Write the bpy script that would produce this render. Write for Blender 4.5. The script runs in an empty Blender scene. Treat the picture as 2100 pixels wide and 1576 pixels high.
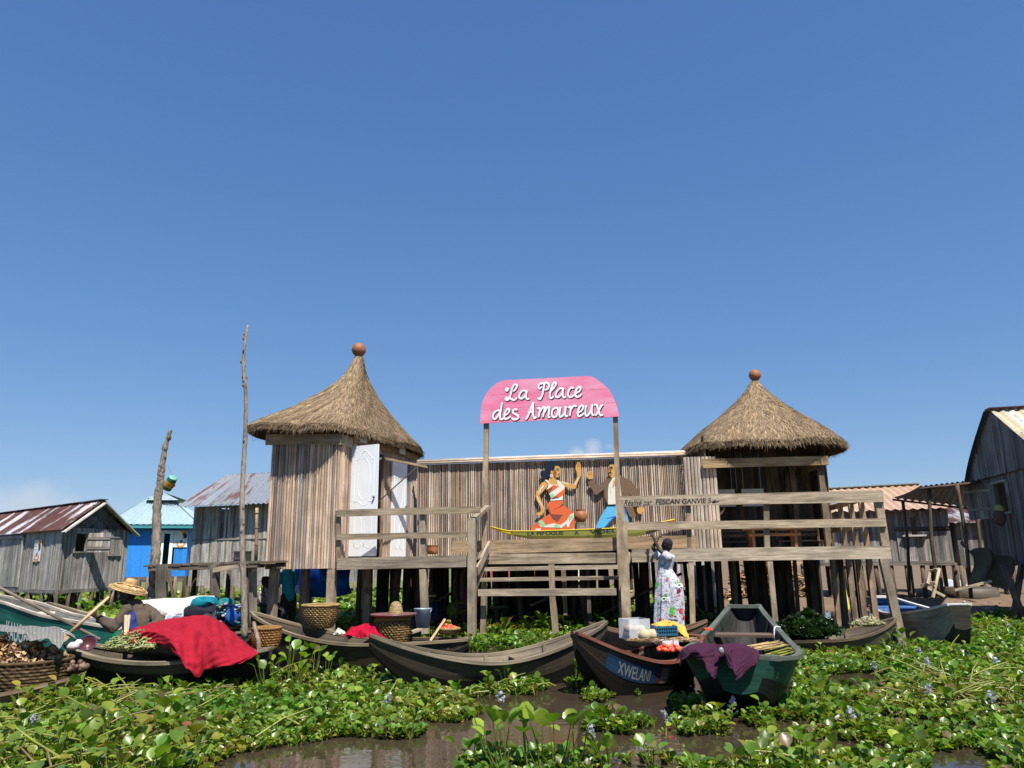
import bpy, math, random
import numpy as np
from mathutils import Vector, Matrix
from mathutils.geometry import tessellate_polygon
R = random.Random(11)
PI = math.pi
scene = bpy.context.scene
COL = scene.collection
V = Vector

# ---------------------------------------------------------------- camera
F_PX, CX, CY = 1550.0, 1050.0, 788.0
CAM = V((0, 0, 1.45))
PITCH = math.atan(362 / F_PX)
ROLL = math.radians(0.8)
fwd = V((0, math.cos(PITCH), math.sin(PITCH)))
up0 = V((0, -math.sin(PITCH), math.cos(PITCH)))
rt = V((1, 0, 0)) * math.cos(ROLL) - up0 * math.sin(ROLL)
upv = V((1, 0, 0)) * math.sin(ROLL) + up0 * math.cos(ROLL)
cam_d = bpy.data.cameras.new('camera')
cam_d.sensor_width = 36
cam_d.lens = 36 * F_PX / 2100
cam_d.clip_end = 3000
cam = bpy.data.objects.new('camera', cam_d)
cam.matrix_world = Matrix(((rt.x, upv.x, -fwd.x, CAM.x), (rt.y, upv.y, -fwd.y, CAM.y),
                           (rt.z, upv.z, -fwd.z, CAM.z), (0, 0, 0, 1)))
COL.objects.link(cam)
scene.camera = cam

# photo measurements (pixels of the 2100 px photograph) turned into metres at a known distance
def ray(px, py):
    return rt * ((px - CX) / F_PX) + upv * ((CY - py) / F_PX) + fwd
def at(px, py, Y):
    d = ray(px, py)
    return CAM + d * (Y / d.y)
def gnd(px, py, z=0.0):
    d = ray(px, py)
    return CAM + d * ((z - CAM.z) / d.z)
TH = math.radians(9.8)
UD = V((math.cos(TH), -math.sin(TH), 0))     # along the pavilion front, to the right
VD = V((math.sin(TH), math.cos(TH), 0))      # into the pavilion
ZD = V((0, 0, 1))
P0 = gnd(968, 1318)
def fa(px, py, v=0.0):
    d = ray(px, py)
    t = (P0 + VD * v - CAM).dot(VD) / d.dot(VD)
    return CAM + d * t
def fu(p):
    return (p - P0).dot(UD)
def fw(u, v, z):
    return V((P0.x, P0.y, 0)) + UD * u + VD * v + ZD * z

# ---------------------------------------------------------------- mesh builder
class MB:
    def __init__(s):
        s.v = []; s.f = []; s.uv = []; s.t = []; s.sm = []
    def add(s, vs, fs, tint=(1, 1, 1), uvs=None, smooth=False):
        o = len(s.v)
        s.v += [tuple(p) for p in vs]
        for i, f in enumerate(fs):
            s.f.append([o + k for k in f])
            s.uv.append(uvs[i] if uvs else [(vs[k][0], vs[k][2]) for k in f])
            s.t.append(tint); s.sm.append(smooth)
    def hexa(s, c, tint=(1, 1, 1), axis=None):
        """8 corners: bottom ring 0-3, top ring 4-7"""
        c = [V(p) for p in c]
        fs = [(3, 2, 1, 0), (4, 5, 6, 7), (0, 1, 5, 4), (1, 2, 6, 5), (2, 3, 7, 6), (3, 0, 4, 7)]
        a = axis or max((c[1] - c[0], c[3] - c[0], c[4] - c[0]), key=lambda q: q.length)
        a = a.normalized()
        ox, oy = R.uniform(0, 50), R.uniform(0, 50)
        b = a.orthogonal().normalized(); d = a.cross(b)
        uvs = []
        for f in fs:
            uvs.append([(ox + (c[k] - c[0]).dot(a), oy + (c[k] - c[0]).dot(b) + (c[k] - c[0]).dot(d)) for k in f])
        s.add(c, fs, tint, uvs)
    def bar(s, p0, p1, w, h, up=(0, 0, 1), tint=(1, 1, 1), w1=None, h1=None):
        p0, p1 = V(p0), V(p1); a = (p1 - p0).normalized(); up = V(up)
        side = a.cross(up)
        if side.length < 1e-4: side = a.orthogonal()
        side.normalize(); u = side.cross(a).normalized()
        w1 = w if w1 is None else w1; h1 = h if h1 is None else h1
        c = [p0 - side * w / 2 - u * h / 2, p0 + side * w / 2 - u * h / 2, p0 + side * w / 2 + u * h / 2, p0 - side * w / 2 + u * h / 2,
             p1 - side * w1 / 2 - u * h1 / 2, p1 + side * w1 / 2 - u * h1 / 2, p1 + side * w1 / 2 + u * h1 / 2, p1 - side * w1 / 2 + u * h1 / 2]
        s.hexa(c, tint, a)
    def box(s, c, ex, ey, ez, tint=(1, 1, 1)):
        c, ex, ey, ez = V(c), V(ex), V(ey), V(ez)
        s.hexa([c - ex - ey - ez, c + ex - ey - ez, c + ex + ey - ez, c - ex + ey - ez,
                c - ex - ey + ez, c + ex - ey + ez, c + ex + ey + ez, c - ex + ey + ez], tint)
    def tube(s, pts, rad, n=8, tint=(1, 1, 1), cap=True, smooth=True, flat=1.0, nrm=None):
        pts = [V(p) for p in pts]
        if not hasattr(rad, '__len__'): rad = [rad] * len(pts)
        L = 0; vs = []; ls = []
        ref = V(nrm) if nrm else None
        for i, p in enumerate(pts):
            a = (pts[min(i + 1, len(pts) - 1)] - pts[max(i - 1, 0)])
            if a.length < 1e-7: a = V((0, 0, 1))
            a.normalize()
            if ref is None: ref = a.orthogonal()
            x = ref - a * ref.dot(a)
            if x.length < 1e-5: x = a.orthogonal()
            x.normalize(); y = a.cross(x)
            if not nrm: ref = x
            if i: L += (p - pts[i - 1]).length
            for k in range(n):
                th = 2 * PI * k / n
                vs.append(p + (x * math.cos(th) * flat + y * math.sin(th)) * rad[i]); ls.append(L)
        fs = []; uvs = []
        ox, oy = R.uniform(0, 50), R.uniform(0, 50)
        for i in range(len(pts) - 1):
            for k in range(n):
                k2 = (k + 1) % n
                fs.append((i * n + k, i * n + k2, (i + 1) * n + k2, (i + 1) * n + k))
                w0, w1 = 2 * PI * rad[i] * k / n, 2 * PI * rad[i] * (k + 1) / n
                uvs.append([(ox + ls[i * n], oy + w0), (ox + ls[i * n], oy + w1), (ox + ls[(i + 1) * n], oy + w1), (ox + ls[(i + 1) * n], oy + w0)])
        if cap:
            for base, rev in ((0, True), ((len(pts) - 1) * n, False)):
                f = [base + k for k in range(n)]
                if rev: f.reverse()
                fs.append(f); uvs.append([(ox + vs[k].x, oy + vs[k].z) for k in f])
        s.add(vs, fs, tint, uvs, smooth)
    def strip(s, pts, w, h, side, tint):
        pts = [V(p) for p in pts]; L = R.uniform(0, 40); vs = []; fs = []; uvs = []; oy = R.uniform(0, 40)
        for i, p in enumerate(pts):
            sd_ = V(side)
            vs += [p - sd_ * w / 2 - ZD * h / 2, p + sd_ * w / 2 - ZD * h / 2, p + sd_ * w / 2 + ZD * h / 2, p - sd_ * w / 2 + ZD * h / 2]
        per = (0, w, w + h, 2 * w + h, 2 * w + 2 * h)
        for i in range(len(pts) - 1):
            l2 = L + (pts[i + 1] - pts[i]).length
            for k in range(4):
                k2 = (k + 1) % 4
                fs.append((i * 4 + k, i * 4 + k2, (i + 1) * 4 + k2, (i + 1) * 4 + k)); uvs.append([(L, oy + per[k]), (L, oy + per[k + 1]), (l2, oy + per[k + 1]), (l2, oy + per[k])])
            L = l2
        n = len(pts) - 1
        fs += [(3, 2, 1, 0), (n * 4, n * 4 + 1, n * 4 + 2, n * 4 + 3)]; uvs += [[(0, 0), (.1, 0), (.1, .1), (0, .1)]] * 2
        s.add(vs, fs, tint, uvs)
    def lathe(s, prof, c=(0, 0, 0), n=24, tint=(1, 1, 1), M=None, smooth=True, close=False):
        vs = []; fs = []; uvs = []
        m = M or Matrix.Identity(3); c = V(c)
        for r, z in prof:
            for k in range(n):
                th = 2 * PI * k / n
                vs.append(c + m @ V((r * math.cos(th), r * math.sin(th), z)))
        L = 0
        for i in range(len(prof) - 1):
            l2 = L + math.hypot(prof[i + 1][0] - prof[i][0], prof[i + 1][1] - prof[i][1])
            rr = max(p[0] for p in prof)
            for k in range(n):
                k2 = (k + 1) % n
                fs.append((i * n + k, i * n + k2, (i + 1) * n + k2, (i + 1) * n + k))
                a0, a1 = 2 * PI * rr * k / n, 2 * PI * rr * (k + 1) / n
                uvs.append([(a0, L), (a1, L), (a1, l2), (a0, l2)])
            L = l2
        s.add(vs, fs, tint, uvs, smooth)
    def ball(s, c, r, tint=(1, 1, 1), n=16, m=10, M=None):
        rx, ry, rz = r if hasattr(r, '__len__') else (r, r, r)
        prof = []
        mm = (M or Matrix.Identity(3)) @ Matrix.Diagonal((rx, ry, rz))
        for i in range(m + 1):
            a = -PI / 2 + PI * i / m
            prof.append((max(math.cos(a), 0.02), math.sin(a)))
        o = len(s.v)
        s.lathe(prof, c, n, tint, mm)
        s.add([s.v[o + k] for k in range(n)], [list(range(n))[::-1]], tint, None, True)
        s.add([s.v[o + m * n + k] for k in range(n)], [list(range(n))], tint, None, True)
    def prism(s, poly, o, ex, ey, en, d0, d1, tint=(1, 1, 1)):
        """polygon in the (ex, ey) plane at o, from offset d0 to d1 along en"""
        o, ex, ey, en = V(o), V(ex), V(ey), V(en)
        n = len(poly)
        A = sum(poly[i][0] * poly[(i + 1) % n][1] - poly[(i + 1) % n][0] * poly[i][1] for i in range(n))
        if A < 0: poly = poly[::-1]
        vs = [o + ex * x + ey * y + en * d0 for x, y in poly] + [o + ex * x + ey * y + en * d1 for x, y in poly]
        tris = tessellate_polygon([[V((x, y, 0)) for x, y in poly]])
        fs = []; uvs = []
        def a2(t): return sum(poly[t[i]][0] * poly[t[(i + 1) % 3]][1] - poly[t[(i + 1) % 3]][0] * poly[t[i]][1] for i in range(3))
        for t in tris:
            t = list(t)
            if a2(t) < 0: t = t[::-1]
            fs.append([k + n for k in t]); uvs.append([poly[k] for k in t])
            fs.append([k for k in t[::-1]]); uvs.append([poly[k] for k in t[::-1]])
        for i in range(n):
            j = (i + 1) % n
            fs.append((i, j, n + j, n + i)); uvs.append([poly[i], poly[j], poly[j], poly[i]])
        s.add(vs, fs, tint, uvs)
    def grid(s, fn, nu, nv, tint=(1, 1, 1), smooth=True, uvs=(1, 1)):
        vs = [V(fn(i / nu, j / nv)) for j in range(nv + 1) for i in range(nu + 1)]
        fs = []; us = []
        for j in range(nv):
            for i in range(nu):
                k = j * (nu + 1) + i
                fs.append((k, k + 1, k + nu + 2, k + nu + 1))
                a, b, c, d = i / nu * uvs[0], (i + 1) / nu * uvs[0], j / nv * uvs[1], (j + 1) / nv * uvs[1]
                us.append([(a, c), (b, c), (b, d), (a, d)])
        s.add(vs, fs, tint, us, smooth)
    def build(s, name, m, parent=None, origin=None):
        if parent is not None: origin = WO[parent.name]
        if origin is None:
            a = np.array(s.v); origin = V(((a[:, 0].min() + a[:, 0].max()) / 2, (a[:, 1].min() + a[:, 1].max()) / 2, a[:, 2].min()))
        origin = V(origin)
        me = bpy.data.meshes.new(name)
        vv = np.array(s.v, dtype=np.float64) - np.array(origin)
        me.from_pydata(vv.tolist(), [], s.f)
        uvl = me.uv_layers.new(name='UVMap')
        flat = [c for f in s.uv for c in f]
        uvl.data.foreach_set('uv', np.array(flat, dtype=np.float32).ravel())
        ca = me.color_attributes.new('tint', 'FLOAT_COLOR', 'CORNER')
        cols = []
        for f, t in zip(s.f, s.t): cols += [(t[0], t[1], t[2], 1.0)] * len(f)
        ca.data.foreach_set('color', np.array(cols, dtype=np.float32).ravel())
        me.polygons.foreach_set('use_smooth', s.sm)
        me.materials.append(m)
        me.update()
        o = bpy.data.objects.new(name, me)
        COL.objects.link(o)
        if parent is not None:
            o.parent = parent; WO[o.name] = origin
        else:
            o.location = origin; WO[o.name] = origin
        return o
WO = {}
def thing(name, loc, label, cat, group=None):
    o = bpy.data.objects.new(name, None); COL.objects.link(o)
    o.location = loc; o.empty_display_size = 0.2
    WO[o.name] = V(loc)
    return tag(o, label, cat, group)
def tag(o, label, cat, group=None):
    o['label'] = label; o['category'] = cat
    if group: o['group'] = group
    return o
def kind(o, k):
    o['kind'] = k
    return o
def jit(t, a=0.15):
    k = 1 + R.uniform(-a, a)
    return (t[0] * k * (1 + R.uniform(-.04, .04)), t[1] * k, t[2] * k * (1 + R.uniform(-.05, .05)))
def pick(pal, a=.12):
    return jit(R.choice(pal), a)
def cr(pts, n=6):
    """Catmull-Rom through points"""
    P = [V(p) if len(p) == 3 else V((p[0], p[1], 0)) for p in pts]
    P = [P[0] * 2 - P[1]] + P + [P[-1] * 2 - P[-2]]
    out = []
    for i in range(1, len(P) - 2):
        for k in range(n):
            t = k / n
            out.append(0.5 * ((2 * P[i]) + (P[i + 1] - P[i - 1]) * t + (2 * P[i - 1] - 5 * P[i] + 4 * P[i + 1] - P[i + 2]) * t * t
                              + (3 * P[i] - P[i - 1] - 3 * P[i + 1] + P[i + 2]) * t ** 3))
    out.append(P[-2])
    return out

# ---------------------------------------------------------------- materials
def srgb(r, g, b):
    f = lambda c: .56 * ((c / 255 / 12.92) if c <= 10 else ((c / 255 + 0.055) / 1.055) ** 2.4)
    return (f(r), f(g), f(b))
def srgbv(r, g, b):
    return tuple(1.43 * c for c in srgb(r, g, b))
class NT:
    def __init__(s, name):
        m = bpy.data.materials.new(name); m.use_nodes = True
        s.m = m; s.n = m.node_tree.nodes; s.l = m.node_tree.links
        s.b = s.n['Principled BSDF']
    def new(s, t, **kw):
        n = s.n.new(t)
        for k, v in kw.items(): setattr(n, k, v)
        return n
    def link(s, a, b): s.l.new(a, b)
    def mix(s, fac, a, b, mode='MIX'):
        n = s.new('ShaderNodeMix', data_type='RGBA', blend_type=mode)
        for sock, val in ((n.inputs[0], fac), (n.inputs[6], a), (n.inputs[7], b)):
            if hasattr(val, 'is_output'): s.link(val, sock)
            elif hasattr(val, '__len__'): sock.default_value = (*val[:3], 1)
            else: sock.default_value = val
        return n.outputs[2]
    def noise(s, coord, scale, detail=4, rough=.55, vec=None, dist=0):
        mp = s.new('ShaderNodeMapping')
        s.link(coord, mp.inputs[0])
        if vec: mp.inputs['Scale'].default_value = vec
        n = s.new('ShaderNodeTexNoise'); n.inputs['Scale'].default_value = scale
        n.inputs['Detail'].default_value = detail; n.inputs['Roughness'].default_value = rough
        n.inputs['Distortion'].default_value = dist
        s.link(mp.outputs[0], n.inputs['Vector'])
        return n.outputs['Fac']
    def ramp(s, fac, a, b):
        n = s.new('ShaderNodeMapRange'); n.inputs[1].default_value = a; n.inputs[2].default_value = b
        s.link(fac, n.inputs[0])
        return n.outputs[0]
    def rng(s, fac, a, b, c, d):
        n = s.new('ShaderNodeMapRange')
        for i, q in enumerate((a, b, c, d)): n.inputs[i + 1].default_value = q
        s.link(fac, n.inputs[0])
        return n.outputs[0]
    def tint(s):
        n = s.new('ShaderNodeAttribute'); n.attribute_name = 'tint'
        return n.outputs['Color']
    def coord(s, k):
        return s.new('ShaderNodeTexCoord').outputs[k]
    def bump(s, h, strength=.3, dist=.02):
        n = s.new('ShaderNodeBump'); n.inputs['Strength'].default_value = strength; n.inputs['Distance'].default_value = dist
        s.link(h, n.inputs['Height']); s.link(n.outputs[0], s.b.inputs['Normal'])
    def fin(s, col, rough=.8, spec=.3):
        if hasattr(col, 'is_output'): s.link(col, s.b.inputs['Base Color'])
        else: s.b.inputs['Base Color'].default_value = (*col, 1)
        if hasattr(rough, 'is_output'): s.link(rough, s.b.inputs['Roughness'])
        else: s.b.inputs['Roughness'].default_value = rough
        s.b.inputs['Specular IOR Level'].default_value = spec
        return s.m

def wood(name, a, b, dark, grain=(3, 90), rough=.85, bump=.35, stain=.5, knots=True):
    t = NT(name); uv = t.coord('UV'); ob = t.coord('Object')
    g1 = t.noise(uv, 1, 5, .6, (grain[0], grain[1], 1), .6)
    g2 = t.noise(uv, 1, 3, .5, (grain[0] * .25, grain[1] * .22, 1), .4)
    c = t.mix(t.ramp(g1, .35, .68), a, b)
    c = t.mix(t.rng(g2, .5, .72, 0, stain), c, dark)
    big = t.noise(ob, 1.7, 4, .6)
    c = t.mix(1.0, c, t.rng_col(big, .3, .7, .72, 1.18), 'MULTIPLY')
    bl = t.noise(uv, 1, 6, .7, (1.1, 7, 1), .8)
    c = t.mix(1.0, c, t.rng_col(bl, .28, .72, .62, 1.30), 'MULTIPLY')
    ck = t.noise(uv, 1, 3, .6, (.8, grain[1] * 1.6, 1), .3)
    c = t.mix(t.rng(ck, .655, .70, 0, .75), c, tuple(x * .6 for x in dark))
    if knots:
        k = t.noise(uv, 1, 1, .4, (2.2, 6, 1))
        c = t.mix(t.rng(k, .74, .8, 0, .7), c, dark)
    c = t.mix(1.0, c, t.tint(), 'MULTIPLY')
    t.bump(g1, bump, .012)
    return t.fin(c, rough, .2)
def _rng_col(s, fac, a, b, c, d):
    o = s.rng(fac, a, b, c, d)
    n = s.new('ShaderNodeCombineColor')
    for i in range(3): s.link(o, n.inputs[i])
    return n.outputs[0]
NT.rng_col = _rng_col
def plain(name, col=(1, 1, 1), rough=.6, spec=.4, var=.12, scale=6, bump=0, coord='Object', usetint=True, sheen=0):
    t = NT(name); co = t.coord(coord)
    n = t.noise(co, scale, 5, .6)
    c = t.mix(1.0, col, t.rng_col(n, .3, .7, 1 - var, 1 + var), 'MULTIPLY')
    if usetint: c = t.mix(1.0, c, t.tint(), 'MULTIPLY')
    if bump: t.bump(t.noise(co, scale * 5, 4, .6), bump, .01)
    if sheen: t.b.inputs['Sheen Weight'].default_value = sheen
    return t.fin(c, rough, spec)
MAT = {}
MAT['beam'] = wood('weathered_beam', (.45, .385, .30), (.25, .207, .16), (.08, .066, .054), (3.0, 34), stain=.7)
MAT['slat'] = wood('bamboo_slat', (.84, .785, .72), (.56, .505, .45), (.26, .22, .19), (1.6, 60), stain=.45)
MAT['grey'] = wood('grey_plank', (.45, .425, .395), (.255, .238, .218), (.06, .054, .048), (2.0, 60), stain=.85)
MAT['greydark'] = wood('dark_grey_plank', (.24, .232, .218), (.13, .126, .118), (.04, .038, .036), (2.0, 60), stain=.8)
MAT['pile'] = wood('dark_stilt', (.13, .10, .075), (.055, .042, .032), (.02, .016, .012), (3, 40), stain=.8)
MAT['hull'] = wood('weathered_hull', (.23, .20, .155), (.115, .098, .076), (.03, .026, .021), (1.6, 26), stain=.85, rough=.75)
MAT['bark'] = wood('bark', (.36, .325, .275), (.16, .135, .11), (.055, .047, .04), (9, 40), bump=.8, stain=.8)
def thatch_mat():
    t = NT('thatch'); uv = t.coord('UV')
    g = t.noise(uv, 1, 4, .6, (60, 6, 1))
    c = t.mix(t.ramp(g, .35, .65), (.385, .295, .2), (.15, .108, .07))
    c = t.mix(1.0, c, t.tint(), 'MULTIPLY')
    t.bump(g, .6, .02)
    return t.fin(c, .9, .15)
MAT['thatch'] = thatch_mat()
def roof_mat(name, base, rust, amt, freq=(3.4, .5), rough=.45):
    t = NT(name); uv = t.coord('UV'); ob = t.coord('Object')
    n = t.noise(uv, 1, 5, .65, (*freq, 1), .3)
    n2 = t.noise(ob, 7, 5, .7)
    c = t.mix(t.ramp(n2, .3, .75), base, tuple(x * .72 for x in base))
    r = t.mix(t.ramp(n2, .35, .65), rust, tuple(x * .5 for x in rust))
    c = t.mix(t.rng(n, amt - .035, amt + .035, 0, 1), c, r)
    c = t.mix(1.0, c, t.tint(), 'MULTIPLY')
    t.bump(n2, .12, .01)
    return t.fin(c, rough, .4)
MAT['rustroof'] = roof_mat('rusted_tin', (.42, .415, .43), (.10, .038, .027), .45, (1.25, .32))
MAT['tinroof'] = roof_mat('grey_tin', (.22, .24, .26), (.17, .08, .065), .555)
MAT['blueroof'] = roof_mat('pale_blue_tin', (.33, .455, .49), (.36, .4, .4), .68)
MAT['orangeroof'] = roof_mat('orange_tin', (.54, .36, .245), (.38, .25, .165), .64)
MAT['tanroof'] = roof_mat('tan_tin', (.43, .35, .22), (.55, .52, .43), .6)
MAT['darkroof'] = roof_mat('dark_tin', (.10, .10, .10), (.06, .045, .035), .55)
MAT['paint'] = plain('painted_wood', rough=.55, var=.10, scale=9, bump=.08)
MAT['gloss'] = plain('gloss_paint', rough=.3, var=.04, scale=3, bump=.03)
MAT['cloth'] = plain('woven_cloth', rough=.95, spec=.1, var=.14, scale=9, bump=.35)
MAT['skin'] = plain('dark_skin', (.032, .019, .013), rough=.5, spec=.4, var=.1, usetint=True)
MAT['clay'] = plain('terracotta', (.27, .11, .05), rough=.6, spec=.35, var=.3, scale=5, bump=.1)
MAT['plastic'] = plain('plastic', rough=.35, spec=.5, var=.05)
MAT['straw'] = wood('woven_straw', (.58, .455, .26), (.33, .23, .11), (.12, .07, .03), (22, 70), bump=.8, stain=.6, knots=False)
MAT['ink'] = plain('sign_ink', (.02, .02, .022), rough=.7, var=.2, usetint=False)
MAT['black'] = plain('black_rubber', (.018, .018, .018), rough=.7, usetint=False)
def leaf_mat():
    t = NT('hyacinth_leaf'); ob = t.coord('Object')
    n = t.noise(ob, 9, 3)
    c = t.mix(1.0, t.tint(), t.rng_col(n, .3, .7, .8, 1.2), 'MULTIPLY')
    t.fin(c, .34, .5)
    tr = t.new('ShaderNodeBsdfTranslucent')
    c2 = t.mix(1.0, c, (1.3, 1.5, .5), 'MULTIPLY')
    t.link(c2, tr.inputs[0])
    mx = t.new('ShaderNodeMixShader'); mx.inputs[0].default_value = .34
    t.link(t.b.outputs[0], mx.inputs[1]); t.link(tr.outputs[0], mx.inputs[2])
    t.link(mx.outputs[0], t.n['Material Output'].inputs[0])
    return t.m
MAT['leaf'] = leaf_mat()
def water_mat():
    t = NT('murky_water'); ob = t.coord('Object')
    n = t.noise(ob, 1, 3, .5, (2.2, 5.5, 1), .4)
    n2 = t.noise(ob, 1, 4, .6, (.25, .5, 1))
    c = t.mix(t.ramp(n2, .3, .7), (.036, .026, .0165), (.050, .037, .024))
    t.bump(n, .06, .06)
    t.b.inputs['IOR'].default_value = 1.33
    return t.fin(c, .04, .5)
MAT['water'] = water_mat()
def mud_mat():
    t = NT('mud'); ob = t.coord('Object')
    n = t.noise(ob, 1.2, 6, .65); n2 = t.noise(ob, 14, 5, .7)
    c = t.mix(t.ramp(n, .3, .7), (.21, .145, .095), (.125, .085, .055))
    c = t.mix(t.rng(n2, .55, .75, 0, .6), c, (.08, .055, .035))
    t.bump(n2, .6, .03)
    return t.fin(c, .9, .2)
MAT['mud'] = mud_mat()

# ---------------------------------------------------------------- light
SUN_EL = math.radians(60)
sdir = V((.38, -.925, 0)).normalized() * math.cos(SUN_EL) + ZD * math.sin(SUN_EL)    # towards the sun
sl = bpy.data.lights.new('sun', 'SUN'); sl.energy = 4.8; sl.angle = math.radians(.5); sl.color = (1, .95, .87)
so = bpy.data.objects.new('sun', sl); COL.objects.link(so)
so.rotation_euler = sdir.to_track_quat('Z', 'Y').to_euler()
w = bpy.data.worlds.new('World'); scene.world = w; w.use_nodes = True
wn, wl = w.node_tree.nodes, w.node_tree.links
sky = wn.new('ShaderNodeTexSky'); sky.sky_type = 'NISHITA'; sky.sun_disc = False
sky.sun_elevation = SUN_EL
sky.sun_rotation = math.atan2(sdir.x, sdir.y)
sky.air_density = 1.0; sky.dust_density = 0.0; sky.ozone_density = 6.0; sky.altitude = 0
bg = wn['Background']; bg.inputs[1].default_value = .12
# the photograph's tone curve on the sky: a flatter gradient, per colour channel
sp_ = wn.new('ShaderNodeSeparateColor'); cb_ = wn.new('ShaderNodeCombineColor')
wl.new(sky.outputs[0], sp_.inputs[0])
for i_, (g_, base_, k_) in enumerate(((.84, .095, 0.0494), (.68, .181, 0.1185), (.52, .381, 0.2848))):
    m0 = wn.new('ShaderNodeMath'); m0.operation = 'MULTIPLY'; wl.new(sp_.outputs[i_], m0.inputs[0]); m0.inputs[1].default_value = .14 / base_
    m1 = wn.new('ShaderNodeMath'); m1.operation = 'POWER'; wl.new(m0.outputs[0], m1.inputs[0]); m1.inputs[1].default_value = g_
    m2 = wn.new('ShaderNodeMath'); m2.operation = 'MULTIPLY'; wl.new(m1.outputs[0], m2.inputs[0]); m2.inputs[1].default_value = k_ / .12
    wl.new(m2.outputs[0], cb_.inputs[i_])
# a few small fair-weather clouds low over the horizon
tcw = wn.new('ShaderNodeTexCoord')
nz = wn.new('ShaderNodeTexNoise'); nz.inputs['Scale'].default_value = 22; nz.inputs['Detail'].default_value = 8; nz.inputs['Roughness'].default_value = .58
wl.new(tcw.outputs['Generated'], nz.inputs['Vector'])
def math_node(op, a, b=None, clamp=False):
    n = wn.new('ShaderNodeMath'); n.operation = op; n.use_clamp = clamp
    for i, q in enumerate((a, b)):
        if q is None: continue
        if hasattr(q, 'is_output'): wl.new(q, n.inputs[i])
        else: n.inputs[i].default_value = q
    return n.outputs[0]
total = None
for (px, py, rad, st) in ((70, 1040, .060, 1.0), (-20, 1060, .06, .9), (135, 1035, .028, .8), (1185, 935, .022, 1.0), (1215, 922, .024, .8), (1250, 915, .02, .5), (385, 965, .018, .4), (110, 985, .03, .25)):
    d = ray(px, py).normalized()
    vm = wn.new('ShaderNodeVectorMath'); vm.operation = 'DISTANCE'
    nrmz = wn.new('ShaderNodeVectorMath'); nrmz.operation = 'NORMALIZE'
    wl.new(tcw.outputs['Generated'], nrmz.inputs[0]); wl.new(nrmz.outputs[0], vm.inputs[0]); vm.inputs[1].default_value = d
    fall = math_node('MULTIPLY', math_node('SUBTRACT', 1.0, math_node('DIVIDE', vm.outputs['Value'], rad), True), st)
    total = fall if total is None else math_node('MAXIMUM', total, fall)
dens = math_node('MULTIPLY', math_node('SUBTRACT', math_node('ADD', math_node('MULTIPLY', total, .75), math_node('MULTIPLY', nz.outputs['Fac'], .8)), .62), 3.2, True)
dens = math_node('MULTIPLY', dens, math_node('MULTIPLY', total, 2.2, True))
mxw = wn.new('ShaderNodeMix'); mxw.data_type = 'RGBA'
wl.new(math_node('MULTIPLY', dens, .72), mxw.inputs[0]); wl.new(cb_.outputs[0], mxw.inputs[6]); mxw.inputs[7].default_value = (3.0, 3.4, 4.0, 1)
wl.new(mxw.outputs[2], bg.inputs[0])
scene.view_settings.view_transform = 'Standard'; scene.view_settings.look = 'None'
scene.view_settings.exposure = 0.70; scene.view_settings.gamma = 1.0
scene.render.resolution_x = 1024; scene.render.resolution_y = 768
# ---------------------------------------------------------------- setting
def sheet(name, pts_fn, nu, nv, m):
    mb = MB(); mb.grid(pts_fn, nu, nv); o = mb.build(name, m, None, (0, 0, 0)); return kind(o, 'structure')
sheet('water', lambda a, b: V((-900 + 1800 * a, -30 + 1600 * b, 0)), 2, 2, MAT['water'])
rr = random.Random(5)
bk = [gnd(1560, 1250), gnd(2300, 1258)]
def bankf(a, b):
    x = (2.0 + 26 * a) * (1 + 9 * b ** 5)
    x0_ = 2.0 + 26 * a; edge = bk[0].y + (bk[1].y - bk[0].y) * ((x0_ - bk[0].x) / (bk[1].x - bk[0].x))
    edge = max(edge, 13.5) + .25 * math.sin(x * 2.1) + .12 * math.sin(x * 5.3)
    y = edge - 1.0 + (22 * b ** 1.5 + 330 * b ** 5)
    h = -0.10 + .30 * min(1, (y - edge + 1.0) / 3.2) ** .8 + .035 * math.sin(x * 3.1 + y * 1.7) * math.sin(y * 2.3) + rr.uniform(-.012, .012)
    return V((x, y, h))
sheet('mud_bank', bankf, 90, 50, MAT['mud'])
def fieldf(a, b):
    x = -70 + 140 * a; y = 26 + 600 * b ** 2
    return V((x * (1 + 5 * b), y, -.06 + .16 * min(1, b * 14) + rr.uniform(0, .04)))
t = NT('marsh'); ob = t.coord('Object'); n = t.noise(ob, 2.5, 6, .7)
m_marsh = t.fin(t.mix(t.ramp(n, .3, .7), (.10, .13, .035), (.17, .17, .07)), .9, .2)
sheet('marsh', fieldf, 60, 40, m_marsh)

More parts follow.
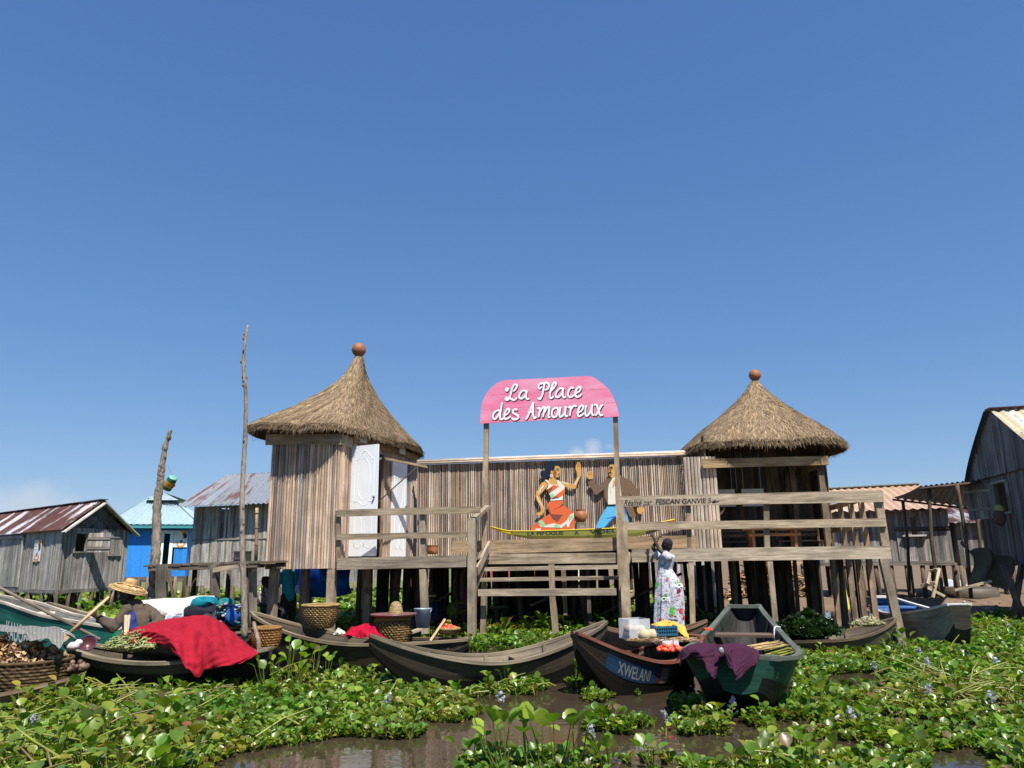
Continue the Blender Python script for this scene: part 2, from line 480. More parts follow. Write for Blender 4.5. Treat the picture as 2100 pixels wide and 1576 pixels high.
# ---------------------------------------------------------------- wall and roof helpers
SLATPAL = [tuple(min(1, 1.28 * x) for x in q) for q in [(.60, .46, .36), (.50, .38, .30), (.64, .52, .42), (.34, .29, .27), (.55, .43, .33), (.42, .34, .29), (.66, .53, .41), (.5, .36, .28), (.25, .22, .21), (.36, .38, .40), (.58, .48, .39), (.6, .5, .41), (.62, .49, .38)]]
GREYPAL = [(1, 1, 1), (.85, .84, .83), (1.15, 1.13, 1.1), (.7, .68, .66), (1.0, .95, .9), (1.25, 1.22, 1.2), (.9, .88, .9)]
def slat_wall(mb, P, Q, z0, z1, w, openings=(), th=.03, pal=GREYPAL, gap=.004, rnd=.0, ragged=0, round_=False, lean=0, jitw=.3, out=None):
    """vertical strips from P to Q; z0/z1 numbers or functions of u in metres; openings (u0,u1,za,zb)"""
    P, Q = V(P), V(Q); P.z = Q.z = 0
    d = (Q - P); L = d.length; d.normalize()
    n = V((d.y, -d.x, 0)) if out is None else V(out)
    u = 0
    f0 = z0 if callable(z0) else (lambda x: z0)
    f1 = z1 if callable(z1) else (lambda x: z1)
    while u < L - .004:
        ww = min(w * R.uniform(1 - jitw, 1 + jitw), L - u)
        uc = u + ww / 2
        a = f0(uc) - R.uniform(0, ragged); b = f1(uc)
        segs = [(a, b)]
        for (u0, u1, za, zb) in openings:
            if u0 < uc < u1:
                s2 = []
                for (p, q) in segs:
                    if za > p: s2.append((p, min(q, za)))
                    if zb < q: s2.append((max(p, zb), q))
                segs = s2
        t = pick(pal, .10)
        off = R.uniform(0, rnd)
        for (p, q) in segs:
            if q - p < .02: continue
            c0 = P + d * uc + n * off; tl = R.uniform(-.004, .004)
            if round_:
                hw = ww / 2 - gap / 2
                prof = [(-hw, 0), (-hw * .72, hw * .75), (0, hw * 1.0), (hw * .72, hw * .75), (hw, 0)]
                vs = []
                for z in (p, q):
                    for (x, y) in prof: vs.append(c0 + d * (x + (tl if z == q else 0)) + n * (y - .01) + ZD * z)
                fs = [(i, i + 1, i + 6, i + 5) for i in range(4)] + [(5, 6, 7, 8, 9), (4, 3, 2, 1, 0), (4, 0, 5, 9)]
                ox, oy = R.uniform(0, 50), R.uniform(0, 50)
                uvs = [[(ox + (V(vs[k]).z), oy + (k % 5) * ww / 4) for k in f] for f in fs]
                mb.add(vs, fs, t, uvs, False)
            else:
                mb.hexa([c0 - d * (ww - gap) / 2 + n * 0 + ZD * p, c0 + d * (ww - gap) / 2 + ZD * p, c0 + d * (ww - gap) / 2 - n * th + ZD * p, c0 - d * (ww - gap) / 2 - n * th + ZD * p,
                         c0 - d * ((ww - gap) / 2 - tl) + ZD * q, c0 + d * ((ww - gap) / 2 + tl) + ZD * q, c0 + d * (ww - gap) / 2 - n * th + ZD * q, c0 - d * (ww - gap) / 2 - n * th + ZD * q], t, ZD)
        u += ww
def corr(mb, e0, e1, r1, r0, pitch=.16, amp=.022, sheets=.85, nv=6, tintv=.1, sag=.0, pal=None):
    """corrugated roof slope: eave e0->e1, ridge r0->r1"""
    e0, e1, r0, r1 = V(e0), V(e1), V(r0), V(r1)
    L = (e1 - e0).length
    n = max(4, int(L / pitch) * 4)
    nr = (e1 - e0).cross(r0 - e0).normalized()
    if nr.z < 0: nr = -nr
    SL = (r0 - e0).length
    rows = []
    for j in range(nv + 1):
        b = j / nv; row = []
        for i in range(n + 1):
            a = i / n
            p = (e0 + (e1 - e0) * a) * (1 - b) + (r0 + (r1 - r0) * a) * b
            p = p + nr * (amp * math.sin(a * L / pitch * 2 * PI) - sag * math.sin(PI * b))
            row.append(p)
        rows.append(row)
    ns = max(1, int(L / sheets)); tints = [[pick(pal or [(1, 1, 1)], tintv) for _ in range(2)] for _ in range(ns + 1)]
    ou = R.uniform(0, 40)
    for j in range(nv):
        for i in range(n):
            vs = [rows[j][i], rows[j][i + 1], rows[j + 1][i + 1], rows[j + 1][i]]
            ti = tints[int(i / n * ns)][0 if j < nv / 2 else 1]
            uv = [(ou + (i + di) / n * L, (j + dj) / nv * SL + 10 * int(i / n * ns)) for di, dj in ((0, 0), (1, 0), (1, 1), (0, 1))]
            mb.add(vs, [(0, 1, 2, 3)], ti, [uv], True)
    # a thin folded lip at the eave
    for i in range(n):
        p, q = rows[0][i], rows[0][i + 1]
        mb.add([p, q, q - nr * .012, p - nr * .012], [(3, 2, 1, 0)], (.7, .7, .7), [[(0, 0)] * 4], True)

# ---------------------------------------------------------------- thatch roof
THP = [(1.05, 1.0, .95), (.8, .76, .7), (1.3, 1.25, 1.15), (.62, .57, .52), (1.1, 1.0, .85), (.9, .85, .82), (1.6, 1.55, 1.4)]
def superell(th, n):
    c, s = math.cos(th), math.sin(th)
    r = (abs(c) ** n + abs(s) ** n) ** (-1 / n)
    return c * r, s * r
def thatch_roof(root, eave_fn, apex, ez, prof, nstraw, seed):
    """eave_fn(theta)->xy of the eave; prof list of (t, radius share, height share)"""
    rs = random.Random(seed)
    ax, ay, az = apex
    ps = prof
    def pr(t):
        for i in range(len(ps) - 1):
            if ps[i][0] <= t <= ps[i + 1][0]:
                k = (t - ps[i][0]) / (ps[i + 1][0] - ps[i][0])
                return ps[i][1] + (ps[i + 1][1] - ps[i][1]) * k
        return ps[-1][1]
    def P(th, t, o=0):
        ex, ey = eave_fn(th)
        r = pr(t)
        # round near the top, the eave outline lower down
        rad = math.hypot(ex - ax, ey - ay); mr = 1.6
        k = min(1, t * 1.15)
        dx, dy = (ex - ax), (ey - ay)
        if t < .25:
            f = t / .25
            s = (mr / rad) * (1 - f) + f
            dx, dy = dx * s, dy * s
        z = az + (ez(th) - az) * t
        o = o + t * (.022 * math.sin(th * 7 + t * 5 + seed) * math.sin(t * 11 + th * 2) + .012 * math.sin(th * 17 + t * 23))
        z -= .03 * max(0, t - .8) * 5 * (.5 + .5 * math.sin(th * 5 + seed))
        h = math.hypot(dx, dy)
        return V((ax + dx * r + dx / h * o, ay + dy * r + dy / h * o, z + o * .8))
    mb = MB()
    NT_, NR = 64, 22
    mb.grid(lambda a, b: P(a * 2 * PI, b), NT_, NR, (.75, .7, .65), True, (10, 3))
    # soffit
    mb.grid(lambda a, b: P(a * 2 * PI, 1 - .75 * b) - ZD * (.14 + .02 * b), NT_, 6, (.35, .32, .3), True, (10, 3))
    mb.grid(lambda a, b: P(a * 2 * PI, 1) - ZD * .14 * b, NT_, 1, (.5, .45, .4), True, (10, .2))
    def straw(p, q, wd, t, up):
        d = (q - p); s = d.cross(up)
        if s.length < 1e-6: return
        s = s.normalized() * wd
        m = (p + q) / 2 + up * .006
        mb.add([p - s, p + s, m + s * .8, m - s * .8, q + s * .25, q - s * .25], [(0, 1, 2, 3), (3, 2, 4, 5)], t, [[(0, 0), (.02, 0), (.02, .1), (0, .1)], [(0, .1), (.02, .1), (.02, .2), (0, .2)]])
    for i in range(nstraw):
        t = rs.random() ** .62 * .98 + .01; th = rs.uniform(0, 2 * PI)
        ln = rs.uniform(.05, .13)
        p = P(th, t, .004 + rs.uniform(0, .012)); q = P(th + rs.gauss(0, .028) / max(.15, t), min(1.03, t + ln), rs.uniform(.006, .026))
        nrm = (P(th + .05, t) - P(th, t)).cross(P(th, min(1, t + .03)) - P(th, max(0, t - .03)))
        if nrm.length < 1e-9: continue
        nrm.normalize()
        if nrm.z < 0: nrm = -nrm
        tt = rs.choice(THP); k = rs.uniform(.8, 1.2)
        straw(p, q, rs.uniform(.003, .0065), (tt[0] * k, tt[1] * k, tt[2] * k), nrm)
    for i in range(int(nstraw * .55)):                 # cut straw ends of the eave
        th = rs.uniform(0, 2 * PI)
        p = P(th, rs.uniform(.93, 1.0), rs.uniform(-.03, .02)) - ZD * rs.uniform(0, .12)
        out = V((p.x - ax, p.y - ay, 0)).normalized()
        q = p + out * rs.uniform(.01, .10) - ZD * rs.uniform(.03, .13) * (1.6 if rs.random() < .05 else 1) + V((rs.gauss(0, .02), rs.gauss(0, .02), 0))
        tt = rs.choice(THP); k = rs.uniform(.45, .95)
        straw(p, q, rs.uniform(.003, .006), (tt[0] * k, tt[1] * k, tt[2] * k), out)
    for i in range(int(nstraw * .004)):
        th = rs.uniform(0, 2 * PI); t = rs.uniform(.15, 1)
        p = P(th, t); q = p + V((rs.gauss(0, .05), rs.gauss(0, .05), rs.uniform(.02, .14) * (1 if t < .97 else -1.3)))
        straw(p, q, .0025, (.8, .75, .6), V((0, -1, 0)))
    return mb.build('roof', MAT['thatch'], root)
def finial(root, c, r, z0):
    mb = MB()
    prof = [(.02, -1.05 * r), (.5 * r, -1.05 * r), (.55 * r, -.9 * r)]
    for i in range(17):
        a = -PI / 2 + .45 + (PI - .45) * i / 16
        prof.append((max(.01, r * math.cos(a)), r * math.sin(a)))
    mb.lathe(prof, c, 28, (1, 1, 1))
    return mb.build('finial', MAT['clay'], root)

# ---- left hut (enclosed, slatted, two white doors on its right side)
A = at(553, 1000, 15.02); B = at(692, 1000, 15.08); C = at(856, 1000, 18.6)
A.z = B.z = C.z = 0; D = A + (C - B)
zb = at(620, 1167, 15.02).z; zt = 3.92
hut = thing('thatched_hut', (A + C) / 2 + ZD * zb, 'slatted hut with white panel doors under a lopsided thatched cone topped by a clay ball', 'hut')
def perp(P, Q):
    d = (Q - P).normalized(); return V((d.y, -d.x, 0))
mb = MB(); LW = (C - B).length; bd = (C - B).normalized()
slat_wall(mb, A, B, zb, zt, .052, pal=SLATPAL, round_=True, rnd=.008, jitw=.35)
fu_side = lambda px: None
def side_u(px, z):      # distance along the right side wall seen at column px
    best = min(((abs((lambda p: CX + F_PX * ((p - CAM).dot(rt)) / ((p - CAM).dot(fwd)))(B + bd * (i * .01) + ZD * z) - px), i * .01) for i in range(int(LW * 100))))
    return best[1]
d0, d1 = side_u(716, 2.5), side_u(780, 2.5)
e0, e1 = side_u(800, 2.5), side_u(830, 2.5)
zdk = at(760, 1143, 15.2).z
ztop_door = zdk + 2.24
slat_wall(mb, B, C, zb, zt, .055, openings=[(d0, d1, zdk, ztop_door), (e0, e1, zdk, ztop_door - .03)], pal=SLATPAL, round_=True, rnd=.008)
slat_wall(mb, C, D, zb, zt, .09, pal=SLATPAL)
slat_wall(mb, D, A, zb, zt, .09, pal=SLATPAL)
mb.hexa([A + ZD * zb + bd * .05, B + ZD * zb + bd * .05 - (B - A).normalized() * .05, C + ZD * zb - bd * .06, D + ZD * zb - bd * .06] + [p + ZD * (zb + .05) for p in (A + bd * .05, B + bd * .05 - (B - A).normalized() * .05, C - bd * .06, D - bd * .06)], (.4, .35, .3))
mb.build('wall', MAT['slat'], hut)
mb = MB()                                   # fascia boards
def off(P, Q, o): return perp(P, Q) * o
nb, nc = perp(A, B), perp(B, C)
zf0, zf1 = at(620, 911, 14.9).z, at(620, 893, 14.9).z + .04
mb.bar(A + nb * .045 - (B - A).normalized() * .12 + ZD * (zf0 + zf1) / 2, B + nb * .045 + (B - A).normalized() * .05 + ZD * (zf0 + zf1) / 2, .03, zf1 - zf0, tint=(1.05, .95, .8))
mb.bar(B + nc * .05 + ZD * (zf0 + zf1) / 2, B + nc * .05 + bd * .42 + ZD * ((zf0 + zf1) / 2 - .01), .03, zf1 - zf0, tint=(1.1, 1, .85))
mb.bar(B + nc * .045 + bd * d0 + ZD * (ztop_door + .16), C + nc * .045 + ZD * (ztop_door + .14), .028, .14, tint=(1.0, .8, .6))
mb.build('fascia', MAT['beam'], hut)
# doors
def panel_door(root, hinge, dirv, wid, z0, z1, nrm, deco=True):
    mb = MB(); th = .04
    hinge = V(hinge); hinge.z = 0
    mb.box(hinge + dirv * wid / 2 + ZD * (z0 + z1) / 2, dirv * wid / 2, nrm * th / 2, ZD * (z1 - z0) / 2, (.80, .82, .84))
    H = z1 - z0; face = hinge + nrm * (th / 2 - .001)
    def rib(pts, r=.0055, closed=False):
        P = [face + dirv * (x * wid) + ZD * (z0 + y * H) for x, y in pts]
        P = cr(P, 5) if not closed else cr(P + [P[0]], 5)
        mb.tube(P, r, 6, (.84, .86, .88), not closed)
    if deco:
        rib([(.16, .48), (.14, .6), (.14, .84), (.15, .87)]); rib([(.86, .48), (.87, .6), (.87, .84), (.86, .86)])
        rib([(.15, .87), (.3, .875), (.42, .93), (.55, .945), (.7, .905), (.86, .862)])
        rib([(.5 + .24 * math.cos(a * PI / 8), .69 + .19 * math.sin(a * PI / 8)) for a in range(16)], .005, True)
        rib([(.16, .48), (.3, .49), (.45, .455), (.6, .455), (.72, .485), (.86, .48)])
        rib([(.2, .09), (.2, .36), (.25, .40), (.36, .385), (.42, .335), (.44, .3), (.44, .09), (.2, .09)])
        rib([(.56, .09), (.56, .3), (.6, .335), (.66, .385), (.76, .40), (.81, .36), (.81, .09), (.56, .09)])
    dr = mb.build('door', MAT['gloss'], root)
    k = MB(); kc = hinge + dirv * wid * .91 + ZD * (z0 + H * .52) + nrm * (th / 2 + .03)
    k.ball(kc, .025, (.1, .1, .1)); k.tube([kc - nrm * .04, kc], .012, 8, (.1, .1, .1))
    k.build('handle', MAT['plastic'], dr)
    return dr
hg = B + bd * d0 + nc * .03
ddir = at(773, 1000, 13.85); ddir.z = 0
hx = at(715, 1000, 14.0)
hinge1 = hg.copy(); hinge1.z = 0
dv = (ddir - hinge1); dv.z = 0
wid1 = .72; dv.normalize()
# leaf stands open towards the viewer's right, its free edge at column 773
def solve_open(h, px, wid):
    """swing of a leaf hinged at h whose free edge is seen at column px, on the viewer's side"""
    best = None
    for a in range(-750, 300, 2):
        q = h + V((math.cos(math.radians(a / 10)), math.sin(math.radians(a / 10)), 0)) * wid + ZD * 2.2
        e = abs(CX + F_PX * (q - CAM).dot(rt) / (q - CAM).dot(fwd) - px)
        if e < .5: return V((math.cos(math.radians(a / 10)), math.sin(math.radians(a / 10)), 0))
        if best is None or e < best[0]: best = (e, a)
    return V((math.cos(math.radians(best[1] / 10)), math.sin(math.radians(best[1] / 10)), 0))
dv = solve_open(hinge1, 773, .66)
ndv = V((dv.y, -dv.x, 0)); ndv = ndv if ndv.y < 0 else -ndv
panel_door(hut, hinge1, dv, .66, zdk + .02, ztop_door, ndv)
h2 = B + bd * e0 + nc * .02
panel_door(hut, h2, bd, (e1 - e0), zdk + .02, ztop_door - .03, nc)
mb = MB()                                     # jamb, door header bar with its strut and little name boards
mb.bar(B + nc * .03 + bd * (d1 + .02) + ZD * zdk, B + nc * .03 + bd * (d1 + .02) + ZD * ztop_door, .05, .05, nc, (.8, .7, .6))
pA, pB = at(785, 940, 16.6), at(873, 957, 17.4)
mb.bar(pA, pB, .10, .035, ZD, (1.1, .95, .75)); mb.bar(pA - ZD * .03 + nc * .04, pB - ZD * .03 + nc * .04, .05, .025, ZD, (.9, .8, .6))
mb.tube([at(772, 1033, 15.9), at(856, 957, 17.2)], .014, 8, (.25, .2, .17))
mb.build('awning_bar', MAT['beam'], hut)
mb = MB()
for q, wd in ((side_u(737, 3.4), .32), (side_u(818, 3.4), .3)):
    mb = MB(); mb.box(B + bd * q + nc * .075 + ZD * (ztop_door + .2), bd * wd / 2, nc * .008, ZD * .075, (.62, .63, .6))
    mb.build('name_board', MAT['paint'], hut)
ctr = (A + C) / 2
apx = at(736, 733, 16.7)
def eave_left(th):
    # parallelogram of the walls pushed outwards, with rounded corners
    x, y = superell(th, 4.0)
    e1v, e2v = (B - A) / 2, (C - B) / 2
    e1n, e2n = e1v.normalized() * .30, e2v.normalized() * .26
    p = ctr + (e1v + e1n) * x + (e2v + e2n) * y
    if x < 0: p = p + e1n.normalized() * .33 * x
    if y < 0: p = p + e2n.normalized() * .24 * y
    return p.x, p.y
thatch_roof(hut, eave_left, (apx.x, apx.y, apx.z), lambda th: 4.15, [(0, .065, 0), (.08, .08, 0), (.2, .118, 0), (.31, .172, 0), (.44, .28, 0), (.56, .405, 0), (.68, .545, 0), (.79, .68, 0), (.9, .835, 0), (1, 1, 0)], 17000, 3)
finial(hut, at(736, 718, 16.7), .162, 0)
mb = MB()
for p in [A + (B - A) * .1 + bd * .1, B - (B - A) * .06 + bd * .08, A + bd * 1.4, B + bd * 1.5 - (B - A) * .05, D - bd * .1 + (B - A) * .1, C - bd * .1 - (B - A) * .1]:
    k = MB(); p = V(p); k.bar(V((p.x + R.uniform(-.03, .03), p.y, -.35)), V((p.x, p.y, zb + .0)), .15, .15, VD, (1.05, .95, .85)); k.build('stilt', MAT['beam'], hut)

# ---- right hut (open-fronted)
ap2 = at(1548, 783, 17.5)
O2 = V((ap2.x, ap2.y, 0)); ph = math.radians(-5)
ex2, ey2 = V((math.cos(ph), math.sin(ph), 0)), V((-math.sin(ph), math.cos(ph), 0))
def h2p(a, b, z=0): return O2 + ex2 * a + ey2 * b + ZD * z
hutr = thing('thatched_hut', O2 + ZD * 1.5, 'open fronted round hut with symmetrical thatched cone, table and bench inside', 'hut')
W2 = 1.52
zf = at(1570, 957, 16.0).z
flz = 1.52
mb = MB()
xl = -1.62; xo = (lambda px: min((abs(CX + F_PX * ((h2p(a * .01, -1.45, 2.6) - CAM).dot(rt)) / ((h2p(a * .01, -1.45, 2.6) - CAM).dot(fwd)) - px), a * .01) for a in range(-200, 200))[1])
x_open, x_post = xo(1475), xo(1690)
slat_wall(mb, h2p(xo(1398), -1.45), h2p(x_open, -1.45), flz - .1, zf + .25, .075, pal=[(.75, .66, .56), (.66, .57, .48), (.8, .72, .62), (.55, .5, .46), (.7, .6, .5)], round_=True, jitw=.12)
SHADEPAL = [tuple(.36 * x for x in q) for q in SLATPAL]  # slat colours darkened to put the hut's interior shade into the inner walls
slat_wall(mb, h2p(-1.5, 1.45), h2p(1.5, 1.45), flz - .1, 4.05, .10, pal=SHADEPAL, out=-ey2)
slat_wall(mb, h2p(-1.5, -1.4), h2p(-1.5, 1.45), flz - .1, 4.05, .10, pal=SHADEPAL)
slat_wall(mb, h2p(1.5, .2), h2p(1.5, 1.45), flz - .1, 4.05, .10, pal=SHADEPAL)
mb.box(h2p(0, 0, flz - .06), ex2 * 1.5, ey2 * 1.42, ZD * .04, (.5, .42, .36))
mb.build('wall', MAT['slat'], hutr)
for (a, b) in ((x_post, -1.42), (x_post + .12, -1.1), (x_post - .15, .2), (x_post + .02, 1.3), (-1.4, 1.3)):
    k = MB(); k.bar(h2p(a, b, flz), h2p(a - .01, b, zf + .15), .11, .11, ey2, (.55, .48, .42)); k.build('post', MAT['beam'], hutr)
k = MB(); k.bar(h2p(xo(1445), -1.56, zf + .09), h2p(xo(1703), -1.56, zf + .09), .04, .19, ZD, (1.0, .8, .55))
k.bar(h2p(xo(1703), -1.5, zf + .09), h2p(xo(1703), 1.4, zf + .09), .04, .16, ZD, (.8, .65, .45)); k.build('fascia', MAT['beam'], hutr)
def eave_right(th):
    x, y = superell(th, 2.9)
    p = h2p(x * (1.86 if x < 0 else 1.70), y * 1.84); return p.x, p.y
thatch_roof(hutr, eave_right, (ap2.x, ap2.y, ap2.z), lambda th: 3.88, [(0, .065, 0), (.08, .09, 0), (.17, .14, 0), (.35, .29, 0), (.57, .53, 0), (.78, .78, 0), (1, 1, 0)], 17000, 4)
finial(hutr, at(1548, 770, 17.5), .14, 0)
for (a, b) in ((-1.4, -1.3), (0, -1.4), (1.4, -1.35), (-1.4, 0), (1.4, 0), (-1.4, 1.4), (0, 1.4), (1.4, 1.4), (.7, -.6), (-.7, .5)):
    k = MB(); q = h2p(a, b); k.bar(V((q.x, q.y, -.3)), V((q.x, q.y, flz - .1)), .13, .13, ey2, (1, 1, 1)); k.build('stilt', MAT['pile'], hutr)
# furniture inside
tb = thing('wooden_table', h2p(-.05, -.55, flz), 'small orange-brown slatted table at the front of the open hut', 'table')
k = MB()
for i in range(5): k.bar(h2p(-.72, -.75 + i * .1, flz + .52), h2p(.62, -.75 + i * .1, flz + .52), .085, .03, ZD, jit((1.5, .85, .45)))
k.build('table_top', MAT['beam'], tb)
k = MB(); k.bar(h2p(-.6, -.76, flz + .40), h2p(.5, -.76, flz + .40), .03, .06, ZD, (1.4, .8, .4)); k.build('apron', MAT['beam'], tb)
for a, b in ((-.5, -.73), (.4, -.73), (-.5, -.4), (.4, -.4)):
    k = MB(); k.bar(h2p(a, b, flz), h2p(a, b, flz + .5), .06, .06, ey2, (1.4, .8, .42)); k.build('leg', MAT['beam'], tb)
for (c, lab) in ((-.85, 'slat-backed bench on the left inside the open hut'), (.75, 'slat-backed bench on the right inside the open hut')):
    bn = thing('bench', h2p(c, .3, flz), lab, 'bench')
    k = MB()
    for i in range(3): k.bar(h2p(c - .5, .2 + i * .1, flz + .28), h2p(c + .5, .2 + i * .1, flz + .28), .09, .025, ZD, jit((.9, .7, .55)))
    k.build('seat', MAT['beam'], bn)
    k = MB()
    for i in range(3): k.bar(h2p(c - .5, .48, flz + .42 + i * .12), h2p(c + .5, .48, flz + .42 + i * .12), .03, .07, ZD, jit((.9, .65, .5)))
    k.build('backrest', MAT['beam'], bn)
    for a in (-.47, .47):
        for b in (.2, .45):
            k = MB(); k.bar(h2p(c + a, b, flz), h2p(c + a, b, flz + (.28 if b < .3 else .75)), .05, .05, ey2, (.9, .7, .5)); k.build('leg', MAT['beam'], bn)
for (a0, a1, lab) in ((xo(1492), xo(1546), 'left pale lettered board hanging inside the open hut'), (xo(1560), xo(1606), 'right pale lettered board hanging inside the open hut')):
    bo = thing('hanging_board', h2p((a0 + a1) / 2, .2, 2.95), lab, 'sign board')
    s = 1.09
    k = MB(); k.box(h2p((a0 + a1) / 2 * s, .2, 2.8), ex2 * (a1 - a0) / 2 * s, ey2 * .012, ZD * .2, (.62, .63, .6)); k.build('board', MAT['paint'], bo)
    k = MB()
    for q in range(7):
        x = a0 * s + (a1 - a0) * s * (.15 + .1 * q)
        k.tube(cr([h2p(x, .183, 2.80), h2p(x + .01, .183, 2.87 + .05 * (q == 0)), h2p(x + .04, .183, 2.84), h2p(x + .05, .183, 2.80)], 3), .007, 5)
    k.build('lettering', MAT['ink'], bo)
    for q in (.1, .9):
        k = MB(); k.tube([h2p((a0 + (a1 - a0) * q) * s, .2, 3.0), h2p((a0 + (a1 - a0) * q) * s, .2, 4.0)], .004, 4, (.8, .8, .8))
        k.build('cord', MAT['plastic'], bo)
# ---------------------------------------------------------------- pavilion platform (one joined timber structure)
plat = thing('timber_platform', P0, 'long weathered timber platform on stilts with plank railings and front steps', 'platform')
def part(name, m, fn, root=None, lab=None):
    k = MB(); fn(k); o = k.build(name, MAT[m] if isinstance(m, str) else m, root or plat)
    if lab: o['label'] = lab
    return o
def pbar(name, p0, p1, v, hpx0, hpx1=None, th=.05, tint=None, m='beam', v1=None, root=None):
    """plank whose visible face runs between two photo points on the plane v; heights in pixels"""
    a, b = fa(p0[0], p0[1], v), fa(p1[0], p1[1], v if v1 is None else v1)
    h0 = (fa(p0[0], p0[1] - hpx0 / 2, v) - fa(p0[0], p0[1] + hpx0 / 2, v)).length
    hpx1 = hpx1 or hpx0
    vv = v if v1 is None else v1
    h1 = (fa(p1[0], p1[1] - hpx1 / 2, vv) - fa(p1[0], p1[1] + hpx1 / 2, vv)).length
    return part(name, m, lambda k: k.bar(a, b, th, h0, ZD, tint or pick([(1, 1, 1), (1.1, 1.05, 1), (.9, .88, .85)]), th, h1), root)
# rim beams
pbar('rim_beam', (692, 1157), (964, 1151), 0, 24, 24, .07, (.82, .80, .76))
pbar('rim_beam', (1296, 1140), (1826, 1133), 0, 27, 26, .07, (1.25, 1.2, 1.12))
pbar('rim_beam', (996, 1147), (1315, 1144), 1.25, 21, 21, .07, (1.0, .94, .85))
# stage boards behind the steps
pbar('stage_board', (1000, 1122), (1266, 1116), 1.33, 27, 27, .04, (.95, .82, .66))
pbar('stage_board', (1278, 1114), (1428, 1111), 1.33, 26, 25, .04, (1.0, .84, .66))
pbar('stage_board', (926, 1122), (998, 1121), 1.5, 24, 24, .04, (.95, .82, .66))
# decks (boards laid along v)
def deck(u0, u1, v0, v1, z):
    def f(k):
        u = u0
        while u < u1:
            w_ = R.uniform(.13, .17); k.bar(fw(u + w_ / 2, v0, z), fw(u + w_ / 2, v1, z), w_ - .012, .035, ZD, jit((.9, .86, .8), .2)); u += w_
    part('deck', 'beam', f)
zl = fa(830, 1146, 0).z - .02
zr = fa(1560, 1123, 0).z - .02
uL, uS, uE = fu(fa(694, 1150, 0)), fu(fa(962, 1150, 0)), fu(fa(1296, 1140, 0))
uR = fu(fa(1826, 1133, 0))
deck(uL, uS + .05, .04, 3.25, zl); deck(uS + .05, uE, 1.29, 3.25, zl + .02); deck(uE, uR, .04, 4.6, zr)
# railings
POST = [(1, .97, .92), (.9, .86, .8), (.85, .8, .74)]
def vpost(px0, y0, px1, y1, v, wpx, name='post', tint=None, m='beam'):
    a, b = fa(px0, y0, v), fa(px1, y1, v)
    wd = (fa(px0 + wpx / 2, y0, v) - fa(px0 - wpx / 2, y0, v)).length
    return part(name, m, lambda k: k.bar(b, a, wd, wd, VD, tint or pick(POST)))
pbar('rail', (692, 1053), (985, 1045.5), -.03, 14, 14, .05, (.92, .85, .74))
pbar('rail', (692, 1102), (962, 1096.5), -.03, 12, 12, .05, (.95, .86, .74))
vpost(867, 1046, 869, 1146, .05, 10)
vpost(694, 1048, 695, 1152, .05, 8, tint=(.6, .55, .5))
rt_r = pbar('rail', (1270, 1029), (1811, 1018), -.03, 21, 24, .05, (1.2, 1.12, 1.02))
pbar('rail', (1277, 1080), (1817, 1072), -.03, 16, 17, .05, (1.18, 1.08, .94))
vpost(1412, 1036, 1414, 1127, .05, 9, tint=(.95, .8, .7)); vpost(1571, 1030, 1573, 1124, .05, 11, tint=(.85, .78, .68))
vpost(1800, 1022, 1818, 1140, .06, 16, tint=(.95, .86, .74))
vpost(1274, 1055, 1282, 1150, .25, 12, tint=(1.1, .98, .8))
# text on the top rail
def text_obj(s, name, parent, loc, ex, ez, size, m, shear=0, extr=.002, sx=1.0, off_=0):
    cu = bpy.data.curves.new(name, 'FONT'); cu.body = s; cu.size = size; cu.shear = shear; cu.extrude = extr; cu.offset = off_
    cu.align_x = 'LEFT'; cu.align_y = 'CENTER'
    o = bpy.data.objects.new(name, cu); COL.objects.link(o); cu.materials.append(m)
    ex, ez = V(ex).normalized(), V(ez).normalized(); en = ex.cross(ez)
    o.parent = parent
    po = WO[parent.name] if parent else V((0, 0, 0))
    Mx = Matrix((ex * sx, ez, en)).transposed().to_4x4(); Mx.translation = V(loc) - po
    o.matrix_local = Mx
    return o
def text_fit(s, name, parent, p_left, p_right, ez, size, m, **kw):
    """text stretched to run between two world points"""
    d = V(p_right) - V(p_left)
    o = text_obj(s, name, parent, p_left, d, ez, size, m, **kw)
    bpy.context.view_layer.update()
    wid = o.dimensions.x / max(1e-6, o.matrix_local.to_scale().x)
    o.scale.x = d.length / wid
    bpy.context.view_layer.update()
    me = bpy.data.meshes.new_from_object(o.evaluated_get(bpy.context.evaluated_depsgraph_get()))
    me.materials.clear(); me.materials.append(m)
    q = bpy.data.objects.new(name, me); COL.objects.link(q); q.parent = parent; q.matrix_local = o.matrix_local.copy()
    bpy.data.objects.remove(o); WO[q.name] = WO[parent.name]
    return q
vt = -.03 - .025 - .001
text_fit('Réalisé par', 'lettering', plat, fa(1279, 1032.5, vt), fa(1337, 1031.5, vt), ZD, .155, MAT['ink'], shear=.3, off_=.002)
text_fit('FESCAN GANVIE 5', 'lettering', plat, fa(1344, 1030.5, vt), fa(1458, 1028, vt), ZD, .125, MAT['ink'], shear=.15, off_=.003)
part('lettering', 'ink', lambda k: [k.tube(cr([fa(1460, 1030, vt), fa(1468, 1026, vt), fa(1462, 1031, vt), fa(1474, 1028, vt)], 4), .008, 5)])
# tall stilts
for (px0, y0, px1, y1, v, w_, t_) in ((868, 1168, 873, 1300, .02, 13, (1, .95, .85)), (1417, 1152, 1421, 1290, .02, 11, (1, .85, .72)), (1578, 1149, 1590, 1275, .02, 11, (.95, .88, .8)),
                                  (1811, 1146, 1852, 1330, .02, 17, (.9, .84, .76))):
    vpost(px0, y0, px1, y1, v, w_, 'stilt', t_)
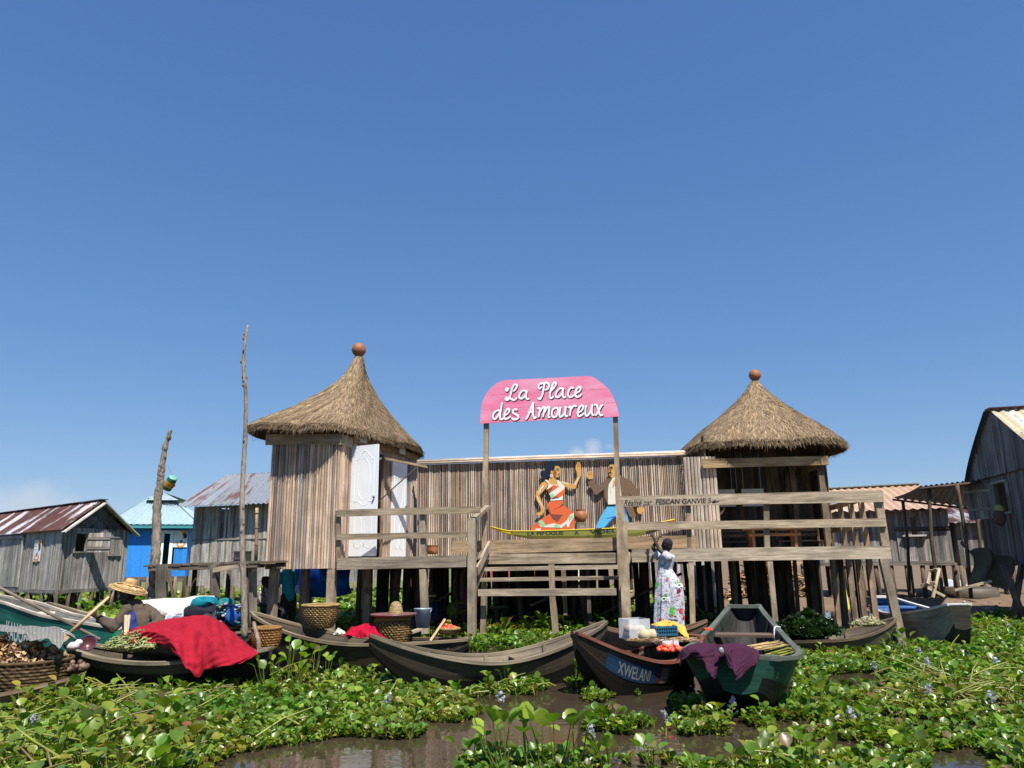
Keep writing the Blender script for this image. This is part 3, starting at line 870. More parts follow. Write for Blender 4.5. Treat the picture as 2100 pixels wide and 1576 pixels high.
# front newel posts of the steps
vpost(968, 1064, 968, 1332, -.02, 15, 'newel_post', (.95, .9, .84))
vpost(1277, 1068, 1287, 1310, -.02, 18, 'newel_post', (1.05, .95, .8))
vpost(1270, 1026, 1277, 1072, -.02, 15, 'newel_post', (1.0, .92, .8))
# the hand rail sloping back to the sign post
pA, pB = fa(968, 1068, -.05), fa(1000, 1040, 1.15)
part('handrail', 'beam', lambda k: k.bar(pA, pB, .10, .07, ZD, (.85, .8, .74)))
pA, pB = fa(978, 1172, .05), fa(1004, 1118, 1.2)
part('stringer', 'beam', lambda k: k.bar(pA, pB, .05, .17, ZD, (1.1, 1.05, .98)))
pA, pB = fa(972, 1195, .03), fa(990, 1150, .8)
part('stringer', 'beam', lambda k: k.bar(pA, pB, .045, .42, ZD, (.75, .7, .64)))
pA, pB = fa(1287, 1212, .1), fa(1290, 1140, 1.1)
part('stringer', 'beam', lambda k: k.bar(pA, pB, .045, .16, ZD, (.8, .75, .66)))
# steps
def step(p0, p1, v, hpx, dep, t_):
    a, b = fa(*p0, v), fa(*p1, v); h = (fa(p0[0], p0[1] - hpx / 2, v) - fa(p0[0], p0[1] + hpx / 2, v)).length
    part('step', 'beam', lambda k: k.hexa([a - ZD * h / 2, b - ZD * h / 2, b - ZD * h / 2 + VD * dep, a - ZD * h / 2 + VD * dep, a + ZD * h / 2, b + ZD * h / 2, b + ZD * h / 2 + VD * dep, a + ZD * h / 2 + VD * dep], t_, UD))
step((993, 1168), (1268, 1163), .85, 8, .26, (1.0, .97, .92))
step((983, 1190), (1268, 1185.5), .45, 7, .28, (.95, .9, .82))
step((980, 1216), (1264, 1214), .04, 14, .06, (1.05, 1.0, .92))
vpost(1131, 1158, 1133, 1210, .5, 11, 'step_bearer', (.9, .8, .68)); vpost(1133, 1221, 1140, 1300, .1, 12, 'stilt', (.85, .75, .62)); vpost(993, 1221, 991, 1306, .3, 11, 'stilt', (.8, .74, .66))
vpost(1281, 1120, 1284, 1235, .8, 10, 'stilt', (.8, .72, .62))
vpost(1156, 1165, 1160, 1262, 1.3, 8, 'stilt', (.7, .62, .52))
# side posts and side rails of the right end
vs_ = [(1.0, 1779), (1.75, 1746), (2.5, 1722), (3.2, 1706), (3.9, 1692)]
for v, px in vs_:
    b = fw(uR - .10, v, -.1); top = fw(uR - .10, v, zr - .03)
    part('stilt', 'beam', lambda k: k.bar(b, top, .095, .095, VD, pick([(.9, .76, .64), (.8, .66, .56)])))
for v in (1.0, 1.75, 2.6):
    part('post', 'beam', lambda k: k.bar(fw(uR - .10, v, zr), fw(uR - .12, v, zr + .88 - v * .02), .09, .09, VD, pick([(.85, .66, .5), (.75, .62, .5)])))
for z, h in ((.90, .10), (.42, .11)):
    part('rail', 'beam', lambda k: k.bar(fw(uR - .05, .05, zr + z), fw(uR - .12, 4.3, zr + z - .03), .05, h, ZD, (.8, .66, .5)))
part('rim_beam', 'beam', lambda k: k.bar(fw(uR - .04, .05, zr - .1), fw(uR - .1, 4.6, zr - .1), .06, .2, ZD, (.75, .68, .58)))
# dark stilts and cross bearers below the decks
for i in range(92):
    u = R.uniform(uL - .3, uR - .4); v = R.choice([1.5, 2.1, 2.8, 3.6, 4.2]) + R.uniform(-.2, .2)
    if u > uS - .2 and u < uE + .2 and v < 1.5: v += 1.2
    if u < uL + .6: v = max(v, 1.0)
    r_ = R.uniform(.035, .075); lx, ly = R.uniform(-.1, .1), R.uniform(-.1, .1)
    ztop = (zl if u < uE else zr) - .05
    q = R.random()
    if q < .6: part('stilt', 'pile', lambda k: k.tube(cr([fw(u + lx, v, -.3), fw(u + lx * .3 + R.uniform(-.03, .03), v + ly, .6), fw(u, v, ztop)], 4), r_, 7, jit((1, 1, 1), .35)))
    else: part('stilt', 'pile', lambda k: k.bar(fw(u + lx * .4, v, -.3), fw(u, v, ztop), r_ * 1.7, r_ * 1.7, VD, jit((1, 1, 1), .35)))
for v in (.5, 1.5, 2.4, 3.15):
    for (a, b, z) in ((uL + .3, uS, zl), (uS, uE, zl), (uE, uR, zr)):
        if v < 1 and a == uS: continue
        part('bearer', 'pile', lambda k: k.bar(fw(a, v, z - .12), fw(b, v, z - .12), .08, .12, ZD, (1, 1, 1)))
for i in range(5):
    u = R.uniform(uL + .5, uR - 1.5); v = R.uniform(1.6, 2.6)
    part('brace', 'pile', lambda k: k.tube([fw(u, v, R.uniform(.3, .6)), fw(u + R.uniform(.8, 1.8), v + .1, R.uniform(.4, 1.2))], .03, 6))
# ---------------------------------------------------------------- bamboo fence
vF = 3.2
fL, fR = fa(856, 1000, vF), fa(1413, 1000, vF)
fence = thing('bamboo_fence', V((fL.x, fL.y, zl)), 'tall screen fence of upright bamboo strips with a pale capping rail', 'fence')
FPAL = [tuple(min(1, 1.25 * x) for x in q) for q in [(.60, .52, .45), (.5, .42, .36), (.68, .6, .52), (.38, .32, .28), (.55, .45, .38), (.48, .36, .28), (.62, .53, .44), (.3, .26, .24), (.44, .42, .42), (.7, .62, .53)]]
FL = (fR - fL).length
def ftop(u):
    a, b = fa(860, 957, vF).z, fa(1395, 939, vF).z
    return a + (b - a) * u / FL + .035
k = MB(); slat_wall(k, fL, fR, zl - .02, ftop, .044, pal=FPAL, round_=True, rnd=.012, jitw=.3, gap=.013)
k.build('screen', MAT['slat'], fence)
k = MB(); f0_, f1_ = V((fL.x, fL.y, zl)), V((fR.x, fR.y, zl)); k.hexa([f0_ + VD * .03, f1_ + VD * .03, f1_ + VD * .045, f0_ + VD * .045, V((fL.x, fL.y, ftop(0))) + VD * .03, V((fR.x, fR.y, ftop(FL))) + VD * .03, V((fR.x, fR.y, ftop(FL))) + VD * .045, V((fL.x, fL.y, ftop(0))) + VD * .045], (.22, .17, .13)); k.t = [(.13, .10, .075)] * len(k.t); k.build('backing_mat', MAT['slat'], fence)
k = MB(); 
for dz, t_, dv_ in ((.07, (.9, .85, .78), .06), (.02, (.85, .72, .6), .085)):
    a, b = fL - VD * dv_, fR - VD * dv_; a.z, b.z = ftop(0) + dz, ftop(FL) + dz
    k.tube([a, (a + b) / 2 + ZD * .01, b], .028, 8, t_)
k.tube([V((fL.x, fL.y, ftop(0) + .10)) - VD * .02, V((fR.x, fR.y, ftop(FL) + .10)) + VD * .02], .03, 8, (.8, .78, .75))
k.build('capping_rail', MAT['slat'], fence)
for u in (.3, 1.6, 2.9, 4.2, 5.2):
    if u < FL:
        k = MB(); q = fL + UD * u + VD * .06; k.bar(V((q.x, q.y, zl)), V((q.x, q.y, ftop(u))), .07, .07, VD, (.8, .75, .7)); k.build('post', MAT['beam'], fence)

rear = thing('timber_platform', fw((uL + uE) / 2, 4.9, 0), 'added rear platform on crowded thin stilts, shading the space behind the bamboo fence', 'platform')  # invented platform, added so its deck and stilts darken the space below
k = MB(); u = uL - .6
while u < uE: k.bar(fw(u, 3.35, zl - .01), fw(u, 6.6, zl - .01), .16, .035, ZD, jit((.8, .78, .74), .2)); u += .17
k.build('deck', MAT['beam'], rear)
for i in range(88):
    u, v = R.uniform(uL - .2, uE + .1), R.choice([3.6, 4.3, 5.0, 5.8, 6.5]) + R.uniform(-.15, .15); l = R.uniform(-.1, .1)
    k = MB(); k.tube([fw(u + l, v, -.3), fw(u + l * .4, v, .7), fw(u, v, zl - .03)], R.uniform(.03, .065), 7, jit((1, 1, 1), .4)); k.build('stilt', MAT['pile'], rear)
for v in (3.5, 5.0, 6.5):
    k = MB(); k.bar(fw(uL + 1, v, zl - .12), fw(uE, v, zl - .12), .08, .12, ZD); k.build('bearer', MAT['pile'], rear)
# ---------------------------------------------------------------- painted cutouts on the fence
def crop4(x, y, v): return fa(950 + x / 4.148, 750 + y / 4.148, v)
def crop2(x, y, v): return fa(1080 + x / 8.077, 930 + y / 8.077, v)
def flat(root, name, layers, v0, m='gloss'):
    """layers: list of (polygon in zoomed photo coords, tint, lift) -> one mesh of thin painted plywood pieces"""
    k = MB()
    for poly, tint, lift, th in layers:
        pts = [crop2(x, y, v0) for x, y in poly]
        p2 = [((p - P0).dot(UD), p.z) for p in pts]
        o = fw(0, v0, 0)
        k.prism(p2, o, UD, ZD, -VD, lift, lift + th, tint)
    return k.build(name, MAT[m], root)
GOLD = srgbv(226, 170, 92); GOLDD = srgbv(150, 100, 60); HAIR = srgbv(30, 36, 52); ORG = srgbv(238, 112, 62); CRM = srgbv(240, 238, 222); MINT = srgbv(160, 224, 170); BRN = srgbv(134, 84, 66)
JKT = srgbv(126, 102, 80); SKYB = srgbv(100, 194, 240); SKYD = srgbv(28, 116, 205)
vC = 3.135
wm = thing('cutout_figure', crop2(420, 1285, vC), 'painted plywood cutout of a woman with black hair in orange and white dress', 'wall art')
flat(wm, 'hair', [([(225, 345), (232, 310), (262, 290), (300, 285), (300, 230), (310, 180), (350, 148), (420, 138), (490, 140), (540, 160), (562, 200), (556, 225), (520, 200), (475, 205), (465, 260), (430, 300), (410, 290), (395, 320), (405, 350), (350, 410), (320, 435), (270, 415), (240, 390)], HAIR, .016, .012)], vC)
flat(wm, 'face', [([(475, 205), (520, 198), (556, 228), (552, 270), (562, 310), (548, 330), (548, 360), (530, 395), (500, 402), (490, 440), (540, 470), (540, 560), (400, 540), (300, 470), (370, 440), (395, 380), (395, 310), (420, 290), (455, 270), (470, 230)], GOLD, .008, .012),
                  ([(455, 280), (480, 270), (500, 330), (490, 380), (500, 402), (490, 435), (450, 400), (440, 330)], GOLDD, .021, .003),
                  ([(498, 268), (540, 285), (538, 293), (500, 282)], HAIR, .021, .003), ([(495, 252), (545, 258), (545, 264), (495, 260)], HAIR, .021, .003),
                  ([(518, 345), (548, 338), (545, 358), (522, 356)], srgbv(150, 50, 40), .021, .003), ([(405, 290), (425, 285), (435, 310), (420, 335), (402, 320)], GOLD, .024, .004)], vC)
flat(wm, 'earring', [([(413 + 22 * math.cos(a * PI / 6), 375 + 28 * math.sin(a * PI / 6)) for a in range(12)], CRM, .028, .006), ([(413 + 8 * math.cos(a * PI / 4), 376 + 10 * math.sin(a * PI / 4)) for a in range(8)], HAIR, .034, .003)], vC)
flat(wm, 'arm', [([(310, 465), (250, 490), (215, 560), (165, 640), (150, 710), (170, 780), (230, 880), (245, 920), (230, 970), (165, 990), (160, 1008), (200, 1030), (250, 1028), (285, 985), (300, 920), (270, 850), (210, 700), (250, 660), (330, 570), (365, 510), (350, 470)], GOLD, .010, .012),
                 ([(285, 520), (240, 570), (190, 660), (200, 670), (250, 600), (295, 530)], CRM, .0225, .003), ([(170, 710), (200, 790), (265, 890), (270, 880), (210, 780), (185, 715)], CRM, .0225, .003)], vC)
flat(wm, 'arm', [([(555, 462), (640, 470), (710, 495), (770, 520), (800, 470), (840, 390), (835, 330), (812, 260), (815, 210), (840, 150), (880, 150), (900, 210), (897, 260), (908, 300), (895, 380), (850, 480), (815, 580), (795, 592), (700, 575), (630, 550), (560, 520)], GOLD, .010, .012),
                 ([(575, 475), (700, 505), (700, 520), (580, 492)], CRM, .0225, .003), ([(860, 400), (790, 530), (805, 535), (870, 410)], CRM, .0225, .003),
                 ([(838, 165), (846, 165), (848, 225), (840, 225)], GOLDD, .0225, .003), ([(860, 160), (867, 160), (866, 225), (858, 225)], GOLDD, .0225, .003), ([(880, 175), (886, 178), (880, 235), (873, 232)], GOLDD, .0225, .003)], vC)
flat(wm, 'bodice', [([(300, 445), (340, 440), (390, 515), (450, 525), (500, 520), (520, 545), (495, 445), (535, 450), (630, 555), (640, 630), (605, 690), (605, 775), (395, 790), (410, 745), (360, 640), (325, 600), (355, 560), (365, 510)], CRM, .024, .008),
                    ([(365, 590), (450, 525), (520, 545), (545, 545), (380, 665), (345, 620)], ORG, .032, .003), ([(325, 600), (370, 590), (440, 560), (410, 610), (380, 665), (345, 620)], BRN, .0352, .003),
                    ([(470, 710), (635, 585), (640, 640), (600, 700), (530, 735), (500, 730)], ORG, .032, .003), ([(385, 690), (430, 660), (465, 690), (410, 745)], MINT, .032, .003), ([(415, 745), (470, 712), (540, 738), (420, 765)], BRN, .032, .003)], vC)
flat(wm, 'skirt', [([(390, 790), (605, 775), (620, 860), (700, 920), (780, 985), (790, 1100), (792, 1275), (230, 1285), (80, 1282), (75, 1215), (145, 1190), (200, 1125), (390, 1000), (345, 900), (350, 840)], ORG, .014, .010),
                   ([(190, 1135), (250, 1100), (320, 1195), (450, 1160), (560, 1190), (660, 1120), (720, 1020), (782, 985), (785, 1060), (720, 1160), (705, 1225), (670, 1225), (660, 1170), (570, 1245), (470, 1230), (240, 1225)], CRM, .024, .003),
                   ([(192, 1135), (250, 1103), (318, 1195), (265, 1220)], MINT, .0275, .003), ([(465, 1178), (520, 1180), (580, 1245), (470, 1230)], MINT, .0275, .003), ([(690, 1060), (760, 1010), (765, 1060), (720, 1125)], MINT, .0275, .003),
                   ([(410, 1010), (600, 1020), (515, 1135), (460, 1085)], BRN, .024, .003), ([(360, 880), (385, 960), (480, 1110), (515, 1135), (440, 1080), (385, 1000), (355, 930)], BRN, .0275, .003),
                   ([(600, 830), (620, 860), (540, 900), (450, 930), (545, 890)], BRN, .024, .003), ([(150, 1250), (240, 1245), (232, 1283), (150, 1282)], CRM, .024, .003), ([(700, 1265), (760, 1255), (790, 1240), (792, 1275), (720, 1277)], MINT, .024, .003)], vC)
mn = thing('cutout_figure', crop2(1550, 1230, vC), 'painted plywood cutout of a man in brown jacket and sky blue trousers', 'wall art')
flat(mn, 'hair', [([(1375, 180), (1378, 140), (1420, 120), (1530, 125), (1570, 160), (1582, 220), (1578, 310), (1560, 370), (1540, 360), (1535, 250), (1490, 190), (1440, 175)], HAIR, .018, .012)], vC)
flat(mn, 'face', [([(1378, 180), (1440, 172), (1500, 190), (1540, 260), (1545, 400), (1450, 420), (1400, 400), (1375, 370), (1352, 315), (1368, 250)], GOLD, .010, .010),
                  ([(1375, 235), (1428, 225), (1432, 250), (1400, 290), (1385, 340), (1372, 300)], GOLDD, .0205, .003), ([(1372, 228), (1425, 226), (1426, 240), (1374, 246)], HAIR, .0236, .003), ([(1355, 318), (1395, 310), (1420, 335), (1400, 330), (1362, 340)], HAIR, .0236, .003),
                  ([(1385, 355), (1410, 350), (1405, 365), (1388, 366)], BRN, .0236, .003)], vC)
flat(mn, 'hand', [([(1030, 430), (1000, 370), (1003, 320), (1030, 300), (1080, 298), (1105, 325), (1105, 370), (1080, 430)], GOLD, .010, .010), ([(1830, 900), (1925, 895), (1930, 960), (1900, 1005), (1850, 1000), (1825, 960)], GOLD, .010, .010),
                  ([(1025, 320), (1032, 320), (1038, 365), (1030, 365)], GOLDD, .0205, .003), ([(1050, 312), (1057, 312), (1058, 362), (1050, 362)], GOLDD, .0205, .003), ([(1075, 318), (1082, 320), (1076, 365), (1068, 365)], GOLDD, .0205, .003)], vC)
flat(mn, 'trousers', [([(1345, 870), (1600, 860), (1640, 920), (1690, 1120), (1695, 1195), (1615, 1200), (1560, 1010), (1440, 1060), (1300, 1230), (1150, 1242), (1165, 1180), (1220, 1060)], SKYB, .012, .010),
                      ([(1440, 1050), (1560, 1010), (1450, 1075), (1310, 1225), (1290, 1225)], SKYD, .0225, .003), ([(1325, 1078), (1440, 1048), (1440, 1058), (1330, 1084)], SKYD, .0225, .003), ([(1615, 900), (1640, 920), (1665, 1010), (1640, 1010)], SKYD, .0225, .003)], vC)
flat(mn, 'shirt', [([(1400, 420), (1450, 410), (1560, 440), (1590, 800), (1580, 850), (1345, 855), (1350, 600), (1365, 500)], CRM, .016, .008), ([(1440, 430), (1490, 500), (1425, 580), (1430, 500)], GOLD, .0245, .003), ([(1380, 560), (1388, 560), (1400, 690), (1393, 690)], srgbv(190, 185, 165), .0245, .002)], vC)
flat(mn, 'belt', [([(1345, 850), (1600, 842), (1602, 872), (1345, 876)], HAIR, .0250, .004)], vC)
flat(mn, 'jacket', [([(1080, 450), (1100, 420), (1150, 540), (1200, 545), (1270, 480), (1330, 425), (1420, 415), (1365, 500), (1348, 620), (1350, 855), (1290, 730), (1285, 600), (1165, 690), (1140, 680), (1015, 500), (1030, 470)], JKT, .026, .010),
                    ([(1540, 390), (1600, 400), (1720, 450), (1790, 540), (1870, 650), (1900, 790), (1890, 860), (1800, 860), (1780, 780), (1690, 640), (1720, 780), (1820, 1050), (1760, 1080), (1700, 1040), (1640, 900), (1600, 860), (1575, 700), (1555, 500)], JKT, .026, .010),
                    ([(1690, 640), (1700, 640), (1735, 780), (1725, 780)], BRN, .0362, .002), ([(1640, 490), (1650, 490), (1600, 740), (1592, 740)], BRN, .0362, .002)], vC)
# ---------------------------------------------------------------- sign
sg = thing('arch_sign', fa(997, 1190, 1.2), 'pink rounded board reading La Place des Amoureux raised on two timber posts', 'sign')
vS = 1.2
def sx(x, y, v=vS): return fa(980 + x / 7.0, 765 + y / 7.0, v)
def sx2(x, y):
    p = sx(x, y); return ((p - P0).dot(UD), p.z)
outline = [(44, 740), (60, 520), (85, 410), (120, 330), (190, 240), (280, 165), (360, 130), (420, 120), (1000, 92), (1560, 62), (1630, 66), (1700, 100), (1800, 175), (1880, 245), (1930, 330), (1980, 440), (2015, 550), (2036, 640)]
def clip_y(poly, f, keep_above):
    out = []
    g = lambda p: (f(p[0]) - p[1]) * (1 if keep_above else -1)     # >0 keep
    for i in range(len(poly)):
        p, q = poly[i], poly[(i + 1) % len(poly)]
        gp, gq = g(p), g(q)
        if gp >= 0: out.append(p)
        if gp * gq < 0:
            t = gp / (gp - gq); out.append((p[0] + (q[0] - p[0]) * t, p[1] + (q[1] - p[1]) * t))
    return out
l1 = lambda x: 338 + (x - 110) * (-95 / 1790); l2 = lambda x: 542 + (x - 60) * (-102 / 1930)
bands = [clip_y(outline, lambda x: l1(x) - 1.2, True), clip_y(clip_y(outline, lambda x: l1(x) + 1.2, False), lambda x: l2(x) - 1.2, True), clip_y(outline, lambda x: l2(x) + 1.2, False)]
def pinkmat():
    t = NT('pink_paint'); ob = t.coord('Object')
    n = t.noise(ob, 1, 4, .6, (1.2, 1, 4)); n2 = t.noise(ob, 1, 5, .7, (3, 3, 34))
    c = t.mix(t.ramp(n, .3, .72), srgbv(240, 118, 158), srgbv(247, 172, 198))
    c = t.mix(t.rng(n2, .6, .75, 0, .3), c, srgbv(190, 90, 115))
    t.bump(n2, .15, .01)
    return t.fin(c, .5, .35)
k = MB()
for b in bands: k.prism([sx2(x, y) for x, y in b], fw(0, vS - .07, 0), UD, ZD, -VD, 0, .03, (1, 1, 1))
k.build('board', pinkmat(), sg)
k = MB()
for y in (200, 430, 640):
    a, b = sx(300 if y < 300 else 120, y + 20), sx(1740 if y > 300 else 1580, y - 72)
    k.bar(a + VD * -.03, b + VD * -.03, .03, .06, ZD, (.9, .8, .7))
k.build('batten', MAT['beam'], sg)
for (px0, y0, px1, y1, w_) in ((998, 868, 991, 1300, 11.5), (1261, 855, 1276, 1290, 11.5)):
    a, b = fa(px0, y0 - 30, vS), fa(px1, y1, vS); wd = .10
    k = MB(); k.bar(b, a, wd, .085, VD, (1.0, .9, .76)); k.build('post', MAT['beam'], sg)
# hand-lettered strokes traced at their size; white tubes over a black drop shadow
LET = {
 'L': [[(432, 232), (425, 255), (408, 262), (402, 238), (420, 228), (445, 240)], [(545, 168), (520, 175), (490, 230), (470, 310), (450, 370), (415, 395), (395, 380), (415, 362), (460, 368), (510, 395), (545, 378), (556, 352)], [(545, 168), (560, 185), (545, 230), (500, 275)]],
 'a1': [[(690, 262), (640, 262), (598, 310), (595, 360), (630, 372), (680, 330), (700, 262), (690, 330), (700, 378), (738, 375)]],
 'P': [[(915, 205), (885, 232), (868, 215), (880, 170), (940, 150), (1000, 152), (1020, 190), (1000, 235), (955, 250)], [(955, 160), (938, 250), (920, 330), (890, 380), (868, 372), (870, 355)]],
 'l': [[(1015, 300), (1080, 230), (1118, 170), (1105, 142), (1075, 170), (1040, 270), (1030, 350), (1055, 368), (1085, 340)]],
 'a2': [[(1220, 225), (1170, 232), (1122, 290), (1120, 345), (1155, 350), (1205, 300), (1222, 225), (1215, 300), (1228, 358), (1262, 345)]],
 'c': [[(1368, 232), (1350, 212), (1310, 245), (1290, 310), (1310, 350), (1350, 345), (1385, 315)]],
 'e1': [[(1395, 300), (1450, 272), (1475, 228), (1455, 205), (1415, 240), (1395, 310), (1420, 352), (1465, 335), (1485, 305)]],
 'd': [[(310, 545), (270, 545), (225, 590), (215, 650), (250, 665), (300, 600), (320, 545)], [(345, 430), (332, 520), (318, 600), (320, 665), (352, 668), (372, 645)]],
 'e2': [[(375, 620), (430, 585), (452, 540), (435, 518), (400, 550), (376, 620), (390, 665), (430, 658), (470, 625)]],
 's': [[(560, 545), (545, 525), (510, 540), (505, 580), (560, 610), (580, 645), (545, 672), (500, 668), (485, 645)]],
 'A': [[(795, 425), (770, 480), (735, 580), (700, 655), (678, 665)], [(795, 425), (790, 520), (790, 610), (810, 655), (838, 635)], [(715, 575), (760, 565), (805, 558)]],
 'm': [[(850, 525), (880, 508), (888, 540), (868, 652)], [(880, 580), (930, 505), (958, 500), (950, 560), (928, 650)], [(945, 590), (995, 500), (1022, 500), (1018, 570), (1010, 640), (1040, 630)]],
 'o': [[(1110, 505), (1070, 540), (1058, 600), (1080, 640), (1125, 625), (1150, 560), (1140, 510), (1110, 505)]],
 'u1': [[(1185, 490), (1175, 560), (1172, 625), (1200, 632), (1240, 580), (1260, 480), (1252, 570), (1262, 630), (1290, 615)]],
 'r': [[(1290, 510), (1325, 488), (1330, 530), (1315, 632)], [(1322, 560), (1360, 490), (1395, 475), (1410, 492)]],
 'e3': [[(1432, 580), (1490, 545), (1512, 495), (1490, 472), (1455, 505), (1430, 580), (1445, 628), (1490, 612), (1520, 580)]],
 'u2': [[(1550, 470), (1542, 550), (1545, 610), (1575, 615), (1620, 550), (1640, 462), (1632, 550), (1645, 612), (1672, 600)]],
 'x': [[(1665, 470), (1700, 462), (1730, 540), (1755, 610), (1795, 605)], [(1795, 460), (1770, 480), (1720, 570), (1685, 625)]],
}
HEAVY = {'L': 14, 'P': 13}
for col, dx, dy, lift, mtl in (((.02, .015, .02), 12, 11, .0315, 'paint'), ((.80, .77, .78), 0, 0, .036, 'paint')):
    k = MB()
    for ch, strokes in LET.items():
        for st in strokes:
            pts = cr([(x + dx, y + dy) for x, y in st], 5)
            P = [sx(p.x, p.y, vS - .07 - lift) for p in pts]
            n_ = len(P); rr_ = [.0135 * (1.0 + .25 * math.sin(PI * i / (n_ - 1))) * (.82 if i in (0, n_ - 1) else 1) * 1.4 for i in range(n_)]
            k.tube(P, rr_, 8, col, True, True, .12, VD)
    lo = k.build('lettering', MAT[mtl], sg)
    lo['label'] = 'white brush script lettering' if lift > .035 else 'black drop shadow of the lettering'
# ---------------------------------------------------------------- painted wishing canoe on the stage
vM = 2.1
pb = thing('painted_canoe', fa(1190, 1103, vM), 'small yellow and orange painted canoe lettered LA PIROGUE A VOEUX on the stage', 'model boat')
def mcan():
    xs = [(1006, 1081, 1083), (1040, 1089, 1096), (1075, 1090, 1103.5), (1110, 1089.5, 1105.5), (1190, 1087, 1105.5), (1260, 1084, 1103), (1310, 1080, 1099), (1345, 1074, 1091), (1384, 1066, 1070)]
    pts_t = cr([(a, b) for a, b, c in xs], 5); pts_b = cr([(a, c) for a, b, c in xs], 5)
    k = MB(); n_ = len(pts_t)
    YEL, ORA, OLV, DK = srgbv(232, 205, 60), srgbv(238, 120, 70), srgbv(138, 140, 66), (.035, .035, .032)
    rows = []
    for i in range(n_):
        s_ = math.sin(PI * i / (n_ - 1)) ** .6
        T, B_ = fa(pts_t[i].x, pts_t[i].y, vM - .135 * s_), fa(pts_b[i].x, pts_b[i].y, vM - .105 * s_)
        T2, B2 = T + VD * (.32 * s_ + .01), B_ + VD * (.16 * s_ + .01)
        M_ = T * .35 + B_ * .65 - VD * .015 * s_
        rows.append([T2, T2 - VD * .02 * s_ - ZD * .01, (B2 + T2) / 2 - VD * .03 - ZD * .0, B_ * .5 + B2 * .5 + ZD * .02, (T + B_) / 2 + VD * .03, T + VD * .015, T, M_, B_, B2, T2])
    for i in range(n_ - 1):
        f_ = i / (n_ - 1)
        for j in range(10):
            if j < 5: col = srgbv(205, 180, 70)
            elif j == 5: col = YEL
            elif j in (6,): col = ORA if (f_ < .07 or f_ > .84) else (YEL if f_ < .15 else OLV)
            elif j == 7: col = srgbv(225, 190, 60) if f_ < .16 else (OLV if f_ < .8 else DK)
            else: col = DK
            k.add([rows[i][j], rows[i + 1][j], rows[i + 1][j + 1], rows[i][j + 1]], [(0, 1, 2, 3)], col, None, True)
    k.build('hull', MAT['gloss'], pb)
    k = MB(); k.tube([r[6] + ZD * .004 for r in rows], .012, 6, YEL); k.tube([r[0] + ZD * .004 for r in rows], .012, 6, YEL); k.build('gunwale', MAT['gloss'], pb)
mcan()
DKG = plain('dark_green_ink', (.012, .03, .018), rough=.5, usetint=False)
vw = vM - .185
text_fit('LA PIROGUE', 'lettering', pb, fa(1081, 1095.5, vw), fa(1155, 1094.5, vw), ZD, .105, DKG, off_=.004)
text_fit('A', 'lettering', pb, fa(1178, 1094, vw), fa(1188, 1094, vw), ZD, .115, DKG, off_=.004)
text_fit('VOEUX', 'lettering', pb, fa(1209, 1092, vw), fa(1290, 1088, vw - .0), ZD, .115, DKG, off_=.004)
# stage floor the canoe stands on
def stg(k):
    z = fa(1130, 1107, 1.33).z - .025
    for i in range(14): k.bar(fw(fu(fa(1000, 1120, 1.33)), 1.42 + i * .13, z), fw(fu(fa(1428, 1110, 1.33)), 1.42 + i * .13, z + .0), .12, .04, ZD, jit((.95, .85, .7)))
part('deck', 'beam', stg)
# ---------------------------------------------------------------- clay pots
def pot(c, r, lab, prof, stand=None):
    k = MB(); k.lathe([(a * r, b * r) for a, b in prof], c, 28, (1.15, 1.05, 1))
    o = k.build('clay_pot', MAT['clay'], None, c)
    return tag(o, lab, 'pot')
cp = fa(1191, 1072, 2.75)
st_ = MB(); st_.lathe([(.001, 0), (.12, 0), (.11, .17), (.001, .17)], fa(1191, 1088, 2.75), 10, (1, .9, .8), None, False)
tag(st_.build('stump', MAT['bark'], None, fa(1191, 1088, 2.75)), 'short grey wood block carrying the round clay pot between the cutouts', 'wood block')
pot(cp, .145, 'round shiny terracotta pot on a wood block between the two painted figures', [(.01, .0), (.5, 0), (.8, .25), (.98, .7), (1.0, 1.0), (.9, 1.4), (.68, 1.68), (.6, 1.75), (.6, 1.85), (.7, 1.95), (.64, 1.97), (.54, 1.85), (.5, 1.7), (.6, 1.5), (.01, .2)])
cp = fa(887, 1137, .5)
pot(cp, .108, 'small orange flat-bottomed terracotta flower pot on the left deck edge', [(.01, .0), (.85, 0), (.98, .2), (1.04, .9), (1.0, 1.3), (1.0, 1.45), (1.08, 1.5), (1.08, 1.62), (1.0, 1.62), (.95, 1.5), (.92, .4), (.01, .3)])
# ---------------------------------------------------------------- village houses
def col_of(p):
    q = V(p) - CAM
    return CX + F_PX * q.dot(rt) / q.dot(fwd)
def wall_u(P, Q, px, z):
    """distance along the wall P->Q that is seen at photo column px"""
    P, Q = V(P), V(Q); P.z = Q.z = 0
    L = (Q - P).length; d = (Q - P).normalized()
    n = 600
    return min(((abs(col_of(P + d * (L * 1.6 * (i / n - .3)) + ZD * z) - px), L * 1.6 * (i / n - .3)) for i in range(n)))[1]
def flatz(p): return V((p.x, p.y, 0))
def stilts(root, pts, z, r=.05, m='pile', tall=0):
    for p in pts:
        k = MB(); l = R.uniform(-.06, .06)
        k.tube([V((p.x + l, p.y + R.uniform(-.05, .05), -.3)), V((p.x + l * .3, p.y, z * .5)), V((p.x, p.y, z))], [r * 1.1, r, r * .95], 7, pick([(2.2, 2.2, 2.1), (1, 1, 1), (1.4, 1.35, 1.3)], .2))
        k.build('stilt', MAT[m], root)
def lerp(a, b, t): return a + (b - a) * t
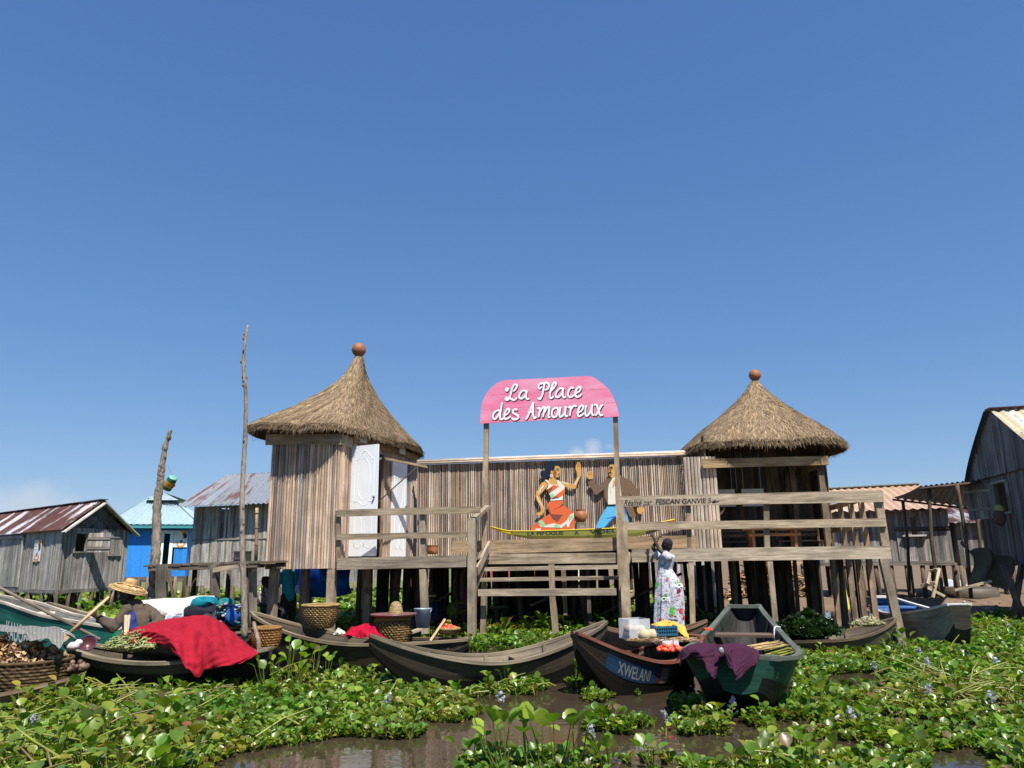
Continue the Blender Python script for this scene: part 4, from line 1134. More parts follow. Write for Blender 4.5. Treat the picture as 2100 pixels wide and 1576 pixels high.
def frame(root, P, d, n, u0, u1, za, zb_, m='grey', t_=(1, 1, 1), name='window_frame', w_=.05, sill=True):
    k = MB()
    o = P + n * .025
    for u in (u0, u1): k.bar(o + d * u + ZD * za, o + d * u + ZD * zb_, w_, .05, n, t_)
    for z in (za, zb_):
        if z == za and not sill: continue
        k.bar(o + d * (u0 - w_ / 2) + ZD * z + n * .006, o + d * (u1 + w_ / 2) + ZD * z + n * .006, .055, w_, ZD, t_)
    return k.build(name, MAT[m], root)
def poster(c, ex, n, w_, h_, lab):
    """white notice with an orange arc and a dark head, as a thin paper sheet"""
    th = thing('poster', c - ZD * h_ / 2, lab, 'poster')
    k = MB(); k.box(c + n * .006, ex * w_ / 2, n * .004, ZD * h_ / 2, (.78, .78, .80)); k.build('sheet', MAT['paint'], th)
    k = MB()
    def arc(cx_, cy_, r0, r1, a0, a1, col, lift):
        P = [(cx_ + r1 * math.cos(a0 + (a1 - a0) * i / 10), cy_ + r1 * math.sin(a0 + (a1 - a0) * i / 10)) for i in range(11)] + [(cx_ + r0 * math.cos(a1 + (a0 - a1) * i / 10), cy_ + r0 * math.sin(a1 + (a0 - a1) * i / 10)) for i in range(11)]
        k.prism([(x * w_, y * w_) for x, y in P], c + n * .0115, ex, ZD, n, lift, lift + .003, col)
    OR = srgbv(238, 168, 72)
    k.prism([(-.0 * w_, .55 * h_ * .9), (.48 * w_, .49 * h_), (.48 * w_, .1 * h_), (.25 * w_, .1 * h_)], c + n * .0115, ex, ZD, n, 0, .003, OR)
    arc(.05, -.33, .2, .34, 2.6, 6.6, OR, .0)
    k.prism([(.1 * w_, .3 * h_), (.3 * w_, .38 * h_), (.46 * w_, .2 * h_), (.4 * w_, .02 * h_), (.2 * w_, .05 * h_), (.08 * w_, -.1 * h_), (.2 * w_, .12 * h_)], c + n * .0115, ex, ZD, n, .0042, .007, (.03, .025, .03))
    k.prism([(-.08 * w_, -.1 * h_), (.15 * w_, -.08 * h_), (.16 * w_, -.2 * h_), (.04 * w_, -.28 * h_)], c + n * .0115, ex, ZD, n, .0042, .007, (.12, .16, .28))
    for i, (y, l) in enumerate(((.42, .35), (.3, .22), (.22, .3), (.06, .25), (-.4, .7))):
        k.bar(c + n * .013 + ex * (-.42 * w_) + ZD * y * h_, c + n * .013 + ex * ((-.42 + l) * w_) + ZD * y * h_, .004, .018 * h_, ZD, (.35, .36, .42))
    k.build('print', MAT['paint'], th)
# --- 1 left house, grey planks, rusted roof
def house1():
    P1, P2 = flatz(at(130, 1100, 22)), flatz(at(263, 1100, 24.6)); Ld = flatz(at(-75, 1100, 27.5))
    zfl, ze = at(130, 1214, 22).z, at(130, 1083, 22).z
    ap = at(217, 1026, 23.2); mid = (P1 + P2) / 2
    root = thing('plank_house', mid + ZD * zfl, 'grey plank stilt house with rusted gable roof and open shutter', 'house')
    d = (P2 - P1).normalized(); n = perp(P1, P2); L = (P2 - P1).length
    bk_ = (Ld - P1)
    u_ap = min(L * .62, max(L * .4, (flatz(ap) - P1).dot(d)))
    apz = ap.z
    top = lambda u: ze + (apz - ze) * (u / u_ap if u < u_ap else (L - u) / (L - u_ap)) - .06
    zc = 2.0
    u0, u1 = wall_u(P1, P2, 150, zc), wall_u(P1, P2, 174, zc); za, zb_ = at(162, 1133, 22.6).z, at(162, 1093, 22.6).z
    k = MB(); slat_wall(k, P1, P2, zfl, lambda u: min(top(u), ze + .02), .085, [(u0, u1, za, zb_)], ragged=.10, rnd=.02)
    slat_wall(k, Ld, P1, zfl, ze - .05, .11, ragged=.12, rnd=.02)
    slat_wall(k, P2, P2 + bk_, zfl, ze, .2); slat_wall(k, P2 + bk_, Ld, zfl, ze, .2)
    k.build('wall', MAT['grey'], root)
    k = MB()                                        # gable filled with slanted strips, dark behind
    slat_wall(k, P1 - n * .05, P2 - n * .05, lambda u: ze + .02, lambda u: max(ze + .03, top(u)), .12, pal=[(.5, .5, .5), (.4, .4, .4)])
    for i in range(30):
        s = i / 30 * 1.1; a = P1 + d * (u_ap * .55 + s * L * .42) + ZD * (ze + .72 - .62 * s); 
        b_ = a + d * L * .36 - ZD * .55
        ua = (flatz(a) - P1).dot(d); ub = (flatz(b_) - P1).dot(d)
        if b_.z < ze - .04: b_ = lerp(a, b_, (a.z - ze + .04) / max(.01, a.z - b_.z))
        if a.z < top(ua) - .02 and b_.z < top((flatz(b_) - P1).dot(d)) - .0 and a.z > b_.z: k.bar(a + n * .02, b_ + n * .02, .02, .03, ZD, jit((.95, .93, .9), .25))
    for i in range(9):
        z = ze + .06 + i * .06; uu = u_ap * (z - ze + .1) / (apz - ze)
        k.bar(P1 + d * uu + ZD * z + n * .01, P1 + d * min(u_ap * .95, uu + .7) + ZD * z + n * .01, .02, .035, ZD, jit((.6, .6, .58), .2))
    k.build('gable', MAT['grey'], root)
    fr = frame(root, P1, d, n, u0, u1, za, zb_)
    k = MB()                                        # open shutter, swung out
    hs = P1 + d * (u1 + .02) + n * .06; sd = (d * .42 + n * .9).normalized(); ws = .62
    for i in range(6): k.bar(hs + sd * (ws * (i + .5) / 6) + ZD * za, hs + sd * (ws * (i + .5) / 6) + ZD * zb_, ws / 6 - .008, .025, sd.cross(ZD), pick(GREYPAL))
    for z in (.22, .72): k.bar(hs + ZD * lerp(za, zb_, z) - sd.cross(ZD) * .03 * -1, hs + sd * ws + ZD * lerp(za, zb_, z) + sd.cross(ZD) * .03, .02, .07, ZD, (.8, .75, .7))
    k.build('shutter', MAT['grey'], root)
    v0, v1 = wall_u(P1, P2, 222, zc), wall_u(P1, P2, 246, zc)
    k = MB()
    for i in range(5): k.bar(P1 + d * lerp(v0, v1, (i + .5) / 5) + n * .03 + ZD * (za - .08), P1 + d * lerp(v0, v1, (i + .5) / 5) + n * .03 + ZD * (zb_ - .1), (v1 - v0) / 5 - .006, .03, n, pick(GREYPAL))
    k.build('window', MAT['grey'], root)
    frame(root, P1, d, n, v0, v1, za - .08, zb_ - .1)
    # front door and its frame on the long wall
    d2 = (P1 - Ld).normalized(); n2 = perp(Ld, P1)
    w0, w1 = wall_u(Ld, P1, 3, 2), wall_u(Ld, P1, 47, 2); zt_ = at(25, 1104, 23.6).z
    k = MB(); slat_wall(k, Ld + d2 * w0 + n2 * .05, Ld + d2 * w1 + n2 * .05, zfl + .1, zt_, .16, pal=[(1.1, 1.1, 1.08), (1.3, 1.3, 1.25), (.95, .95, .9)], th=.04); k.build('door', MAT['grey'], root)
    frame(root, Ld + n2 * .03, d2, n2, w0 - .04, w1 + .06, zfl + .1, zt_ + .05, name='door_frame', sill=False, w_=.09)
    # roof
    oh = n * .16
    e1 = P1 + oh + ZD * (ze - .05) - d * .22; e0 = Ld + ZD * (ze - .05) - d * .22
    r1 = P1 + d * u_ap + oh + ZD * apz; r0 = P1 + d * u_ap + bk_ + ZD * apz
    k = MB(); corr(k, e0, e1, r1, r0, .17, .02)
    b1 = P2 + oh + ZD * (ze - .06) + d * .22; b0 = P2 + bk_ + ZD * (ze - .06) + d * .22
    corr(k, b1, b0, r0, r1, .17, .02); k.build('roof', MAT['rustroof'], root)
    k = MB(); k.bar(r0 + ZD * .02, r1 + ZD * .02, .22, .02, ZD, (.6, .5, .5)); k.build('ridge_cap', MAT['rustroof'], root)
    k = MB()
    for e in (e1, b1): k.bar(e + n * .02 - ZD * .09, r1 + n * .02 - ZD * .09, .03, .14, n, (1.5, 1.5, 1.45))
    k.build('barge_board', MAT['grey'], root)
    pts = [P1 + d * L * (i / 6) for i in range(7)] + [P1 + bk_ * (i / 9) for i in range(1, 10)] + [P1 + bk_ * (i / 5 + .05) + d * L * j for i in range(5) for j in (.35, .7, 1)]
    stilts(root, pts, zfl, .055)
    k = MB(); k.bar(P1 + ZD * (zfl - .0), P2 + ZD * zfl, .09, .1, ZD, (.6, .6, .6)); k.bar(Ld + ZD * zfl, P1 + ZD * zfl, .09, .1, ZD, (.6, .6, .6)); k.build('floor_beam', MAT['grey'], root)
    up = wall_u(Ld, P1, 81.5, 2.2); 
    poster(Ld + d2 * up + n2 * .03 + ZD * ((at(81, 1108, 22.8).z + at(81, 1151, 22.8).z) / 2), d2, n2, .52, .62, 'white and orange poster on the grey wall of the rusty roofed house')
house1()
# --- 2 blue house
def house2():
    Pa, Pb = flatz(at(236, 1100, 29.5)), flatz(at(386, 1100, 30.5)); d = (Pb - Pa).normalized(); n = perp(Pa, Pb); L = (Pb - Pa).length
    zfl, ze = at(320, 1183, 30).z, at(320, 1080, 30).z
    bk_ = -n * 4.2 + d * 1.2
    root = thing('plank_house', (Pa + Pb) / 2 + ZD * zfl, 'bright blue painted stilt house with pale blue hipped tin roof', 'house')
    u0, u1 = wall_u(Pa, Pb, 331, 2), wall_u(Pa, Pb, 350, 2); zt_ = at(340, 1091, 30).z; zd = at(340, 1166, 30).z
    BL = [(.02, .20, .62), (.025, .22, .66), (.018, .18, .57), (.03, .25, .7)]
    k = MB(); slat_wall(k, Pa, Pb, zfl, ze, .34, [(u0, u1, zd, zt_)], pal=BL, jitw=.2); slat_wall(k, Pb, Pb + bk_, zfl, ze, .34, pal=BL); slat_wall(k, Pa + bk_, Pa, zfl, ze, .34, pal=BL); slat_wall(k, Pb + bk_, Pa + bk_, zfl, ze, .34, pal=BL)
    k.build('wall', MAT['paint'], root)
    frame(root, Pa, d, n, u0, u1, zd, zt_, 'paint', (.8, .84, .86), 'door_frame', .12, False)
    k = MB(); k.bar(Pa + n * .35 + ZD * (ze - .0), Pb + n * .35 + d * .35 + ZD * ze, .05, .16, ZD, (.05, .25, .27)); k.bar(Pb + n * .35 + d * .35 + ZD * ze, Pb + bk_ + d * .35 + ZD * ze, .05, .16, ZD, (.05, .25, .27)); k.build('fascia', MAT['paint'], root)
    zr_ = at(330, 1022, 31.5).z
    e0, e1 = Pa + n * .4 - d * .4 + ZD * (ze + .06), Pb + n * .4 + d * .4 + ZD * (ze + .06)
    c0, c1 = Pa + bk_ - n * .4 - d * .4 + ZD * (ze + .06), Pb + bk_ - n * .4 + d * .4 + ZD * (ze + .06)
    ra, rb = flatz(at(303, 1020, 31.8)) + ZD * zr_, flatz(at(356, 1020, 32.2)) + ZD * zr_
    k = MB(); corr(k, e0, e1, rb, ra, .22, .02); corr(k, e1, c1, rb, rb + d * .02, .22, .02); corr(k, c0, e0, ra, ra - d * .02, .22, .02); corr(k, c1, c0, ra, rb, .22, .02)
    rk = at(345, 1010, 31.8)
    k.build('roof', MAT['blueroof'], root)
    k = MB(); k.tube([e1 + ZD * .04, rb + ZD * .04], .06, 6, (1.15, 1.1, 1.05)); k.tube([ra + ZD * .04, rb + ZD * .04], .06, 6, (1.15, 1.1, 1.05)); k.build('ridge_cap', MAT['blueroof'], root)
    k = MB()                                       # gablet on the ridge
    ga, gb, gt = at(300, 1026, 31.3), at(366, 1026, 31.5), at(335, 1010, 31.4)
    k.add([ga, gb, gt], [(0, 1, 2)], (1.5, 1.35, 1.3)); k.add([gt, gt - n * 2.6, gb - n * 2.6 + d * .3, gb + d * .3], [(0, 3, 2, 1)], (1.2, 1.1, 1.05)); k.add([gt, gt - n * 2.6, ga - n * 2.6, ga], [(0, 1, 2, 3)], (1, 1, 1))
    k.build('gablet', MAT['blueroof'], root)
    stilts(root, [Pa + d * L * i / 8 for i in range(9)] + [Pa + d * L * i / 6 + bk_ * .4 for i in range(7)], zfl, .08)
    k = MB(); k.bar(Pa + ZD * (zfl - .1), Pb + ZD * (zfl - .1), .1, .2, ZD, (.35, .35, .38)); k.build('floor_beam', MAT['grey'], root)
    up = wall_u(Pa, Pb, 370, 2.4)
    poster(Pa + d * up + n * .03 + ZD * ((at(370, 1089, 30).z + at(370, 1121, 30).z) / 2), d, n, .50, .64, 'white and orange poster on the blue house beside its doorway')
house2()
# --- 3 shack between the blue house and the thatched hut
def house3():
    Pa, Pb = flatz(at(394, 1100, 22.5)), flatz(at(610, 1100, 21.5)); d = (Pb - Pa).normalized(); n = perp(Pa, Pb); L = (Pb - Pa).length
    zfl, ze = at(394, 1201, 22.5).z, at(394, 1040, 22.5).z; bk_ = -n * 3.4 + d * .3
    root = thing('plank_house', (Pa + Pb) / 2 + ZD * zfl, 'weathered grey plank stilt house with streaked tin roof and dark slot window', 'house')
    u0, um, um2, u1 = [wall_u(Pa, Pb, q, 2.4) for q in (449, 457, 462, 467)]; za, zb_ = at(458, 1104, 22.3).z, at(458, 1043, 22.3).z
    k = MB(); slat_wall(k, Pa, Pb, zfl, ze, .075, [(u0, um, za, zb_), (um2, u1, za, zb_)], ragged=.1, rnd=.02, pal=[(1.1, 1.08, 1.05), (.9, .88, .86), (1.3, 1.28, 1.22), (.75, .73, .7), (1.2, 1.12, 1.02)])
    slat_wall(k, Pa + bk_, Pa, zfl, ze, .2); slat_wall(k, Pb, Pb + bk_, zfl, ze, .2); slat_wall(k, Pb + bk_, Pa + bk_, zfl, ze, .2); k.build('wall', MAT['grey'], root)
    k = MB(); k.bar(Pa + n * .02 + ZD * lerp(zfl, za, .97), Pb + n * .02 + ZD * lerp(zfl, za, .97), .025, .035, ZD, (.8, .78, .75)); k.build('batten', MAT['grey'], root)
    e0, e1 = at(378, 1040, 22.3) + n * .3, V((0, 0, 0)); e1 = Pb + n * .3 + d * .1 + ZD * e0.z
    r0 = at(466, 974, 24.6); r1 = flatz(r0) + d * L * .8 + ZD * r0.z
    k = MB(); corr(k, e0, e1, r1, r0, .16, .02); corr(k, r0 - n * 2.4 - ZD * 1.3 + d * 1.5, r0 - n * 2.4 - ZD * 1.3 - d * .4, r0, r1, .16, .02); k.build('roof', MAT['tinroof'], root)
    stilts(root, [Pa + d * L * i / 7 for i in range(8)] + [Pa + d * L * i / 5 + bk_ * .5 for i in range(6)], zfl, .07)
    k = MB(); q = at(525, 1150, 19.0); q2 = at(527, 1042, 19.0); k.tube([q - ZD * .1 - n * 0, lerp(q, q2, .35), lerp(q, q2, .7), q2], [.045, .043, .042, .04], 8, (1.0, .85, .65))
    for t_ in (.3, .62, .9): k.tube([lerp(q, q2, t_ - .01), lerp(q, q2, t_ + .01)], .052, 8, (.9, .75, .55))
    q = k.build('bamboo_pole', MAT['beam']); tag(q, 'short bamboo pole standing on the jetty in front of the streaked tin shack', 'pole')
house3()
# --- 4 house with the orange roof
def house4():
    Pa, Pb = flatz(at(1640, 1100, 25)), flatz(at(1950, 1100, 23.0)); d = (Pb - Pa).normalized(); n = perp(Pa, Pb); L = (Pb - Pa).length
    zfl, ze = at(1850, 1156, 23.6).z, at(1850, 1049, 23.6).z; bk_ = -n * 4.0
    root = thing('plank_house', (Pa + Pb) / 2 + ZD * zfl, 'grey plank house under a faded orange tin roof with pale green ridge', 'house')
    u0, u1 = wall_u(Pa, Pb, 1868, 2.3), wall_u(Pa, Pb, 1883, 2.3); za, zb_ = at(1875, 1099, 23.4).z, at(1875, 1061, 23.4).z
    k = MB(); slat_wall(k, Pa, Pb, zfl, ze, .09, [(u0, u1, za, zb_)], ragged=.08, rnd=.03, pal=[(1.15, 1.1, 1.05), (.95, .93, .9), (1.35, 1.3, 1.25), (.7, .7, .7)]); slat_wall(k, Pb, Pb + bk_, zfl, ze, .2); slat_wall(k, Pa + bk_, Pa, zfl, ze, .2); slat_wall(k, Pb + bk_, Pa + bk_, zfl, ze, .2); k.build('wall', MAT['grey'], root)
    us = wall_u(Pa, Pb, 1853, 2.3)
    k = MB(); k.box(Pa + d * (us + u0) / 2 + n * .05 + ZD * (za + zb_) / 2, d * (u0 - us) / 2, n * .02, ZD * (zb_ - za) / 2, (.9, .9, .92)); k.build('shutter', MAT['grey'], root)
    k = MB(); k.bar(Pa + d * (us - .05) + n * .08 + ZD * za, Pa + d * (u1 + .2) + n * .08 + ZD * za, .12, .05, ZD, (1.5, 1.5, 1.45)); k.build('sill', MAT['grey'], root)
    e0, e1 = Pa + n * .4 - d * .3 + ZD * (ze + .04), flatz(at(1963, 1049, 22.6)) + ZD * (ze + .04)
    rz = at(1885, 994, 25.0); r1 = rz; r0 = flatz(rz) - d * (L + .2) + ZD * rz.z
    k = MB(); corr(k, e0, e1, r1, r0, .24, .026, 1.0); corr(k, e1 - n * 4.6, e0 - n * 4.6, r0, r1, .24, .02); k.build('roof', MAT['orangeroof'], root)
    k = MB(); k.bar(r0 + ZD * .03, r1 + ZD * .03, .25, .03, ZD, (.55, .85, .95)); k.build('ridge_cap', MAT['orangeroof'], root)
    k = MB(); k.bar(Pa + ZD * (zfl + .0) + n * .04, Pb + ZD * zfl + n * .04, .1, .12, ZD, (.7, .65, .6)); k.build('floor_beam', MAT['grey'], root)
    stilts(root, [Pa + d * L * i / 10 for i in range(11)] + [Pa + d * L * i / 7 - n * 1.2 for i in range(8)], zfl, .07)
    # solar panel on the roof slope
    c = at(1714, 1036, 24.0); sl_ = (r0 - e0).normalized(); nr = d.cross(sl_).normalized(); nr = nr if nr.z > 0 else -nr
    base = e0 + d * ((flatz(c) - flatz(e0)).dot(d)) + sl_ * ((r0 - e0).length * .34) + nr * .06
    sp = thing('solar_panel', base, 'small dark solar panel lying on the orange tin roof', 'solar panel')
    k = MB(); k.box(base, d * .34, sl_ * .27, nr * .018, (.6, .62, .64)); k.build('frame', MAT['plastic'], sp)
    k = MB(); 
    for i in range(4): k.box(base + nr * .02 + d * (-.24 + .16 * i), d * .074, sl_ * .245, nr * .004, (.015, .02, .04))
    k.build('cells', MAT['plastic'], sp)
house4()
# --- 5 tall house at the right edge
def house5():
    Pf, Pm, Pn = flatz(at(1998, 985, 19.6)), flatz(at(2056, 850, 17.75)), flatz(at(2176, 1000, 15.2))
    zfl, ze = at(2055, 1158, 18.2).z, at(1992, 985, 19.6).z; apz = at(2049, 845, 17.75).z
    d = (Pn - Pf).normalized(); n = -perp(Pf, Pn)
    n = n if n.x < 0 else -n
    L = (Pn - Pf).length; ua = (Pm - Pf).dot(d); zen = ze + .1
    bk_ = -n * 5
    root = thing('plank_house', (Pf + Pn) / 2 + ZD * zfl, 'tall dark plank house with shaded gable wall and sunlit tan roof slope', 'house')
    def top(u):
        if u < ua: t_ = u / ua; return ze + (apz - ze) * (t_ ** .82)
        return apz + (zen - apz) * (u - ua) / (L - ua)
    u0, u1 = wall_u(Pf, Pn, 2043, 2.8), wall_u(Pf, Pn, 2071, 2.8); za, zb_ = at(2057, 1051, 17.5).z, at(2057, 985, 17.5).z
    k = MB(); slat_wall(k, Pf + d * .25, Pn, zfl, lambda u: ze + .02, .10, [(u0 - .25, u1 - .25, za, zb_)], out=n, ragged=.05, rnd=.02, pal=[(1, 1, 1.02), (1.3, 1.3, 1.33), (.8, .8, .82)])
    slat_wall(k, Pf + n * .08, Pn + n * .08, lambda u: ze - .05, top, .11, out=n, rnd=.02, pal=[(1, 1, 1.02), (1.25, 1.25, 1.28), (.75, .75, .78)])
    slat_wall(k, Pn, Pn + bk_, zfl, zen, .2); slat_wall(k, Pf, Pf + bk_, zfl, ze, .2); k.build('wall', MAT['greydark'], root)
    frame(root, Pf + n * .02, d, n, u0, u1, za, zb_, 'greydark', (2.2, 2.2, 2.2))
    k = MB(); hs = Pf + d * (u0 - .03) + n * .06; sd = (-d * .75 + n * .65).normalized()
    for i in range(5): k.bar(hs + sd * (.13 * (i + .5)) + ZD * (za - .1), hs + sd * (.13 * (i + .5)) + ZD * (zb_ + .02), .12, .025, sd.cross(ZD), jit((1.6, 1.65, 1.7), .2))
    for z in (.2, .8): k.bar(hs + ZD * lerp(za, zb_, z) + n * .03 - d * .0, hs + sd * .65 + ZD * lerp(za, zb_, z) + n * .03, .02, .06, ZD, (2.2, 2.2, 2.2))
    k.build('shutter', MAT['greydark'], root)
    oh = n * .22
    rows = [Pf + d * u + oh + ZD * (top(u) + .04) for u in [0, .2, .45, .75, 1.1, ua]]
    rows[0] = rows[0] - d * .1 - ZD * .08
    k = MB()
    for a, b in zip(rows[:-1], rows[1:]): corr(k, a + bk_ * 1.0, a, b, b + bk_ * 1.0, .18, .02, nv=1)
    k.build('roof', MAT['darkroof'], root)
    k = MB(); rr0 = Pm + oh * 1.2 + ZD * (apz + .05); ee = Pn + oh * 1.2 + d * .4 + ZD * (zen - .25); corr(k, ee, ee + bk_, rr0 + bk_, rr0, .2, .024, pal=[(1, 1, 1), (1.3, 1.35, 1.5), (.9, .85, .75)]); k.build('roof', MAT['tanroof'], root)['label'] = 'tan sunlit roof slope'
    k = MB(); k.bar(rr0 + n * .06 + ZD * .03, rr0 + bk_ + ZD * .05, .3, .03, ZD, (.6, .35, .3)); k.build('ridge_cap', MAT['rustroof'], root)
    for (a, b, c, e) in ((2058, 1160, 2096, 1252), (2095, 1160, 2076, 1256), (2120, 1160, 2122, 1262)):
        q, q2 = at(a, b, 17.2), at(c, e, 16.0 if a > 2100 else 16.6); k = MB(); k.tube([q, q2 - ZD * .15], .07, 8, (1.6, 1.4, 1.3)); k.build('stilt', MAT['pile'], root)
    for i in range(5):
        p = Pf + d * L * (.1 + i * .2) + bk_ * .3; k = MB(); k.tube([V((p.x, p.y, -.1)), V((p.x, p.y, zfl))], .08, 8, (1, 1, 1)); k.build('stilt', MAT['pile'], root)
    q = at(2060, 1050, 17.3)
    k = MB(); k.ball(q + n * .12 - ZD * .12, (.13, .13, .2), (.12, .08, .06), 14, 10); k.ball(q + n * .1 + ZD * .06, (.1, .1, .1), (.45, .36, .12), 12, 8)
    tag(k.build('cloth_bundle', MAT['cloth']), 'brown and yellow cloth bundle hanging over the sill of the shaded house', 'bundle')
house5()
# --- 6 lean-to canopy
def canopy():
    z0 = at(1850, 1022, 20).z
    c = [at(1830, 1021, 22.4), at(2010, 1042, 22.0), at(2012, 984, 18.3), at(1886, 998, 18.6)]
    root = thing('tin_canopy', flatz(c[0]), 'low dark tin canopy on thin crooked poles between the orange roof and the tall house', 'canopy')
    k = MB(); corr(k, c[0], c[1], c[2], c[3], .2, .025, sag=.04); k.build('roof', MAT['darkroof'], root)
    for q0, q1 in ((0, 1), (3, 2)):
        k = MB(); k.tube([c[q0] - ZD * .06, c[q1] - ZD * .06], .03, 7, (1.2, 1.1, 1)); k.build('rafter', MAT['pile'], root)
    for (a, b, e, f, D_, m_) in ((1851, 1026, 1864, 1205, 21.6, 1), (1905, 1002, 1925, 1215, 18.7, -1), (1962, 992, 1990, 1218, 18.4, 1), (2000, 1040, 2012, 1190, 21.6, 1)):
        p, q = at(a, b, D_), at(e, f, D_); k = MB(); k.tube(cr([p, lerp(p, q, .5) + V((.05 * m_, 0, 0)), q - ZD * .1], 5), .045, 7, (1.3, 1.2, 1.1)); k.build('pole', MAT['pile'], root)
    k = MB(); k.tube([at(1838, 1086, 21.3), at(1946, 1084, 18.9)], .06, 7, (.7, .7, .7)); k.build('cross_bar', MAT['pile'], root)
canopy()
# --- 7 dark shack behind
def simple_house(px0, px1, D_, yb, yt, yr, m, rm, lab, pal=GREYPAL, dep=3.5, w_=.12):
    Pa, Pb = flatz(at(px0, 1100, D_)), flatz(at(px1, 1100, D_)); d = (Pb - Pa).normalized(); n = perp(Pa, Pb); L = (Pb - Pa).length
    pm = (px0 + px1) / 2
    zfl, ze, zr_ = at(pm, yb, D_).z, at(pm, yt, D_).z, at(pm, yr, D_ + dep / 2).z
    root = thing('plank_house', (Pa + Pb) / 2 + ZD * zfl, lab, 'house'); bk_ = -n * dep
    k = MB(); slat_wall(k, Pa, Pb, zfl, ze, w_, [(L * .55, L * .7, zfl + .5, ze - .4)], pal=pal, rnd=.02, ragged=.08); slat_wall(k, Pb, Pb + bk_, zfl, ze, .2, pal=pal); slat_wall(k, Pa + bk_, Pa, zfl, ze, .2, pal=pal); slat_wall(k, Pb + bk_, Pa + bk_, zfl, ze, .2, pal=pal); k.build('wall', MAT[m], root)
    k = MB(); corr(k, Pa + n * .3 - d * .3 + ZD * ze, Pb + n * .3 + d * .3 + ZD * ze, Pb + bk_ / 2 + d * .3 + ZD * zr_, Pa + bk_ / 2 - d * .3 + ZD * zr_, .2, .022); corr(k, Pb + bk_ - n * .3 + d * .3 + ZD * ze, Pa + bk_ - n * .3 - d * .3 + ZD * ze, Pa + bk_ / 2 - d * .3 + ZD * zr_, Pb + bk_ / 2 + d * .3 + ZD * zr_, .2, .022); k.build('roof', MAT[rm], root)
    stilts(root, [Pa + d * L * i / 6 for i in range(7)] + [Pa + d * L * i / 5 + bk_ * .5 for i in range(6)], zfl, .07)
    return root
simple_house(1962, 2090, 25, 1160, 1072, 1040, 'greydark', 'rustroof', 'dark low shack with rusty roof behind the tin canopy')
simple_house(1005, 1190, 33, 1192, 1100, 1040, 'paint', 'rustroof', 'red and white plank house far behind the platform, seen below its deck', pal=[(.38, .09, .06), (.42, .1, .07), (.75, .75, .73), (.4, .1, .08)], w_=.5)
simple_house(700, 880, 36, 1190, 1090, 1045, 'grey', 'tinroof', 'distant grey shack behind the platform, left of the red and white house')
simple_house(1300, 1460, 27, 1188, 1100, 1050, 'grey', 'tinroof', 'grey shack close behind the platform, right of the red and white house')

# ---------------------------------------------------------------- poles, jetty
k = MB(); pts = cr([at(x, y, 11.6) for x, y in ((502, 1310), (500, 1210), (497, 1120), (497, 1010), (503, 890), (504, 810), (499, 750), (503, 700), (508, 668))], 7)
k.tube(pts, [lerp(.05, .017, i / (len(pts) - 1)) * (1 + .07 * math.sin(i * 1.9)) for i in range(len(pts))], 10, (1.05, 1.0, .92))
for i in range(16):
    p = pts[R.randrange(4, len(pts) - 2)]; a = R.uniform(0, 6.28); k.ball(p + V((math.cos(a), math.sin(a), 0)) * .035, (.018, .018, .03), (.9, .85, .8), 7, 5)
tag(k.build('mooring_pole', MAT['bark']), 'very tall thin pale pole standing beside the slatted hut', 'pole')
k = MB(); pts = cr([at(x, y, 15.2) for x, y in ((312, 1262), (316, 1180), (321, 1110), (322, 1040), (329, 990), (332, 960), (340, 915), (350, 882))], 8)
k.tube(pts, [lerp(.105, .035, (i / (len(pts) - 1)) ** 1.3) * (1 + .16 * math.sin(i * 2.3) * math.sin(i * .7 + 1)) for i in range(len(pts))], 10, (.95, .92, .85))
for i in range(60):
    j = R.randrange(2, len(pts) - 2); a = R.uniform(0, 6.28); rr_ = lerp(.10, .035, j / len(pts)); k.ball(pts[j] + V((math.cos(a), math.sin(a), 0)) * rr_ * .85, (.03, .03, .06), jit((.9, .85, .78), .3), 7, 5)
tag(k.build('mooring_pole', MAT['bark']), 'stout gnarled leaning trunk post with a painted drum hung near its top', 'pole')
def drum():
    c = at(348, 992, 15.0); ax = (V((.55, -.35, .75))).normalized()
    x = ax.orthogonal().normalized(); y = ax.cross(x); M = Matrix((x, y, ax)).transposed()
    root = thing('plastic_drum', c, 'small green and yellow plastic drum hung from the gnarled post', 'drum')
    G, Yl = srgb(22, 128, 70), srgb(240, 180, 60)
    k = MB(); k.lathe([(.005, -.13), (.088, -.13), (.092, -.11), (.092, .09), (.085, .12), (.07, .13), (.005, .13)], c, 24, G, M); k.build('body', MAT['plastic'], root)
    k = MB(); k.lathe([(.0935, -.06), (.0945, -.055), (.0945, .06), (.0935, .065)], c, 24, Yl, M)
    k.build('band', MAT['plastic'], root)
    k = MB(); k.lathe([(.072, .128), (.086, .128), (.086, .15), (.06, .16), (.005, .16)], c, 24, srgb(150, 215, 195), M); k.build('lid', MAT['plastic'], root)
    k = MB()
    for i in range(6):
        a = R.uniform(0, 6.28); p = c + M @ V((.094 * math.cos(a), .094 * math.sin(a), R.uniform(-.03, .03))); k.ball(p, (.025, .025, .02), srgb(205, 85, 40), 7, 5)
    k.build('print', MAT['plastic'], root)
    k = MB(); k.tube([at(344, 955, 15.1), c + ax * .15], .004, 5, (.1, .1, .1)); k.build('cord', MAT['plastic'], root)
drum()
